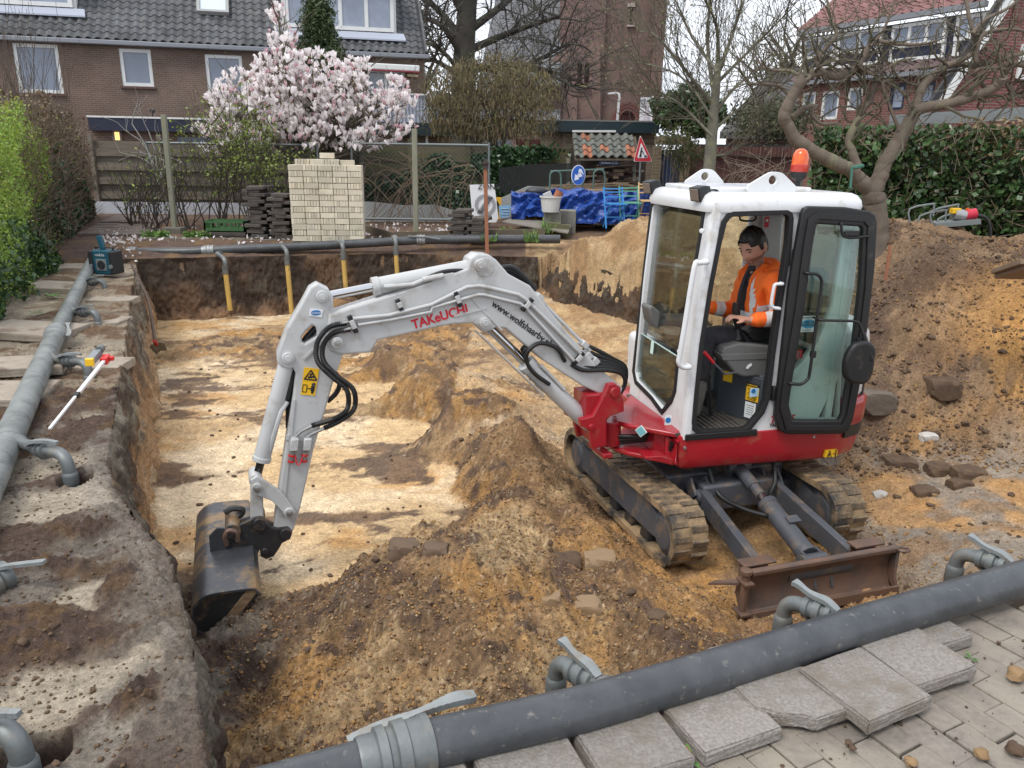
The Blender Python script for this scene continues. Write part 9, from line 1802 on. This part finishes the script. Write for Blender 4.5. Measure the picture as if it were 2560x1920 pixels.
# ---------------- ivy on the mossy fence and along the bed
iv = thing('fence_ivy', 'dark ivy climbing over the mossy fence behind the mesh panel', 'ivy', tuple(F2.P(1050,545))); P = []
for i in range(13000):
 px = RG.uniform(900,1300); py = RG.uniform(385,545); m_ = fbm(np.array(px/60.),np.array(py/45.),4,5); top = 372+60*abs(math.sin(px/70.))*(px < 1180)
 if px < 980 and py < 455: continue
 if m_ < .42 or py < top: continue
 P.append(F2.P(px,py,.12+RG.random()*.22))
leafobj('ivy_leaves', np.array(P), .07+.06*RG.random(len(P)), LG2, iv, asp=.85)
iv2 = thing('ivy_clump', 'rounded clump of ivy on the fence top near the shelter', 'ivy', tuple(F2.P(1270,440))); P = [F2.P(1278+38*RG.normal()*.6,395+18*RG.normal()*.7,.2+RG.random()*.25) for _ in range(1500)]+[F2.P(1350+20*RG.normal(),385+9*RG.normal(),.2) for _ in range(600)]+[F2.P(1255+14*RG.normal()*.8,440+40*RG.normal()*.6,.2+RG.random()*.2) for _ in range(1200)]
leafobj('ivy_leaves', np.array(P), .08+.06*RG.random(len(P)), LG2, iv2, asp=.85)
br = thing('bramble', 'arching bare bramble canes behind the mesh panel', 'bramble', tuple(D(965,560,16.9))); mb = MB(); rr = random.Random(6)
for i in range(34): a = D(rr.uniform(900,1170),556,16.8+rr.uniform(-.2,.4)); b = D(a.x*0+rr.uniform(900,1190),rr.uniform(370,470),16.8); m1 = a.lerp(b,.55)+Vector((rr.uniform(-.25,.25),0,.3)); mb.tube(arcpts([a,m1,b,b+Vector((rr.uniform(-.4,.4),0,-rr.uniform(0,.4)))],4), .008, 4, False)
mb.build('canes', mat('cane_tan', (.27,.19,.12), .9, col2=(.17,.115,.075), scale=4, pos=True), br)
# ---------------- hazel
hz_ = thing('hazel', 'broad olive-brown hazel full of hanging catkins', 'tree', tuple(D(1215,470,21.5))); T_ = Tree(random.Random(12)); base = D(1215,420,21.5)
HB_ = [(1225,175,90,40),(1140,220,80,55),(1310,220,85,55),(1200,270,130,55),(1120,290,60,50),(1330,290,60,45),(1240,320,110,30)]; wz = np.array([b[2]*b[3] for b in HB_],float); wz /= wz.sum()
def hpt(): b = HB_[RG.choice(len(HB_),p=wz)]; a = RG.uniform(0,6.283); q = math.sqrt(RG.random()); return D(b[0]+b[2]*q*math.cos(a)+RG.normal()*9, b[1]+b[3]*q*math.sin(a)+RG.normal()*9, 21.5+RG.normal()*.7)
for i in range(9): e = D(1100+27*i,200+rr.uniform(0,70),21.5+rr.uniform(-.8,.8)); T_.limb(arcpts([base+Vector((rr.uniform(-.3,.3),0,-.8)), base.lerp(e,.5)+Vector((rr.uniform(-.2,.2),0,0)), e],4), [.07]*4+[.04]*5, 6)
for i in range(420): T_.grow(Vector(hpt()), Vector((T_.r.gauss(0,1),T_.r.gauss(0,1),T_.r.gauss(.3,.8))), T_.r.uniform(.35,.8), .010, 1, .45, -.05, .9, 3, .65, 5, .5, .0045, 60000)
T_.big.build('trunk', BARK, hz_, 60); T_.tw.build('crown', mat('hazel_twig', (.10,.09,.052), .9, col2=(.07,.062,.038), scale=3, pos=True), hz_)
P = np.array([hpt() for _ in range(5200)]); d_ = np.zeros_like(P); V = []; Fc = []
for q in P:
 q = np.array(q); L = RG.uniform(.05,.13); w = .010; j = len(V); o = RG.normal(size=3)*.01; V += [q+[-w,0,0],q+[w,0,0],q+[w,0,-L]+o,q+[-w,0,-L]+o,q+[0,-w,0],q+[0,w,0],q+[0,w,-L]+o,q+[0,-w,-L]+o]; Fc += [(j,j+1,j+2,j+3),(j+4,j+5,j+6,j+7)]
stuff(mkobj('catkins', np.array(V), np.array(Fc), leafmat('catkin', (.215,.165,.075), (.14,.11,.05), 1.5, .1), hz_))
P = np.array([hpt() for _ in range(2600)]); leafobj('buds', P, .04+.04*RG.random(len(P)), leafmat('hazel_leaf', (.16,.155,.045), (.10,.10,.03), 2), hz_)
# ---------------- big oak and other bare trees in the distance
ok = thing('oak', 'big dark bare oak spreading in front of the church nave', 'tree', tuple(D(1165,420,44))); T_ = Tree(random.Random(3)); b = D(1155,420,44)
trk_ = [b, D(1158,200,44), D(1162,100,44), D(1170,0,44), D(1180,-120,44)]; T_.limb(trk_, [.75,.62,.55,.48,.3], 12)
for (sx,sy),(mx_,my),(ex_,ey),r0 in (((1160,150),(1100,60),(1010,40),.22),((1163,110),(1090,20),(1000,-40),.25),((1166,60),(1120,-30),(1040,-110),.22),((1168,80),(1260,10),(1340,-60),.25),((1164,130),(1280,80),(1400,40),.24),((1160,165),(1290,170),(1420,110),.2),((1160,180),(1300,160),(1440,200),.18),((1160,200),(1080,150),(1020,180),.16),((1170,20),(1220,-60),(1290,-150),.2),((1300,165),(1380,190),(1460,230),.14),((1160,190),(1080,110),(980,120),.14)):
 P = arcpts([D(sx,sy,44), D(mx_,my,44+T_.r.uniform(-2,2)), D(ex_,ey,44+T_.r.uniform(-3,3))],5); R = [r0*(1-.07*i) for i in range(len(P))]; T_.limb(P, R, 7)
 for i in range(3,len(P)):
  for k in range(2): T_.grow(P[i], (P[i]-P[i-1]).normalized()*.6+Vector((T_.r.gauss(0,.7),T_.r.gauss(0,.7),T_.r.gauss(.2,.6))), T_.r.uniform(1.6,3.2), .05, 3, .28, .05, .75, 2.8, .62, 4, .3, .011, 42000)
T_.build(ok, BARKO, BARKO)
def far_tree(px, pyb, pyt, Y, seed, lab, r=.16, maxn=9000, m=BARKO, spread=.6):
 b = D(px,pyb,Y); tpz = D(px,pyt,Y).z-b.z; t = thing('bare_tree', lab, 'tree', tuple(b), 'bare trees behind the garden'); T_ = Tree(random.Random(seed)); T_.limb([b, b+UZ*tpz*.45], [r,r*.75], 8)
 for k in range(7): T_.grow(b+UZ*tpz*(.25+.03*k), Vector((T_.r.gauss(0,.5),T_.r.gauss(0,.5),1)), tpz*.33, r*.5, 3, .16, .15, spread, 2.7, .68, 4, .1, r*.04, maxn)
 T_.build(t, m, m)
far_tree(1985,420,-60,42,61,'grey bare tree beyond the dark roof',.3,12000); far_tree(2080,420,-40,46,62,'bare tree rising behind the red house roof',.3,9000); far_tree(1900,420,10,50,63,'thin bare tree far behind the garden wall',.25,9000); far_tree(1060,420,-40,60,64,'bare tree between the terraced house and the church',.3,9000); far_tree(930,420,0,55,65,'bare tree behind the roof of the terraced house',.3,5000)
# ---------------- young tree before the garden wall
yt = thing('young_tree', 'slim lichen-pale young tree with long thin branches', 'tree', tuple(D(1768,480,15.5))); T_ = Tree(random.Random(17)); Y = 15.5
T_.limb([D(1768,490,Y),D(1775,400,Y),D(1783,300,Y),D(1790,220,Y),D(1795,160,Y)], [.13,.115,.095,.08,.06], 10)
for pts, r0 in ((((1788,250),(1770,120),(1775,-30)),.05),(((1792,190),(1830,90),(1870,-30)),.045),(((1786,270),(1725,190),(1640,90),(1600,80)),.04),(((1783,300),(1700,190),(1570,150)),.03),(((1790,210),(1890,110),(1960,40)),.04),(((1780,330),(1850,270),(1930,230)),.035),(((1780,340),(1700,260),(1640,230)),.03),(((1795,160),(1790,60),(1740,-40)),.045),(((1775,390),(1830,380),(1880,335)),.03),(((1780,350),(1740,300),(1650,300)),.025),(((1785,290),(1860,200),(1990,180)),.035),(((1792,180),(1730,90),(1680,-20)),.035)):
 P = arcpts([D(*p,Y+T_.r.uniform(-.5,.5)) for p in pts],5); T_.limb(P, [max(.008,r0*(1-i/len(P)*.8)) for i in range(len(P))], 6)
 for i in range(2,len(P)):
  for k in range(2): T_.grow(P[i], (P[i]-P[i-1]).normalized()+Vector((T_.r.gauss(0,.5),T_.r.gauss(0,.4),T_.r.gauss(.3,.4))), T_.r.uniform(.5,1.0), .011, 2, .14, .15, .6, 3, .62, 4, 0, .004, 16000)
T_.build(yt, BARKP, TWIGL); tips = [np.array(q[0]) for q in T_.tips]; P = np.array([tips[RG.integers(len(tips))]+RG.normal(size=3)*.02 for _ in range(1400)]); leafobj('buds', P, .035+.03*RG.random(len(P)), leafmat('bud_pale', (.26,.26,.12), (.19,.19,.08), 3), yt)
# ---------------- laurel and shrub before the gate
la = thing('laurel', 'dense glossy dark laurel above the gate', 'shrub', tuple(D(1720,400,20.5))); P = []; LB_ = [(1720,250,75,32),(1700,290,62,34),(1770,290,45,38),(1660,275,28,28),(1750,320,40,22)]
for i in range(9000): b = LB_[i % 5]; a = RG.uniform(0,6.283); q = RG.random()**.45*(.75+.5*math.sin(3*a+i%5)*.5+.25*math.sin(7*a)); P.append(D(b[0]+b[2]*q*math.cos(a)*1.1+RG.normal()*5, b[1]+b[3]*q*math.sin(a)*1.1+RG.normal()*5, 20.5+RG.normal()*.45))
leafobj('crown', np.array(P), .11+.07*RG.random(len(P)), leafmat('leaf_laurel', (.045,.085,.022), (.02,.045,.014), 1.4, .1, .3), la, asp=.4); MB().tube([D(1720,420,20.6),D(1722,300,20.6)],[.1,.05],8).build('trunk', BARK, la)
ln_ = thing('wall_climber', 'bare tangled climber stems on a wire in front of the garden wall', 'climber', tuple(D(1880,480,16.6))); mb = MB(); rr = random.Random(9)
for i in range(30): a = D(rr.uniform(1800,2000),478,16.7); b = D(rr.uniform(1790,2010),rr.uniform(370,430),16.7); mb.tube(arcpts([a,a.lerp(b,.5)+Vector((rr.uniform(-.3,.3),0,.1)),b],4), .006, 4, False)
for i in range(8): mb.tube([D(1790+28*i,368,16.9),D(1775+28*i,478,16.9)], .004, 3, False)
mb.build('stems', mat('climber_pale', (.36,.30,.23), .9, col2=(.25,.2,.15), scale=3, pos=True), ln_)
T_ = Tree(random.Random(19)); t = thing('gate_bush', 'thin leafing bush in front of the blue gate', 'shrub', tuple(D(1700,480,16.3)))
for i in range(14): T_.grow(D(1660+6*i,480,16.3), Vector((T_.r.gauss(0,.2),T_.r.gauss(0,.2),1)), T_.r.uniform(.5,.9), .012, 2, .15, .2, .5, 3, .6, 4, 0, .004, 2500)
T_.tw.build('stems', TWIG, t); tips = [np.array(q[0]) for q in T_.tips]; P = np.array([tips[RG.integers(len(tips))]+RG.normal(size=3)*.05 for _ in range(900)]); leafobj('leaves', P, .05+.04*RG.random(len(P)), leafmat('leaf_olive', (.10,.12,.035), (.07,.085,.025), 3), t)
# bushes in front of the far house
fb_ = thing('far_bush', 'grey-green thicket between young tree and apple tree', 'shrub', tuple(D(1930,380,19))); P = np.array([D(1930+55*RG.normal()*.8,300+28*RG.normal()*.8,19+RG.normal()*.5) for _ in range(7000)]); P = P[P[:,2] > .3]; leafobj('foliage', P, .06+.05*RG.random(len(P)), leafmat('leaf_thicket', (.085,.095,.045), (.05,.06,.03), 2, .1), fb_)
# ---------------- right-hand ivy hedge
ih = thing('ivy_hedge', 'tall ivy-clad hedge with dry leaves on top behind the spoil heap', 'hedge', tuple(D(2300,560,13))); IH = [(5.0,13.8),(6.2,13.2),(7.6,12.6),(9.8,11.5),(12.5,10.2)]
def ipt(n, z0, z1, dep=.5):
 t = RG.random(n); xs = np.interp(t, np.linspace(0,1,5), [p[0] for p in IH]); ys = np.interp(t, np.linspace(0,1,5), [p[1] for p in IH]); z = z0+(z1-z0)*RG.random(n); lum = (fbm(xs*1.2,z*1.5,4,15)-.5)*.7; w = RG.random(n)*dep
 return np.stack([xs+.45*(w-lum), ys+.89*(w-lum), z],1)
LIV = leafmat('leaf_ivy_mid', (.062,.118,.036), (.034,.072,.026), 1.6, .1, .35); LIB = leafmat('leaf_dry', (.24,.18,.085), (.16,.115,.055), 2, .1)
ztop = D(2300,322,13).z
P = ipt(17000,.1,ztop+.05); leafobj('ivy_leaves', P, .07+.055*RG.random(len(P)), LIV, ih, asp=.85); P = ipt(2600,ztop-.45,ztop+.18); P = P[P[:,0] > 7.0]; leafobj('dry_leaves', P, .06+.06*RG.random(len(P)), LIB, ih); P = ipt(4500,.1,ztop); leafobj('brown_leaves', P, .06+.05*RG.random(len(P)), leafmat('leaf_olive', (.10,.12,.035), (.07,.085,.025), 3), ih)
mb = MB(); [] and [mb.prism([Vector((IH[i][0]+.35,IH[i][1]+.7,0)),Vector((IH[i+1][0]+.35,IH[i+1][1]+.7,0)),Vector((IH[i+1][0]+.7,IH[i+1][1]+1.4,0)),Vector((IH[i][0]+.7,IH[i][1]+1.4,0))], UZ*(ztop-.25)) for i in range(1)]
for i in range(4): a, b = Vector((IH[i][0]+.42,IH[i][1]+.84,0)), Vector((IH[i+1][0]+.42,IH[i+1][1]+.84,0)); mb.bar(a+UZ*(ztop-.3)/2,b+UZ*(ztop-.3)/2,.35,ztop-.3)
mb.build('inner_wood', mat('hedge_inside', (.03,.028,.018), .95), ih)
P = ipt(900,.3,ztop+.1,.2); mb = MB(); rr = random.Random(2)
for q in P: q = Vector(q); d = Vector((rr.gauss(0,1),rr.gauss(-.2,.4),rr.gauss(0,1))).normalized(); mb.tube([q,q+d*rr.uniform(.1,.35)],.006,3,False)
stuff(mb.build('stems', mat('twig_dry', (.19,.145,.10), .9), ih))
# ---------------- old apple tree
AT = thing('apple_tree', 'old gnarled apple tree with bare spreading limbs behind the cab', 'tree', tuple(D(2205,720,8.7))); T_ = Tree(random.Random(41)); AY = 8.7
def cE(x, y): return (1860+x/2.593, y/2.593)
def alimb(pts, r0, r1, n=10, kids=5, tl=.5, dy=0., gn=.6):
 r0 *= .66; r1 *= .7; m = len(pts); P = [D(*cE(x,y), AY+dy*(i/(m-1))) for i,(x,y) in enumerate(pts)]; Q = arcpts(P,7); R = []
 for i in range(len(Q)):
  f = i/(len(Q)-1); R.append((r0*(1-f)+r1*f)*(1+.05*math.sin(i*.37+len(pts))+T_.r.uniform(-.03,.035)))
 Q = [q+Vector((T_.r.gauss(0,1),T_.r.gauss(0,1),T_.r.gauss(0,1)))*R[i]*.05 for i, q in enumerate(Q)]
 T_.limb(Q, R, n)
 for i in range(2,len(Q)):
  if R[i] < .055 and i % 7 != 3:
   for k in range((kids+1)//2 if T_.r.random() < .26 else 0):
    d = (Q[i]-Q[i-1]).normalized(); a = Vector((T_.r.gauss(0,1),T_.r.gauss(0,.8),T_.r.gauss(.25,1))); T_.grow(Q[i], d*.35+a.normalized(), tl*T_.r.uniform(.5,1.25), max(.007,min(.02,R[i]*.4)), 1, .26, .16, .75, 2.2, .6, 4, .35, .0034, 42000)
alimb([(860,1900),(862,1700),(868,1500),(850,1330),(838,1240)], .19, .155, 16, 0)
alimb([(835,1260),(880,1150),(920,1050),(1010,900),(1080,770),(1120,700)], .125, .10, 14, 0, dy=.1)
alimb([(1115,705),(1140,610),(1175,540),(1240,480),(1320,425),(1400,415),(1500,425),(1600,405),(1720,370),(1860,330)], .075, .03, 10, 3, .55, .3)
alimb([(1110,715),(1200,690),(1330,670),(1450,635),(1580,590),(1650,550),(1680,500)], .085, .06, 12, 2, .5, -.3)
alimb([(1680,500),(1720,420),(1780,420),(1860,440)], .05, .03, 8, 4, .6, -.2)
alimb([(850,1260),(760,1180),(700,1110),(600,1060),(500,1010),(400,950),(330,900),(280,810),(260,750),(300,650),(350,560),(400,500)], .12, .075, 14, 2, .45, -.2)
alimb([(400,500),(500,465),(560,490),(650,490),(720,440),(780,360),(820,290),(870,265)], .07, .045, 10, 5, .55, .2)
alimb([(870,265),(960,280),(1080,290),(1200,280),(1260,260)], .035, .016, 8, 4, .5)
alimb([(740,1090),(700,980),(680,910),(730,790),(780,700),(820,650),(850,540),(900,500)], .075, .03, 10, 3, .5, .2)
alimb([(500,470),(480,380),(560,280),(600,220),(560,120),(540,0)], .045, .015, 8, 4, .55, .1)
alimb([(310,760),(400,700),(470,690),(430,730),(500,800),(600,800)], .045, .02, 8, 4, .4)
alimb([(290,620),(230,560),(130,545),(50,540),(0,520)], .03, .012, 6, 4, .5)
alimb([(380,500),(300,460),(200,455),(120,430),(90,380)], .03, .012, 6, 4, .5, .2)
alimb([(1000,830),(930,650),(900,540),(960,520)], .03, .016, 6, 4, .4)
alimb([(780,360),(760,430),(850,480),(1000,400),(1100,380)], .035, .015, 6, 4, .5)
alimb([(1320,425),(1500,330),(1480,200),(1450,60),(1430,-60)], .045, .02, 8, 4, .6, .2)
alimb([(1500,400),(1530,250),(1620,200),(1760,190),(1860,220)], .04, .02, 8, 4, .55)
alimb([(1480,220),(1560,130),(1700,60),(1800,-20)], .035, .018, 8, 4, .55, .2)
alimb([(820,300),(900,200),(960,60),(980,-40)], .025, .01, 6, 4, .5)
alimb([(1680,500),(1740,600),(1720,640),(1800,620),(1860,650)], .05, .03, 8, 3, .45)
alimb([(1580,590),(1500,470),(1600,440),(1700,450)], .035, .018, 6, 4, .5, -.2)
alimb([(1090,760),(1060,640),(980,560),(900,520)], .028, .012, 6, 4, .45)
T_.big.build('trunk', mat('bark_apple', (.165,.130,.098), .95, col2=(.10,.08,.062), scale=7, stretch=(1,1,.4), dirt=(.20,.195,.115), dscale=3.5, dlo=.56, dhi=.68, bump=1.0, bscale=16, pos=True), AT, 60); T_.tw.build('crown', TWIGL, AT)
MB().tube(arcpts([D(*cE(700,1090),8.5),D(*cE(740,1080),8.45),D(*cE(770,1075),8.5)],4),.02,6).build('green_tie', mat('tie_green', (.05,.16,.12), .7), AT); MB().tube([D(*cE(700,1090),8.48),D(*cE(695,1160),8.48),D(*cE(690,1220),8.48)],.014,5).build('tie_end', mat('tie_green', (.05,.16,.12), .7), AT)
# ---------------- neighbours beyond the picture's sides, closing the view
for k, (x, y, w, h, lab) in enumerate(((-15,18,4,2.6,'clipped evergreen bush beyond the hedge'),(15.5,12,4,2.4,'ivy bush beyond the gable'))):
 P = np.array([x,y,h/2])+RG.normal(size=(2500,3))*np.array([w*.4,1.0,h*.28]); P = P[P[:,2] > .05]; t = thing('side_bush', lab, 'shrub', (x,y,0)); leafobj('foliage', P, .1+.08*RG.random(len(P)), LIV, t)
